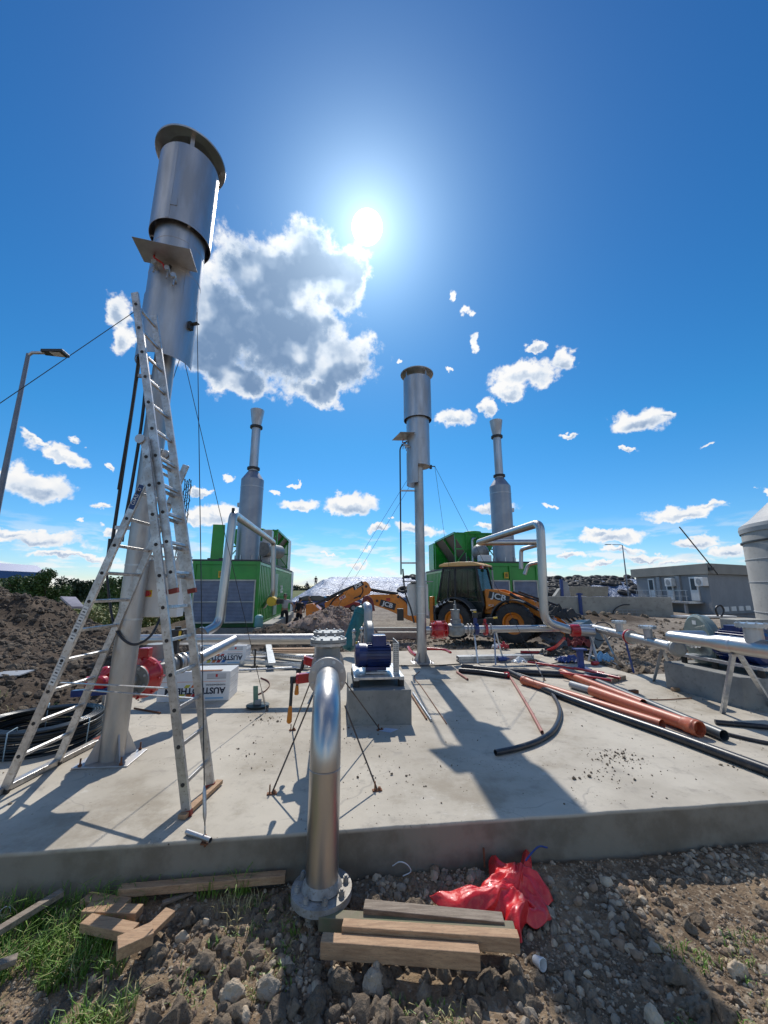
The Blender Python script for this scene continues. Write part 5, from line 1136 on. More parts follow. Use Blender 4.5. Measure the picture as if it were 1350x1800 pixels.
# blue stand, clutter
bs = G(1022, 1176); st = thing('blue_stand', 'blue painted steel pipe stand amid the clutter', 'stand', bs)
MB().box(bs + Z * .20, (.11, .11, .42)).build('post', blueP, st, bevel=.01); MB().box(bs + Z * .42, (.26, .18, .03)).build('head_plate', blueP, st); MB().box(bs + Z * .012, (.34, .26, .02)).build('foot_plate', blueP, st)
def crumple(name, label, cat, c, sx, sy, h, m, seed, nn=26, solid=.002, yaw=0.):
    vs = []; fs = []
    for j in range(nn):
        for i in range(nn):
            u, v = i / (nn - 1) * 2 - 1, j / (nn - 1) * 2 - 1; q = Vector((u * 1.6 + seed, v * 1.6, seed * 2.))
            w_ = noise.noise_vector(q) * .45; rr_ = 1 - .25 * abs(noise.noise(q * .7 + Vector((5, 5, 5))))
            x = (u * rr_ + w_.x * .5) * sx; y = (v * rr_ + w_.y * .5) * sy
            z = h * (.5 - .5 * min(1, (u * u + v * v))) + abs(noise.noise(q * 1.4)) * h * .9 + abs(noise.noise(q * 3.1)) * h * .45
            vs.append((c[0] + x * math.cos(yaw) - y * math.sin(yaw), c[1] + x * math.sin(yaw) + y * math.cos(yaw), c[2] + z))
    for j in range(nn - 1):
        for i in range(nn - 1): fs.append((j * nn + i, j * nn + i + 1, (j + 1) * nn + i + 1, (j + 1) * nn + i))
    o = MB().add(vs, fs, True).build(name, m); s_ = o.modifiers.new('s', 'SOLIDIFY'); s_.thickness = solid; ss = o.modifiers.new('ss', 'SUBSURF'); ss.levels = ss.render_levels = 1
    tag(o, label, cat); return o
crumple('plastic_bag', 'crumpled pale plastic bag on the thick black pipes', 'plastic bag', G(913, 1166, .10), .16, .12, .12, fog, 3)
crumple('tool_bag', 'black tool bag lying open in the clutter', 'bag', G(970, 1152, .0), .28, .22, .22, rubber, 5)
crumple('work_jacket', 'dark blue cloth heap beside the blue stand', 'jacket', G(1000, 1164, .0), .30, .2, .15, blueP, 8)
crumple('red_film', 'dark red heap of netting behind the clutter', 'netting', G(1022, 1140, .0), .34, .22, .38, mat('dark_red_net', (.22, .03, .025), .7), 11)
crumple('blue_bag', 'pale blue plastic bag standing by the right slab edge', 'plastic bag', G(1062, 1163, .0), .22, .14, .22, mat('pale_blue_film', (.20, .45, .70), .3), 14)
crumple('white_rag', 'white rag on the dug soil behind the galvanised rails', 'rag', G(876, 1140, .0), .2, .12, .16, white, 16)
crumple('red_glove', 'red work glove and bottle heap behind the rails', 'glove', G(886, 1142, .0), .14, .1, .2, red, 18)
crumple('black_sack', 'black sack leaning on the soil heap right of the tractor', 'sack', P(988, 1090, 13.0), .55, .4, .5, rubber, 21)
bt_ = G(876, 1160, .06); o = MB().lathe(bt_ + Z * .02, U, [(0, 0), (.05, 0), (.055, .05), (.055, .18), (.02, .24), (.02, .28), (0, .28)], 18).build('blue_bottle', blueP); tag(o, 'blue canister lying among the red pipes', 'canister')
for i, (px, py, lb, m_) in enumerate(((938, 1163, 'brown glove on the slab right of the plastic bag', rust), (1041, 1166, 'red and white can in the clutter by the support leg', red), (1058, 1135, 'black cable coil loop standing behind the gas line', black_pipe))):
    if i == 2: o = MB().tube([P(px + 20 * math.cos(a), py - 25 + 16 * math.sin(a), 11.8) for a in [k * .393 for k in range(16)]], .018, 8, closed=True).build('cable_loop', m_); tag(o, lb, 'cable')
    elif i == 0: crumple('work_glove', lb, 'glove', G(px, py, 0), .12, .08, .06, m_, 31, 14)
    else: c = G(px, py, .05); o = MB().cyl(c, c + Vector((.16, .06, 0)), .045, 16).build('spray_can', m_); tag(o, lb, 'can')
rng2 = random.Random(5)
# cable clutter strands
for i, (a, b, lb, m_) in enumerate((((830, 1150), (905, 1156), 'brown rope strand on the slab by the rails', rust), ((925, 1172), (1010, 1160), 'black cable strand crossing the clutter', black), ((1030, 1150), (1085, 1170), 'white cable strand at the right of the clutter', white), ((1100, 1165), (1110, 1168), 'short dark scrap on the slab edge', black))):
    pts = [(a[0] + (b[0] - a[0]) * k / 5, a[1] + (b[1] - a[1]) * k / 5 + rng2.uniform(-3, 3)) for k in range(6)]; lay('cable_strand', lb, pts, .010, m_, 'cable', n=6)

# ------------------------------------------------------------------ insulation packs
def pack(c0, w, dp, h, label, lid=True):
    t = thing('insulation_pack', label, 'insulation pack', c0, SA, 'white insulation board packs'); T = WM[t.name]; B = lambda: MB(T)     # c0 = front right bottom corner
    B().box((-w / 2, dp / 2, h / 2), (w, dp, h)).build('board_stack', styro, t, bevel=.008)
    for k in range(1, 4): B().box((.001, dp / 2, h * k / 4), (.006, dp * .98, .004)).build('board_joint', greyp, t)
    fx = -.003; F_ = lambda x, z: T @ Vector((x, fx, z)); ux_, zz = -(T.to_3x3() @ Vector((1, 0, 0))), -Z     # print is upside down
    sc_ = w / 1.08
    nv = mat('print_navy', (.01, .02, .05), .5) if 'print_navy' not in MAT else MAT['print_navy']
    text_mesh('AUSTROTHERM', .125 * sc_, 'lettering', nv, t, F_(-w * .48, h * .36), ux_, zz, .0015, bold=.004, xs=1.02)
    def patch(pts, m, nm='printed_stripe', d=.003): B().prism([(x, 0, z) for x, z in pts], 0, d, (0, -1, 0)).build(nm, m, t)
    col_ = {'y': mat('print_yellow', (.75, .65, .08), .5), 'o': mat('print_orange', (.80, .20, .04), .5), 'b': mat('print_blue', (.02, .16, .50), .5), 'r': red, 'g': mat('print_grey', (.45, .46, .48), .5), 'c': mat('print_sky', (.25, .50, .75), .5)} if 'print_yellow' not in MAT else {'y': MAT['print_yellow'], 'o': MAT['print_orange'], 'b': MAT['print_blue'], 'r': red, 'g': MAT['print_grey'], 'c': MAT['print_sky']}
    xc = -w * .47
    for k, (cc, dx) in enumerate((('y', -.22), ('o', -.12), ('r', -.03), ('b', .07))):
        x = xc + dx * sc_; patch([(x - .05, h * .10), (x + .03, h * .10), (x + .07, h * .26), (x - .01, h * .26)], col_[cc], d=.0025)
        if k < 3: patch([(x + .04, h * .46), (x + .11, h * .46), (x + .14, h * .56), (x + .07, h * .56)], col_[cc], d=.0025)
    patch([(-w * .97, h * .655), (-w * .06, h * .655), (-w * .06, h * .665), (-w * .97, h * .665)], col_['o'], 'printed_line', .002)
    patch([(-w * .33, h * .76), (-w * .06, h * .76), (-w * .06, h * .775), (-w * .33, h * .775)], nv, 'printed_line', .002)
    patch([(-w * .33, h * .79), (-w * .06, h * .79), (-w * .06, h * .93), (-w * .33, h * .93)], mat('print_pale', (.62, .63, .66), .5) if 'print_pale' not in MAT else MAT['print_pale'], 'printed_field', .0015)
    patch([(-w * .21, h * .81), (-w * .18, h * .81), (-w * .18, h * .91), (-w * .21, h * .91)], red, 'printed_mark', .003)
    patch([(-w * .33, h * .07), (-w * .08, h * .07), (-w * .08, h * .12), (-w * .33, h * .12)], col_['c'], 'printed_bar', .002)
    text_mesh('CE', .09 * sc_, 'lettering', nv, t, F_(-w * .80, h * .84), ux_, zz, .0015); text_mesh('WARMEDAMMUNG', .034 * sc_, 'lettering', nv, t, F_(-w * .20, h * .55), ux_, zz, .0015)
    if lid: B().box((-w * .30, dp * .12, h + .004), (.36, .10, .008)).build('cut_opening', rust, t)
    return t
pack(G(402, 1231), 1.10, .52, .44, 'white film-wrapped insulation pack with upside-down lettering, nearer of two, behind the ladder')
pack(G(431, 1167), 1.25, .52, .42, 'white insulation pack farther back, under the long header pipe', False)
o = MB(); q = G(286, 1231); o.box(q + Vector((.1, .05, .15)), (.26, .12, .30), rz=.2).build('small_carton', styro, bevel=.005); tag(bpy.data.objects['small_carton'], 'small white carton leaning on the near insulation pack', 'carton')

# ------------------------------------------------------------------ coil of black pipe
cc = Vector((-4.02, 4.95, 0)); co = thing('pipe_coil', 'big coil of thin black pipe with pale ties behind the left ladder leg', 'pipe coil', cc)
for j in range(8):
    for k in range(2 if j < 7 else 4):
        R_ = .56 - .028 * k - .02 * abs(math.sin(j * 2.1)); MB().tube([cc + Vector((R_ * math.cos(a) * 1.05, R_ * math.sin(a), .018 + j * .0335 + .012 * math.sin(a * 2 + j))) for a in [q * 2 * math.pi / 48 for q in range(48)]], .0165, 8, closed=True).build('pipe_turn', mat('coil_black', (.012, .018, .022), .3) if 'coil_black' not in MAT else MAT['coil_black'], co)
for a in (-2.5, -1.4, -.2, .9, 2.2):
    p = cc + Vector((.56 * math.cos(a) * 1.05, .56 * math.sin(a), .14)); o_ = Vector((math.cos(a), math.sin(a), 0))
    MB().tube([p + o_ * .03 - Z * .13, p + o_ * .035 + Z * .14, p - o_ * .10 + Z * .15, p - o_ * .10 - Z * .12], .006, 6, closed=True).build('tie', mat('pale_tie', (.35, .50, .60), .5) if 'pale_tie' not in MAT else MAT['pale_tie'], co)

# ------------------------------------------------------------------ trays and planks behind the riser
for k, (a, b, lb) in enumerate((((436, 1148), (545, 1160), 'perforated galvanised cable tray, upper of two behind the riser'), ((425, 1165), (545, 1172), 'plain galvanised channel lying in front of the perforated tray'))):
    a_, b_ = G(*a, .06), G(*b, .06); t = thing('cable_tray', lb, 'cable tray', (a_ + b_) / 2)
    MB().beam(a_, b_, .16, .008).build('tray_floor', galv, t); nn_ = (b_ - a_).normalized(); sd_ = Vector((-nn_.y, nn_.x, 0))
    for s_ in (-.08, .08): MB().beam(a_ + sd_ * s_ + Z * .03, b_ + sd_ * s_ + Z * .03, .005, .06).build('tray_side', galv, t)
    if k == 0:
        L_ = (b_ - a_).length
        for j in range(int(L_ / .06)): p = a_ + nn_ * (.03 + j * .06) - sd_ * .083 + Z * .035; MB().box(p, (.028, .002, .022), rz=math.atan2(nn_.y, nn_.x)).build('slot', gh, t)
a_, b_ = G(478, 1166, .15), G(470, 1124, .15); o = MB().beam(a_, b_, .16, .03).build('ladder_rail_piece', galv, bevel=.004); tag(o, 'galvanised rail standing crosswise over the trays', 'metal rail')
for k in range(3):
    a_, b_ = G(478, 1147 - 3 * k, .10 + .03 * k), G(560, 1146 - 3 * k, .10 + .03 * k); o = MB().beam(a_, b_, .2, .035).build('plank', wood, bevel=.004); tag(o, ['lowest light plank of the pile behind the riser', 'middle light plank of the pile behind the riser', 'topmost light plank of the pile behind the riser'][k], 'plank', 'light planks behind the riser')
for k, (a, b, lb) in enumerate((((560, 1172), (420, 1178), 'lower steel tube crossing the slab under the trays'), ((430, 1156), (550, 1152), 'white edged steel tube behind the perforated tray'))): lay('steel_tube', lb, [a, b], .025, galv, n=12, z=.04)
# welding-style footed tool and red strap
q = G(453, 1243); tt = thing('pipe_stand', 'small green upright bracket on a round steel foot plate left of the riser', 'stand', q)
MB().lathe(q, Z, [(.0, .0), (.17, .025), (.17, .035), (0, .045)], 30).build('foot_disc', mat('dark_disc', (.05, .06, .06), .4, .6), tt); MB().beam(q + Z * .04 - U * .03, q + Z * .30 - U * .05, .07, .02, up=(0, 1, 0)).build('upright', mat('pale_green_steel', (.16, .30, .22), .5), tt, bevel=.003); MB().box(q + Z * .07 + U * .0, (.09, .06, .07)).build('clamp', greyp, tt, bevel=.005)
pts = bez([G(452, 1222, .01), G(466, 1215, .01), G(474, 1205, .012), G(470, 1197, .015), G(458, 1192, .01)], 6); m = MB()
for a_, b_ in zip(pts, pts[1:]): m.beam(a_, b_, .004, .035)
o = m.build('strap', mat('dark_red_strap', (.14, .03, .025), .6)); tag(o, 'dark red strap curling on the slab behind the small green stand', 'strap')
bp_ = G(447, 1175); o = MB().cyl(bp_, bp_ + Z * .42, .02, 10).box(bp_ + Z * .03, (.12, .1, .06)).build('black_post', black); tag(o, 'short dark post with blue foot at the slab middle left', 'post')
# teal tank
a_, b_ = P(610, 1143, 10.6), P(637, 1066, 10.9); a_.z = max(a_.z, .0); ax_ = (b_ - a_).normalized(); Lt = (b_ - a_).length
tk = thing('teal_tank', 'dark teal cylindrical tank leaning behind the small blower, red hose at its neck', 'tank', a_)
MB().lathe(a_, ax_, [(0, 0), (.10, .0), (.16, .06), (.175, .12), (.175, Lt - .16), (.15, Lt - .06), (.07, Lt), (.06, Lt + .05), (0, Lt + .05)], 30).build('tank_shell', teal, tk)
MB().tube(bez([b_ + ax_ * .03, b_ + ax_ * .22, P(645, 1050, 11), P(652, 1056, 11), P(656, 1074, 11)]), .055, 14).build('neck_hose', mat('dark_red_hose', (.16, .03, .03), .6), tk)
for s_ in (.2, .5, .8): MB().lathe(a_ + ax_ * Lt * s_, ax_, [(.176, 0), (.182, .01), (.182, .03), (.176, .04)], 30).build('tank_band', teal, tk)

# ------------------------------------------------------------------ timbers in front
def timber(a, b, za, zb, w, h, m, label, roll=0., cat='timber', name='timber', group=None):
    a_, b_ = G(*a, za), G(*b, zb); t = MB().beam(a_, b_, w, h, roll=roll).build(name, m, bevel=.004); tag(t, label, cat, group)
    return t
TG = 'sawn timbers lying in the foreground'
timber((562, 1617), (905, 1640), -.265, -.255, .07, .075, wood_g, 'mossy dark timber, lowest and farthest left of the central stack', group=TG)
timber((640, 1598), (885, 1622), -.225, -.235, .08, .06, wood_grey, 'weathered grey timber lying at the back of the central stack', group=TG)
timber((602, 1634), (912, 1655), -.205, -.205, .062, .075, wood, 'upper light timber with sunlit top in the central stack', group=TG)
timber((565, 1662), (843, 1682), -.235, -.235, .066, .085, wood, 'front light timber nearest the viewer in the central stack', group=TG)
timber((210, 1566), (502, 1541), -.22, -.23, .06, .05, wood, 'long thin timber lying beside the slab left of the riser', group=TG)
timber((158, 1547), (240, 1538), -.23, -.23, .06, .05, wood_g, 'short mossy offcut leaning on the slab face', group=TG)
timber((-8, 1640), (110, 1568), -.22, -.20, .05, .035, wood_grey, 'long thin timber slanting into the grass at the left edge', group=TG)
timber((150, 1580), (222, 1592), -.25, -.25, .08, .04, wood, 'back left offcut of the small heap near the grass', cat='wood offcut', group=TG)
timber((150, 1602), (245, 1605), -.25, -.24, .075, .05, wood, 'upper offcut of the small heap with sunlit band', cat='wood offcut', group=TG)
timber((150, 1622), (235, 1640), -.24, -.24, .08, .05, wood, 'middle offcut of the small heap partly under the short block', cat='wood offcut', group=TG)
timber((205, 1668), (268, 1640), -.21, -.21, .10, .06, wood, 'short square block on top at the front of the small heap', cat='wood offcut', group=TG)
timber((250, 1650), (300, 1602), -.245, -.235, .08, .03, wood, 'thin slanting board at the right of the small heap', cat='wood offcut', group=TG)
timber((285, 1588), (340, 1567), -.28, -.28, .03, .02, wood_grey, 'thin splinter of wood under the long timber', cat='wood offcut', group=TG)
timber((-5, 1698), (30, 1685), -.25, -.25, .05, .03, wood_grey, 'small timber end in the grass at the very left edge', cat='wood offcut', group=TG)
timber((852, 1525), (850, 1490), -.28, -.16, .014, .014, rust, 'short rusty stake standing by the slab edge', cat='stake', name='stake')

# red film, crumpled
def film(name, pts_out, base_z, hgt, seed, nn=30):
    return None
fv = []; ff = []; nn = 64
outl = [(745, 1577), (770, 1572), (800, 1588), (828, 1582), (852, 1545), (862, 1512), (900, 1535), (925, 1498), (938, 1530), (960, 1555), (972, 1572), (955, 1590), (975, 1608), (940, 1618), (925, 1612), (917, 1645), (890, 1628), (886, 1600), (862, 1600), (842, 1608), (800, 1602)]
op = [G(px, py, -.27) for px, py in outl]; cx_, cy_ = sum(p.x for p in op[4:17]) / 13, sum(p.y for p in op[4:17]) / 13
no = len(op); NR, NA = 16, 168
fine = []
for k in range(NA):
    t_ = k / NA * no; i = int(t_); f = t_ - i; a, b = op[i], op[(i + 1) % no]; fine.append(a + (b - a) * f)
fv.append((cx_, cy_, -.10))
for j in range(1, NR + 1):
    r_ = j / NR
    for k in range(NA):
        p = fine[k]; x = cx_ + (p.x - cx_) * r_; y = cy_ + (p.y - cy_) * r_; q = Vector((x * 7, y * 7, 3.3)); a_ = k / NA * 2 * math.pi
        ridge = (.5 - abs(noise.noise(q * .75))) * .13 + (.5 - abs(noise.noise(q * 1.7))) * .09 + (.5 - abs(noise.noise(q * 3.4 + Vector((4, 4, 4))))) * .03 - .075
        zz = gz(x, y) + .050 + (1 - r_ ** 2) * .11 + ridge * (1 - .55 * r_)
        nv_ = noise.noise_vector(q * 1.2) * .055 * (1 - .3 * r_); fv.append((x + nv_.x, y + nv_.y, zz))
for k in range(NA): ff.append((0, 1 + k, 1 + (k + 1) % NA))
for j in range(NR - 1):
    for k in range(NA): a = 1 + j * NA; ff.append((a + k, a + NA + k, a + NA + (k + 1) % NA, a + (k + 1) % NA))
o = MB().add(fv, ff, True).build('red_film', pink_r); tag(o, 'crumpled bright red plastic film behind the timbers in the foreground', 'plastic film')
s_ = o.modifiers.new('s', 'SOLIDIFY'); s_.thickness = .002; s_ = o.modifiers.new('ss', 'SUBSURF'); s_.levels = s_.render_levels = 1
a_ = G(930, 1500, -.16); o = MB().tube(bez([G(924, 1513, -.18), G(936, 1498, -.15), G(948, 1488, -.12), G(962, 1490, -.14)]), .006, 6).build('blue_strap', blueP); tag(o, 'blue cord end at the top of the red film', 'cord')
for i, (px, py, s_, lb) in enumerate(((940, 1682, .03, 'white crumpled cup lying right of the timbers'), (1118, 1632, .012, 'tiny white scrap on the dark gravel'), (12, 1610, .03, 'pale bottle scrap in grass at the left edge'))):
    p = G(px, py, -.32); p.z = gz(p.x, p.y) + s_ * .8
    o = MB().lathe(p, (.4, -.8, .25), [(.0, 0), (s_ * .7, 0), (s_, s_ * 2.0), (s_ * .9, s_ * 2.1), (s_ * .6, .2 * s_), (0, .2 * s_)], 16).build('plastic_cup', white); tag(o, lb, 'plastic scrap')
o = MB().tube(bez([G(690, 1522, -.22), G(703, 1515, -.18), G(716, 1520, -.2), G(722, 1532, -.25), G(708, 1540, -.27)]), .004, 6).build('plastic_shred', fog); tag(o, 'clear plastic shred on the soil right of the ground flange', 'plastic scrap')
# mud crumbs that have fallen on the slab
pts, szs = [], []
for i in range(900):
    u_ = rng.uniform(-4, 9); v_ = abs(rng.normal(0, 3.2)) + .1
    if v_ > 8 or (u_ > 5.6 and v_ > 4.5) or noise.noise(Vector((u_ * .7, v_ * .7, 4))) < -.05: continue
    p = S(u_, v_); pts.append((p.x, p.y, 0.)); szs.append(min(.018, .003 + .0028 * rng.exponential()))
for (px, py, n_, sp_) in ((1085, 1330, 150, .16), (1060, 1362, 60, .25), (470, 1262, 90, .18), (1310, 1345, 60, .12), (1255, 1225, 90, .3), (620, 1300, 60, .4), (700, 1370, 50, .3), (480, 1330, 40, .3), (560, 1450, 30, .2)):
    c = G(px, py)
    for i in range(n_):
        x, y = c.x + rng.normal(0, sp_), c.y + rng.normal(0, sp_ * .7)
        if insite(x, y, -.03): pts.append((x, y, 0.)); szs.append(min(.022, .003 + .0035 * rng.exponential()))
scatter('mud_crumbs', pts, szs, [clod, clod2], rv, sink=.1)
# ------------------------------------------------------------------ middle distance and background
# gravel heap
def heap(name, label, cx, cy, rx, ry, h, m, seed, cat, noise_a=.12, base=None, n=70):
    vs = []; fs = []
    for j in range(n):
        for i in range(n):
            u, v = i / (n - 1) * 2 - 1, j / (n - 1) * 2 - 1; r = math.hypot(u, v); x, y = cx + u * rx, cy + v * ry
            k = max(0., 1 - r); z = h * (k ** .95) * 1.12 if r < 1 else -.05
            z = min(z, h) + noise_a * noise.fractal(Vector((x * 1.3, y * 1.3, seed)), .7, 2.1, 6) * (1 if r < 1 else 0)
            vs.append((x, y, (gz(x, y) if base is None else base) + z - .04))
    for j in range(n - 1):
        for i in range(n - 1): fs.append((j * n + i, j * n + i + 1, (j + 1) * n + i + 1, (j + 1) * n + i))
    o = MB().add(vs, fs, True).build(name, m); tag(o, label, cat); return o
heap('gravel_heap', 'heap of reddish gravel between the workers and the digger arm', -1.75, 15.0, 2.1, 1.7, 1.40, gravel_m, 3, 'gravel heap')
pts, szs = [], []
for i in range(2600):
    a = rng.uniform(0, 6.28); r = math.sqrt(rng.random()); x, y = -1.75 + 2.05 * r * math.cos(a), 15.0 + 1.65 * r * math.sin(a)
    z = gz(x, y) + min(1.40, 1.40 * 1.12 * (1 - r) ** .95) + .12 * noise.fractal(Vector((x * 1.3, y * 1.3, 3)), .7, 2.1, 6) - .04
    pts.append((x, y, z)); szs.append(.02 + .014 * rng.exponential())
gs1 = mat('gravel_stone_red', (.28, .18, .14), .9); gs2 = mat('gravel_stone_pale', (.42, .35, .30), .9)
scatter('heap_gravel', pts, szs, [gs1, gs2, st2], rv)
# concrete beams behind the heap
for k, (a, b, z, lb) in enumerate((((640, 1083), (760, 1086), .0, 'long low concrete beam behind the gravel heap'), ((650, 1093), (740, 1097), .0, 'second concrete beam in front of the long one'))):
    a_, b_ = P(*a, 20 - 2 * k), P(*b, 20 - 2 * k); a_.z = b_.z = -.30; o = MB().beam(a_, b_, .4, .3).build('concrete_beam', conc_wall, bevel=.02); tag(o, lb, 'concrete beam')
# concrete blocks beside container where the men stand
a_ = P(500, 1100, 19.5); a_.z = -.25
o = MB().beam(P(468, 1105, 17.6) * 1.0, P(505, 1085, 22.0), .5, .4).build('low_wall', conc_wall, bevel=.02); tag(o, 'low concrete kerb along the left container side', 'concrete kerb')
c_ = P(455, 1092, 17.2); o = MB().lathe(c_ - Z * .25, Z, [(0, 0), (.16, 0), (.18, .08), (.18, .42), (.12, .5), (.06, .52), (0, .52)], 20).build('canister', mat('pale_teal_plastic', (.20, .45, .45), .4)); tag(o, 'pale teal plastic canister by the left container corner', 'canister')

# people -------------------------------------------------------------------------------------------
def person(label, loc, face, h, shirt, trousers, arms, hairc=black, tilt=0.):
    t = thing('person', label, 'person', loc, face); T = WM[t.name] @ Matrix.Scale(h / 1.75, 4)
    J = {'pel': (0, 0, .95), 'sp': (0, .01 + tilt * .2, 1.15), 'ch': (0, .0 + tilt * .6, 1.36), 'nk': (0, .02 + tilt, 1.49), 'hd0': (0, .0 + tilt * 1.1, 1.57),
         'hL': (.10, 0, .90), 'kL': (.13, -.03, .50), 'aL': (.14, .04, .09), 'tL': (.16, -.12, .03), 'hR': (-.10, 0, .90), 'kR': (-.12, -.05, .50), 'aR': (-.14, .02, .09), 'tR': (-.17, -.13, .03),
         'sL': (.19, .0 + tilt * .8, 1.41), 'sR': (-.19, .0 + tilt * .8, 1.41)}
    J['eL'], J['wL'] = arms[0]; J['eR'], J['wR'] = arms[1]
    def sk(name, edges, rad, m, sub=2):
        names = []; [names.append(x) for e in edges for x in e if x not in names]
        me = bpy.data.meshes.new(name); me.from_pydata([tuple(WM[t.name].inverted() @ (T @ Vector(J[n]))) for n in names], [(names.index(a), names.index(b)) for a, b in edges], [])
        o = bpy.data.objects.new(name, me); col.objects.link(o); o.parent = t; me.materials.append(m)
        s = o.modifiers.new('skin', 'SKIN'); s.use_smooth_shade = True
        for n, v in zip(names, me.skin_vertices[0].data): v.radius = tuple(q * h / 1.75 for q in (rad[n] if isinstance(rad[n], tuple) else (rad[n], rad[n]))); v.use_root = n == names[0]
        u = o.modifiers.new('sub', 'SUBSURF'); u.levels = u.render_levels = sub; return o
    rad = dict(pel=(.16, .11), sp=(.145, .10), ch=(.175, .115), nk=.052, hd0=.05, hL=.095, kL=.06, aL=.04, tL=.035, hR=.095, kR=.06, aR=.04, tR=.035, sL=.06, sR=.06, eL=.042, wL=.028, eR=.042, wR=.028)
    sk('body', [('pel', 'sp'), ('sp', 'ch'), ('ch', 'nk'), ('nk', 'hd0'), ('pel', 'hL'), ('hL', 'kL'), ('kL', 'aL'), ('aL', 'tL'), ('pel', 'hR'), ('hR', 'kR'), ('kR', 'aR'), ('aR', 'tR'), ('ch', 'sL'), ('sL', 'eL'), ('eL', 'wL'), ('ch', 'sR'), ('sR', 'eR'), ('eR', 'wR')], rad, skin)
    r2 = {k: (tuple(q * 1.10 for q in v) if isinstance(v, tuple) else v * 1.15) for k, v in rad.items()}
    r2['sL'] = r2['sR'] = .075
    J2 = dict(J); J['mL'] = tuple(Vector(J['sL']).lerp(Vector(J['eL']), .5)); J['mR'] = tuple(Vector(J['sR']).lerp(Vector(J['eR']), .5)); r2['mL'] = r2['mR'] = .062; J['nk2'] = tuple(Vector(J['ch']).lerp(Vector(J['nk']), .55)); r2['nk2'] = (.09, .07)
    sk('shirt', [('pel', 'sp'), ('sp', 'ch'), ('ch', 'nk2'), ('ch', 'sL'), ('sL', 'mL'), ('ch', 'sR'), ('sR', 'mR')], r2, shirt)
    r3 = {k: (tuple(q * 1.14 for q in v) if isinstance(v, tuple) else v * 1.22) for k, v in rad.items()}; J['wt'] = (0, 0, 1.05); r3['wt'] = (.165, .115); J['aL'] = (J['aL'][0], J['aL'][1], .02); J['aR'] = (J['aR'][0], J['aR'][1], .02)
    sk('trousers', [('wt', 'pel'), ('pel', 'hL'), ('hL', 'kL'), ('kL', 'aL'), ('pel', 'hR'), ('hR', 'kR'), ('kR', 'aR')], r3, trousers)
    hc = T @ Vector((0, -.01 + tilt * 1.2, 1.65)); s = h / 1.75; fw = (T.to_3x3() @ Vector((0, -1, 0))).normalized(); rt = (T.to_3x3() @ Vector((1, 0, 0))).normalized()
    b = MB().ball(hc, .105 * s, 16, (.82, .92, 1.12)).ball(hc + fw * .10 * s - Z * .01, .018 * s, 8).ball(hc + rt * .085 * s, .022 * s, 8).ball(hc - rt * .085 * s, .022 * s, 8).ball(hc - Z * .065 * s + fw * .03 * s, .055 * s, 10)
    b.build('head', skin, t); MB().ball(hc + Z * .025 * s - fw * .018 * s, .108 * s, 16, (.86, .92, 1.02)).build('hair', hairc, t)
    for sd_, wk, ek in ((1, 'wL', 'eL'), (-1, 'wR', 'eR')):
        w_ = T @ Vector(J[wk]); dr = (w_ - T @ Vector(J[ek])).normalized(); sdv = dr.orthogonal().normalized(); hd_ = MB().tube([w_, w_ + dr * .05 * s, w_ + dr * .09 * s], [.026 * s, .038 * s, .034 * s], 10)
        for k in range(4): hd_.tube([w_ + dr * .08 * s + sdv * (k - 1.5) * .018 * s, w_ + dr * (.125 + .01 * (k % 2)) * s + sdv * (k - 1.5) * .02 * s, w_ + dr * (.155 + .012 * (k in (1, 2))) * s + sdv * (k - 1.5) * .018 * s + dr.cross(sdv) * .015 * s], [.010 * s, .009 * s, .007 * s], 6)
        hd_.tube([w_ + dr * .04 * s + sdv * .03 * s, w_ + dr * .08 * s + sdv * .06 * s], [.011 * s, .008 * s], 6).build('hand', skin, t)
    for a in ('aL', 'aR'):
        J[a] = (J[a][0], J[a][1], .09); p = T @ Vector(J[a]); tp = T @ Vector(J['t' + a[1]]); MB().tube([p + Z * .06 * s, p - Z * .02 * s, p.lerp(tp, .5) - Z * .01 * s, tp], [.05 * s, .055 * s, .05 * s, .035 * s], 10).build('shoe', black, t)
    return t
dk = mat('dark_cloth', (.02, .022, .03), .85); wsh = mat('white_shirt', (.55, .55, .56), .8); grysh = mat('grey_shirt', (.15, .16, .17), .85); greensh = mat('olive_shirt', (.10, .115, .10), .85)
def gp(px, Y, z=None): p = P(px, 1100, Y); p.z = gz(p.x, p.y) if z is None else z; return p
p_ = gp(499, 20.5); person('worker in a white shirt and dark trousers raising one hand beside the left container', p_, R(20), 1.78, wsh, dk, (((.42, .0, 1.20), (.44, -.10, .98)), ((-.36, -.05, 1.22), (-.34, -.12, 1.45))))
p_ = gp(525, 21.0); person('worker in a black shirt and dark trousers, middle of the three by the container', p_, R(160), 1.72, dk, dk, (((.33, .05, 1.20), (.30, -.08, 1.42)), ((-.32, .0, 1.15), (-.18, -.18, 1.02))), tilt=-.06)
p_ = gp(548, 22.0); person('worker in an olive shirt bending by the gravel heap', p_, R(-40), 1.72, greensh, grysh, (((.34, -.18, 1.18), (.40, -.34, .96)), ((-.36, -.16, 1.2), (-.5, -.3, 1.02))), tilt=-.18)
# tools they use
p = P(513, 1090, 20.2); p.z = gz(p.x, p.y); o = MB().prism([p - Vector((.05, 0, 0)), p + Vector((.5, 0, 0)), p + Vector((.55, 0, .35)), p + Vector((.2, 0, .7)), p + Vector((.0, 0, .4))], -.15, .15, (0, 1, 0)).build('rubbish_sack', dk, bevel=.08, seg=3); tag(o, 'dark sack standing between the workers', 'sack')

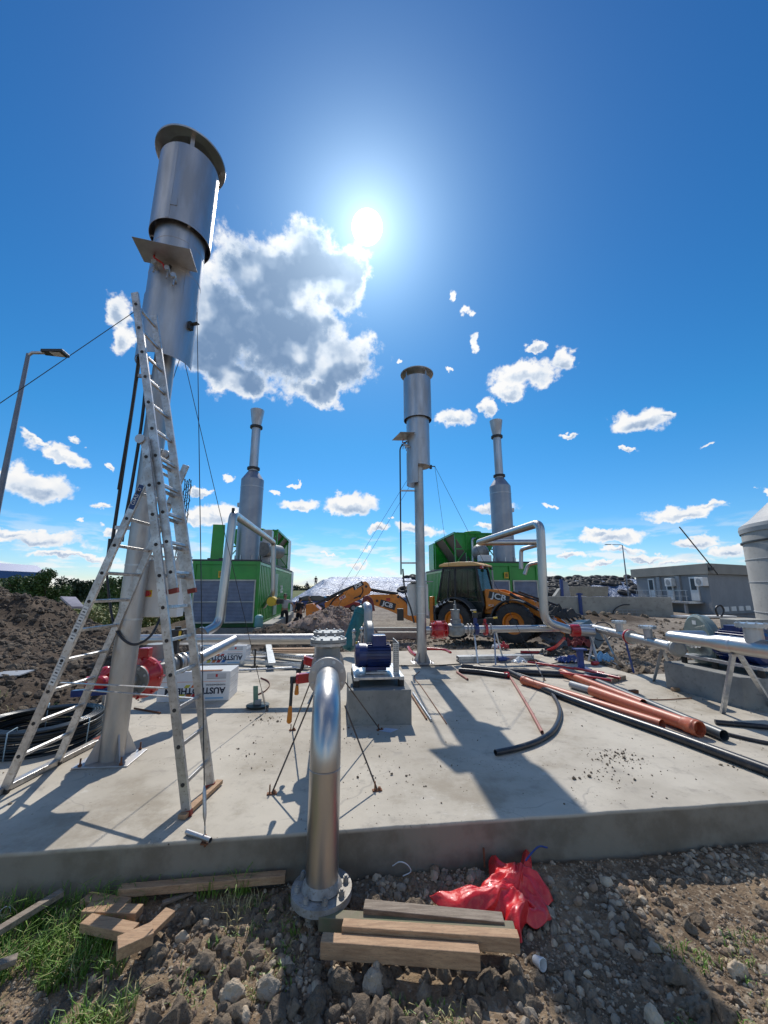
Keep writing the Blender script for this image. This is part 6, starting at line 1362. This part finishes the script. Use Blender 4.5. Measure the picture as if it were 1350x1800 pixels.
# parked cars beyond
def car(label, c, rz, m, L_=4.3, h=1.5):
    t = thing('parked_car', label, 'car', c, rz); T = WM[t.name]; B = lambda: MB(T)
    B().prism([(-L_ / 2, 0, .35), (-L_ / 2, 0, .95), (-L_ * .42, 0, 1.0), (-L_ * .20, 0, 1.02), (L_ * .2, 0, 1.0), (L_ * .45, 0, .85), (L_ / 2, 0, .65), (L_ / 2, 0, .30)], -.85, .85, (0, 1, 0)).build('body', m, t, bevel=.07, seg=3)
    B().prism([(-L_ * .44, 0, 1.0), (-L_ * .38, 0, 1.42), (-L_ * .30, 0, h), (L_ * .02, 0, h), (L_ * .12, 0, 1.4), (L_ * .24, 0, 1.0)], -.72, .72, (0, 1, 0)).build('cabin_glass', mat('car_glass', (.03, .04, .05), .1) if 'car_glass' not in MAT else MAT['car_glass'], t, bevel=.05)
    B().prism([(-L_ * .37, 0, h - .07), (-L_ * .30, 0, h + .02), (L_ * .02, 0, h + .02), (L_ * .10, 0, h - .08)], -.70, .70, (0, 1, 0)).build('roof', m, t, bevel=.03)
    for x in (-L_ * .32, L_ * .32):
        for y in (-.80, .80): w = B().cyl((x, y - .1, .32), (x, y + .1, .32), .33, 24).build('wheel', rubber, t); B().cyl((x, y - .11, .32), (x, y + .11, .32), .2, 16).build('rim', greyp, w)
    for y in (-.6, .6): B().box((L_ / 2 - .03, y, .66), (.08, .35, .14)).build('headlight', white, t, bevel=.02); B().box((-L_ / 2 + .02, y, .82), (.08, .25, .2)).build('tail_light', red, t, bevel=.02)
    return t
p_ = P(545, 1060, 38); p_.z = -.4; car('dark blue car parked beyond the workers at the foil-covered mound', p_, R(170), blue)
p_ = P(558, 1062, 36); p_.z = -.4; p_.x += 1.6; car('red car mostly hidden behind the digger bucket', p_ + Vector((.0, 3, 0)), R(10), mat('car_red', (.30, .03, .03), .3))
# foil covered silage mound with tyres
x0, x1, Ym = -16.3, 48, 62
vs = []; fs = []; ni, nj = 220, 34
def mh(u, v):            # u along, v across 0..1 front to back
    x = x0 + (x1 - x0) * u; e = sm01(min(1, u / .12)) * sm01(min(1, (1 - u) / .1)); prof = math.sin(math.pi * min(1, v * .62 + .0)) ** .6 if v > 0 else 0
    hh = 3.9 + .25 * math.sin(u * 9) - .35 * sm01((u - .5) * 2)
    return -.45 + hh * e * prof + .28 * noise.fractal(Vector((x * .45, v * 9, 2)), .8, 2.2, 5) * (v > .02)
for j in range(nj):
    for i in range(ni):
        u, v = i / (ni - 1), j / (nj - 1); vs.append((x0 + (x1 - x0) * u, Ym - 7 + 16 * v, mh(u, v)))
for j in range(nj - 1):
    for i in range(ni - 1): fs.append((j * ni + i, j * ni + i + 1, (j + 1) * ni + i + 1, (j + 1) * ni + i))
foil = mat('silage_foil', (.13, .18, .29), .42, .25, (.07, .10, .18), .55, 1., 2.2, c3=(.48, .54, .62), bdist=.25, stretch=(1, 1, 2.5))  # pale blotches are glints on the foil, put into its colour
o = MB().add(vs, fs, True).build('silage_mound', foil); tag(o, 'long mound covered with crinkled silvery foil and weighed down with black tyres on its right', 'silage mound')
ty0 = None; k_ = 0
for i in range(290):
    u = rng.uniform(.30, .985) if i > 40 else rng.uniform(.28, .5); v = rng.uniform(.10, .86)
    if u < .42 and rng.random() > (u - .26) / .16: continue
    x, y = x0 + (x1 - x0) * u, Ym - 7 + 16 * v; z = mh(u, v) + .12
    if ty0 is None:
        m = MB().tube([Vector((math.cos(a) * .36, math.sin(a) * .36, 0)) for a in [q * math.pi / 8 for q in range(16)]], .17, 8, closed=True); ty0 = m.build('tyre', rubber, None, local=True); tag(ty0, 'old black tyre lying on the foil of the long mound', 'tyre', 'tyres weighing down the foil'); c = ty0
    else: c = ty0.copy(); col.objects.link(c)
    c.location = (x, y, z); s_ = rng.uniform(1.15, 1.7); c.scale = (s_ * 1.1, s_, s_); c.rotation_euler = (rng.uniform(.2, .7), rng.uniform(-.2, .2), 0)
# the two figures on the mound
for px, py, lb in ((542, 1022, 'tiny distant figure standing on the left end of the mound, larger of two'), (557, 1024, 'tiny distant figure on the mound, nearer its crest')):
    p_ = P(px, 1033, 58); u = (p_.x - x0) / (x1 - x0); p_.y = Ym - 7 + 16 * .6; p_.x = (px - 675) / F * p_.y / 1.0; p_.z = mh((p_.x - x0) / (x1 - x0), .6) - .05
    person(lb, p_, R(0), 1.7, dk, dk, (((.30, 0, 1.18), (.27, -.1, .95)), ((-.30, 0, 1.18), (-.27, -.1, .95))))
# walls and trough right of the digger
def wallpx(name, pxs, Y0, Y1, zt, zb, th_, m, label, cat):
    a, b = P(pxs[0], 1050, Y0), P(pxs[1], 1050, Y1); a.z = b.z = 0; d_ = (b - a).normalized(); n_ = Vector((-d_.y, d_.x, 0)) * th_
    o = MB().prism([a, b, b + n_, a + n_], zb, zt, Z).build(name, m, bevel=.02); tag(o, label, cat); return a, b
a_, b_ = wallpx('retaining_wall', (958, 1180), 34, 31, 1.10, -.5, .3, conc_wall, 'pale concrete retaining wall in front of the tyre-covered mound', 'wall')
for k in range(8):
    f = .47 + k * .022 * 2.0; p = a_.lerp(b_, f) - Z * .15; pass
pal = thing('pallet_row', 'low dark crate row leaning against the pale concrete wall', 'crate', a_.lerp(b_, .62) + Vector((0, -.35, -.42)))
for k in range(7): MB().box(a_.lerp(b_, .50 + k * .035) + Vector((0, -.3, -.15)), (.06, .06, .5)).build('slat', greyp, pal)
for z in (-.38, -.12, .1): MB().beam(a_.lerp(b_, .49) + Vector((0, -.34, z)), a_.lerp(b_, .73) + Vector((0, -.34, z)), .04, .06).build('rail', greyp, pal)
hp = [a_.lerp(b_, .52) + Vector((0, -.4, -.4)), a_.lerp(b_, .54) + Vector((0, -.4, .1)), a_.lerp(b_, .6) + Vector((0, -.4, .45)), a_.lerp(b_, .66) + Vector((0, -.4, .5))]; o = MB().tube(bez(hp), .05, 8).build('bent_hose', black_pipe); tag(o, 'dark bent hose arching up the concrete wall', 'hose')
bp = P(1020, 1060, 33.0); bp.z = -.4; o = MB().cyl(bp, bp + Z * 1.8, .14, 14).box(bp + Z * 1.7, (.5, .1, .12)).build('blue_valve_post', blueP); tag(o, 'blue standpipe in front of the pale wall', 'standpipe')
o = MB(); q = [P(1006, 1048, 40), P(1069, 1048, 40), P(1070, 1031, 40), P(1001, 1031, 40)]; z0, z1 = 1.0, 1.98
for i, p in enumerate(q): p.z = z0 if i < 2 else z1
o.prism(q, 0, 2.4, (0, 1, 0)).build('concrete_hopper', mat('tan_concrete', (.42, .37, .29), .9), bevel=.03); tag(bpy.data.objects['concrete_hopper'], 'tan trapezoid concrete hopper standing behind the wall', 'hopper')
hb = thing('blue_hopper_frame', 'blue framed grey chute at the left end of the tan hopper', 'chute', P(985, 1048, 39) ); MB().beam(P(988, 1048, 39), P(986, 1018, 39), .25, .25).build('frame', blueP, hb)
MB().prism([P(990, 1048, 39), P(1003, 1048, 39), P(998, 1024, 39), P(990, 1020, 39)], 0, .8, (0, 1, 0)).build('chute_plate', greyp, hb); MB().prism([P(975, 1048, 39), P(985, 1048, 39), P(985, 1034, 39)], 0, .6, (0, 1, 0)).build('side_plate', conc_wall, hb)
# grey service building
gb = P(1245, 1050, 36); fA = P(1122, 1050, 44); fB = P(1250, 1050, 33.5); fC = P(1330, 1050, 37.5); fA.z = fB.z = fC.z = 0
bd_ = thing('service_building', 'low grey flat-roofed building with three white doors and a gallery at right', 'building', fB)
wallm = mat('building_grey', (.27, .285, .30), .8, 0, (.23, .245, .26), .6, c3=(.24, .25, .26)); wallm2 = mat('building_tan_grey', (.30, .285, .25), .85, 0, (.26, .25, .22), .6)
fD = fA + (fC - fB)
MB().prism([fA, fB, fC, fD], -.6, 3.0, Z).build('wall', wallm, bd_, bevel=.02)
cA = (fA + fC) / 2
ov = lambda p, k=.45: p + (p - cA).normalized() * k
MB().prism([ov(fA), ov(fB), ov(fC), ov(fD)], 3.0, 3.9, Z).build('roof_fascia', wallm2, bd_, bevel=.02)
dA = (fA - fB); LA = dA.length; dA.normalize(); nA = Vector((dA.y, -dA.x, 0)); 
if nA.dot(-fB) < 0: nA = -nA
ang_ = math.atan2(dA.y, dA.x)
for k, px in enumerate((1232, 1193, 1158)):
    f = {1232: .16, 1193: .47, 1158: .74}[px]; c = fB + dA * LA * f + nA * .04
    dd_ = MB().box(c + Z * 1.75, (1.0, .1, 2.1), rz=ang_).build('door', white, bd_); MB().box(c + Z * 2.15 + nA * .06, (.62, .03, 1.0), rz=ang_).build('pane', mat('dark_pane', (.03, .04, .05), .5) if 'dark_pane' not in MAT else MAT['dark_pane'], dd_)
for f in (.34, .62): MB().box(fB + dA * LA * f + nA * .08 + Z * 1.7, (.5, .15, 2.5), rz=ang_).build('wall_pier', greyp, bd_)
for f in (.04, .42): ac = MB().box(fB + dA * LA * f + nA * .3 + Z * 2.35, (1.0, .45, .75), rz=ang_).build('air_conditioner', white, bd_, bevel=.03); MB().lathe(fB + dA * LA * f + nA * .53 + Z * 2.35, nA, [(.25, 0), (.28, .01), (.28, .03), (.05, .03)], 20).build('fan_grille', greyp, ac)
gal = MB().box(fB + dA * LA * .45 + nA * .7 + Z * .55, (LA * .75, 1.3, .15), rz=ang_).build('gallery_floor', galv, bd_)
for k in range(10): MB().cyl(fB + dA * LA * (.10 + .078 * k) + nA * 1.3 + Z * .6, fB + dA * LA * (.10 + .078 * k) + nA * 1.3 + Z * 1.6, .025, 6).build('railing_post', galv, bd_)
for z in (1.1, 1.6): MB().beam(fB + dA * LA * .08 + nA * 1.3 + Z * z, fB + dA * LA * .83 + nA * 1.3 + Z * z, .05, .05).build('railing_bar', galv, bd_)
for f in (.15, .45, .78): MB().box(fB + dA * LA * f + nA * 1.1 + Z * .0, (.2, .2, 1.0), rz=ang_).build('gallery_leg', rust if f == .45 else greyp, bd_)
dC = (fC - fB).normalized(); nC = Vector((dC.y, -dC.x, 0)); nC = nC if nC.y < 0 else -nC
for k in range(4): MB().box(fB + dC * (2.2 + k * 1.4) + nC * .02 + Z * .0, (.9, .08, .4), rz=math.atan2(dC.y, dC.x)).build('basement_window', white, bd_)
an = thing('leaning_pole', 'long thin pole leaning outward over the grey building roof', 'pole', P(1260, 1008, 36)); MB().cyl(P(1262, 1010, 33), P(1194, 926, 33), .05, 8).build('pole_tube', black, an); MB().box(P(1250, 1000, 33), (.3, .3, .25)).build('clamp', black, an)
o = MB(); p = P(1235, 1076, 30); p.z = -.3; o.box(p, (4.2, 1.0, .12)).build('pale_slab', white); tag(bpy.data.objects['pale_slab'], 'pale flat board lying before the grey building', 'board')
o = MB(); p = P(1305, 1078, 20.5); p.z = -.05; o.box(p, (1.7, 1.0, .55), rz=.1).build('concrete_tank', conc_wall, bevel=.03); tag(bpy.data.objects['concrete_tank'], 'low pale concrete chamber in front of the round silo', 'concrete chamber')
o = MB().tube(bez([P(1262, 1083, 22), P(1258, 1070, 22), P(1266, 1064, 22), P(1272, 1072, 22), P(1268, 1084, 22)]), .05, 8).build('hose_bundle', black_pipe); tag(o, 'dark hose bundle before the building corner', 'hose')
# silo
scn = Vector((25.4, 21.0, 0)); R0 = 4.2
si = thing('concrete_silo', 'round pale concrete silo with a conical cover and black downpipe at the right edge', 'silo', scn)
silm = mat('silo_concrete', (.44, .43, .40), .9, 0, (.36, .35, .33), .5, .2, 8, c3=(.30, .29, .27))
MB().lathe(scn, Z, [(R0, -.6), (R0, 1.4), (R0 + .002, 1.4), (R0, 5.3)], 90).build('silo_wall', silm, si)
for z in (.4, 2.1, 3.4, 4.45): MB().lathe(scn, Z, [(R0, z), (R0 + .03, z + .01), (R0 + .03, z + .05), (R0, z + .06)], 90).build('band', greyp, si)
MB().lathe(scn, Z, [(R0 + .06, 5.0), (R0 + .1, 5.25), (R0 + .06, 5.45), (R0 - .4, 5.8), (R0 * .6, 7.1), (R0 * .25, 8.0), (0, 8.3)], 90).build('membrane_cover', mat('membrane', (.36, .37, .37), .6, 0, (.29, .30, .31), .8, .2, 3), si)
MB().lathe(scn, Z, [(R0 + .05, 4.4), (R0 + .10, 4.42), (R0 + .10, 4.5), (R0 + .05, 4.52)], 90).build('hoop', black, si)
aw = R(216); o_ = scn + Vector((math.cos(aw), math.sin(aw), 0)) * (R0 + .12)
MB().tube(fillet([o_ + Z * .3, o_ + Z * 5.3, o_ + Vector((.8, .25, 6.2)), o_ + Vector((1.3, .4, 6.2))], .3), .11, 14).build('downpipe', greyp, si)
for z in (1.0, 2.4, 3.8, 4.9): MB().box(o_ + Z * z, (.35, .35, .08)).build('pipe_clamp', black, si)
o2 = scn + Vector((math.cos(R(228)), math.sin(R(228)), 0)) * (R0 + .08); MB().box(o2 + Z * 4.0, (.3, .3, 1.4)).build('side_duct', greyp, si)
# lamp posts
lampm = mat('lamp_grey', (.20, .23, .28), .5, .3)
def lamp(label, base, h, r, arm_, hd, group=None):
    t = thing('street_lamp', label, 'street lamp', base); MB().tube([base, base + Z * h], [r, r * .55], 14).build('pole', lampm, t)
    e = base + Z * h; MB().tube([e - Z * .05, e + Z * .04 + arm_ * .2, e + Z * .06 + arm_ * .9], [r * .5] * 3, 10).build('arm', galv, t)
    x_ = arm_.normalized(); hp_ = e + Z * .07 + arm_ * 1.1; up_ = Z
    l = MB().prism([hp_ - x_ * .15 - x_.cross(Z) * .10, hp_ + x_ * hd - x_.cross(Z) * .16, hp_ + x_ * hd + x_.cross(Z) * .16, hp_ - x_ * .15 + x_.cross(Z) * .10], -.03, .05, Z).build('lamp_head', black, t, bevel=.01)
    MB().box(hp_ + x_ * hd * .5 - Z * .034, (hd * .6, .2, .01), rz=math.atan2(x_.y, x_.x)).build('led_panel', fog, l); return t
lb_ = P(50, 622, 9.3); lamp('slim grey street lamp with black LED head at the left edge', Vector((lb_.x, lb_.y, gz(lb_.x, lb_.y))), lb_.z - gz(lb_.x, lb_.y), .085, Vector((.45, .05, 0)), .42)
lb_ = P(1094, 958, 55); lamp('distant thin street lamp left of the grey building', Vector((lb_.x, lb_.y, -.4)), lb_.z + .4, .11, Vector((-1.6, 0, 0)), .7)
# lattice mast of a crane
a_ = P(313, 990, 40); a_ = Vector((a_.x, 40, 1.2)); b_ = P(331, 843, 40); ax_ = (b_ - a_).normalized(); sx_ = Vector((1, 0, 0)); sx_ = (sx_ - ax_ * sx_.dot(ax_)).normalized(); sy_ = ax_.cross(sx_)
cr_ = thing('crane_boom', 'dark lattice crane boom rising behind the ladder', 'crane', Vector((a_.x, 40, -.4))); L_ = (b_ - a_).length; w_ = .30
for i, j in ((1, 1), (1, -1), (-1, 1), (-1, -1)): MB().beam(a_ + sx_ * w_ * i + sy_ * w_ * j, b_ + sx_ * w_ * i * .7 + sy_ * w_ * j * .7, .07, .07).build('chord', blueP if 'x' == 'y' else black, cr_)
lc = MB(); nseg = 16
for k in range(nseg):
    for fj in (-1, 1):
        p0 = a_ + ax_ * L_ * k / nseg; p1 = a_ + ax_ * L_ * (k + 1) / nseg; s0 = 1 if k % 2 else -1
        lc.beam(p0 + sx_ * w_ * s0 + sy_ * w_ * fj, p1 - sx_ * w_ * s0 + sy_ * w_ * fj, .04, .04); lc.beam(p0 + sx_ * w_ * fj + sy_ * w_ * s0, p1 + sx_ * w_ * fj - sy_ * w_ * s0, .04, .04)
lc.build('lattice', black, cr_)
# white site vehicle / van behind the cabinet
vp = P(326, 1075, 26); vp.z = -.4; vv_ = thing('white_van', 'white van with dark lettering half hidden by ladder and container', 'van', vp + Vector((-1.1, 0, 0))); c = vp + Vector((-1.1, 0, 0))
MB().prism([c + Vector((-2.4, 0, .35)), c + Vector((2.2, 0, .35)), c + Vector((2.2, 0, 2.25)), c + Vector((2.0, 0, 2.4)), c + Vector((-1.2, 0, 2.4)), c + Vector((-2.0, 0, 1.3)), c + Vector((-2.4, 0, 1.1))], -.9, .9, (0, 1, 0)).build('body', white, vv_, bevel=.08)
text_mesh("'D,,", .9, 'lettering', black, vv_, c + Vector((1.3, -.91, 1.5)), (1, 0, 0), Z, .004, bold=.02)
MB().prism([c + Vector((-1.9, 0, 1.35)), c + Vector((-1.2, 0, 1.35)), c + Vector((-1.2, 0, 2.2)), c + Vector((-1.35, 0, 2.2))], -.91, .91, (0, 1, 0)).build('cab_window', MAT['car_glass'], vv_)
for x in (-1.5, 1.4): MB().cyl(c + Vector((x, -.92, .35)), c + Vector((x, .92, .35)), .38, 20).build('wheel', rubber, vv_)
# left background: pale board on soil, far barn
o = MB(); p = P(120, 1052, 17); o.prism([P(106, 1050, 15.2), P(133, 1051, 15.2), P(148, 1068, 14.6), P(126, 1068, 14.6)], -.04, .04, Z).build('pale_sheet', mat('pinkish_sheet', (.55, .50, .52), .5)); tag(bpy.data.objects['pale_sheet'], 'pinkish pale sheet leaning on the right flank of the soil heap', 'sheet')
o = MB(); p = P(25, 1118, 7.6); p.z = gz(p.x, p.y) + .03; o.box(p, (.6, .5, .02), rz=.3).build('foam_board', greyp); tag(bpy.data.objects['foam_board'], 'grey foam board lying on the soil at the left edge', 'board')
fb_ = P(0, 1010, 110); bn_ = thing('far_barn', 'distant blue-roofed hall beyond the trees at the left edge', 'building', Vector((fb_.x - 6, 110, 0))); c = Vector((fb_.x - 8, 112, 0))
MB().box(c + Z * 3.2, (22, 14, 6.6)).build('wall', greyp, bn_); MB().prism([c + Vector((-12, -8, 6.4)), c + Vector((12.5, -8, 4.6)), c + Vector((12.5, -8, 6.6)), c + Vector((9, -8, 8.8)), c + Vector((-12, -8, 9.5))], 0, 16, (0, 1, 0)).build('roof', mat('roof_blue', (.03, .10, .32), .5), bn_)
# trees
def leaf_cloud(name, blobs, n, size, m, parent, seed):
    r_ = np.random.default_rng(seed); tot = sum(b[3] * b[3] for b in blobs); V_ = []; F_ = []
    for (x, y, z, rad) in blobs:
        k = int(n * rad * rad / tot); d_ = r_.normal(size=(k, 3)); d_ /= np.linalg.norm(d_, axis=1)[:, None]; rr = rad * (r_.random(k) ** .45) * (1 + .18 * np.sin(d_[:, 0] * 5 + x) * np.cos(d_[:, 2] * 4 + y))
        c_ = np.array((x, y, z)) + d_ * rr[:, None]
        a1 = r_.normal(size=(k, 3)); a1 /= np.linalg.norm(a1, axis=1)[:, None]; a2 = np.cross(a1, r_.normal(size=(k, 3))); a2 /= np.linalg.norm(a2, axis=1)[:, None]; s_ = size * r_.uniform(.5, 1.3, k)[:, None]
        q = np.stack([c_ - a1 * s_, c_ + a2 * s_ * .55, c_ + a1 * s_, c_ - a2 * s_ * .55], 1).reshape(-1, 3); b0 = len(V_); V_ += q.tolist(); F_ += [(b0 + 4 * i, b0 + 4 * i + 1, b0 + 4 * i + 2, b0 + 4 * i + 3) for i in range(k)]
    mb = MB(); mb.v = [Vector(q) for q in V_]; mb.f = F_; mb.sm = [False] * len(F_); return mb.build(name, m, parent)
def tree(label, px, Y, ptop, wpx, m, seed, dens=2600, name='broadleaf_tree'):
    p = P(px, 1035, Y); zt = P(px, ptop, Y).z; w_ = wpx / F * Y / 2; base = Vector((p.x, Y, -.4)); t = thing(name, label, 'tree', base, 0, 'trees beyond the soil heap at left')
    r_ = random.Random(seed); h = zt + .4; MB().tube([base, base + Z * h * .35, base + Vector((.2, 0, h * .7))], [.16, .12, .04], 8).build('trunk', bark, t)
    for k in range(5):
        a = r_.uniform(0, 6.28); MB().tube([base + Z * h * (.25 + .08 * k), base + Vector((math.cos(a) * w_ * .7, math.sin(a) * w_ * .7, h * (.5 + .08 * k)))], [.07, .02], 6).build('limb', bark, t)
    bl = [(base.x + r_.uniform(-.65, .65) * w_, Y + r_.uniform(-.6, .6) * w_, -.4 + h * (.22 + .62 * (k / 11)) , w_ * r_.uniform(.38, .6) * (1.15 - .5 * k / 11)) for k in range(12)] + [(base.x + r_.uniform(-.2, .2) * w_, Y, -.4 + h * .88, w_ * .25)]
    leaf_cloud('crown', bl, dens, .16 * Y / 50, m, t, seed)
tree('tallest feathery tree behind the soil heap at left', 82, 42, 1000, 64, leafm, 1, 9000)
tree('low bushy tree at the far left below the blue roof', 22, 45, 1014, 80, leafm, 2, 8000)
tree('dark round tree right of the feathery tree', 130, 55, 1018, 60, leafd, 3, 6000)
tree('small dark tree between the ladder legs', 168, 70, 1022, 50, leafd, 4, 4000)
tree('light green bush tree left of the flare column', 196, 40, 1013, 50, leafm, 5, 5600)
tree('light green tree behind the flare column', 228, 44, 1016, 50, leafm, 6, 5000)
tree('dark distant tree at the picture edge behind the bushy one', -12, 60, 1018, 60, leafd, 8, 2200)
# weeds behind the heap
wl = []
for i in range(60):
    x = rng.uniform(-22, -12.5); y = rng.uniform(20, 34); wl.append((x, y, gz(x, y) + .35, rng.uniform(.4, .9)))
mw = leaf_cloud('weeds', wl, 14000, .10, mat('weed_green', (.13, .17, .04), .7, 0, (.22, .20, .07), .7), None, 9); tag(mw, kind='stuff')
# far treeline on the horizon, too far to tell apart
wl = []
for i in range(520):
    a = rng.uniform(-1.35, 1.35); d_ = rng.uniform(420, 560); wl.append((math.sin(a) * d_, math.cos(a) * d_, rng.uniform(0, 2.5), rng.uniform(3, 6)))
mw = leaf_cloud('far_treeline', wl, 26000, 1.5, mat('far_tree_green', (.035, .055, .035), .8), None, 10); tag(mw, kind='stuff')
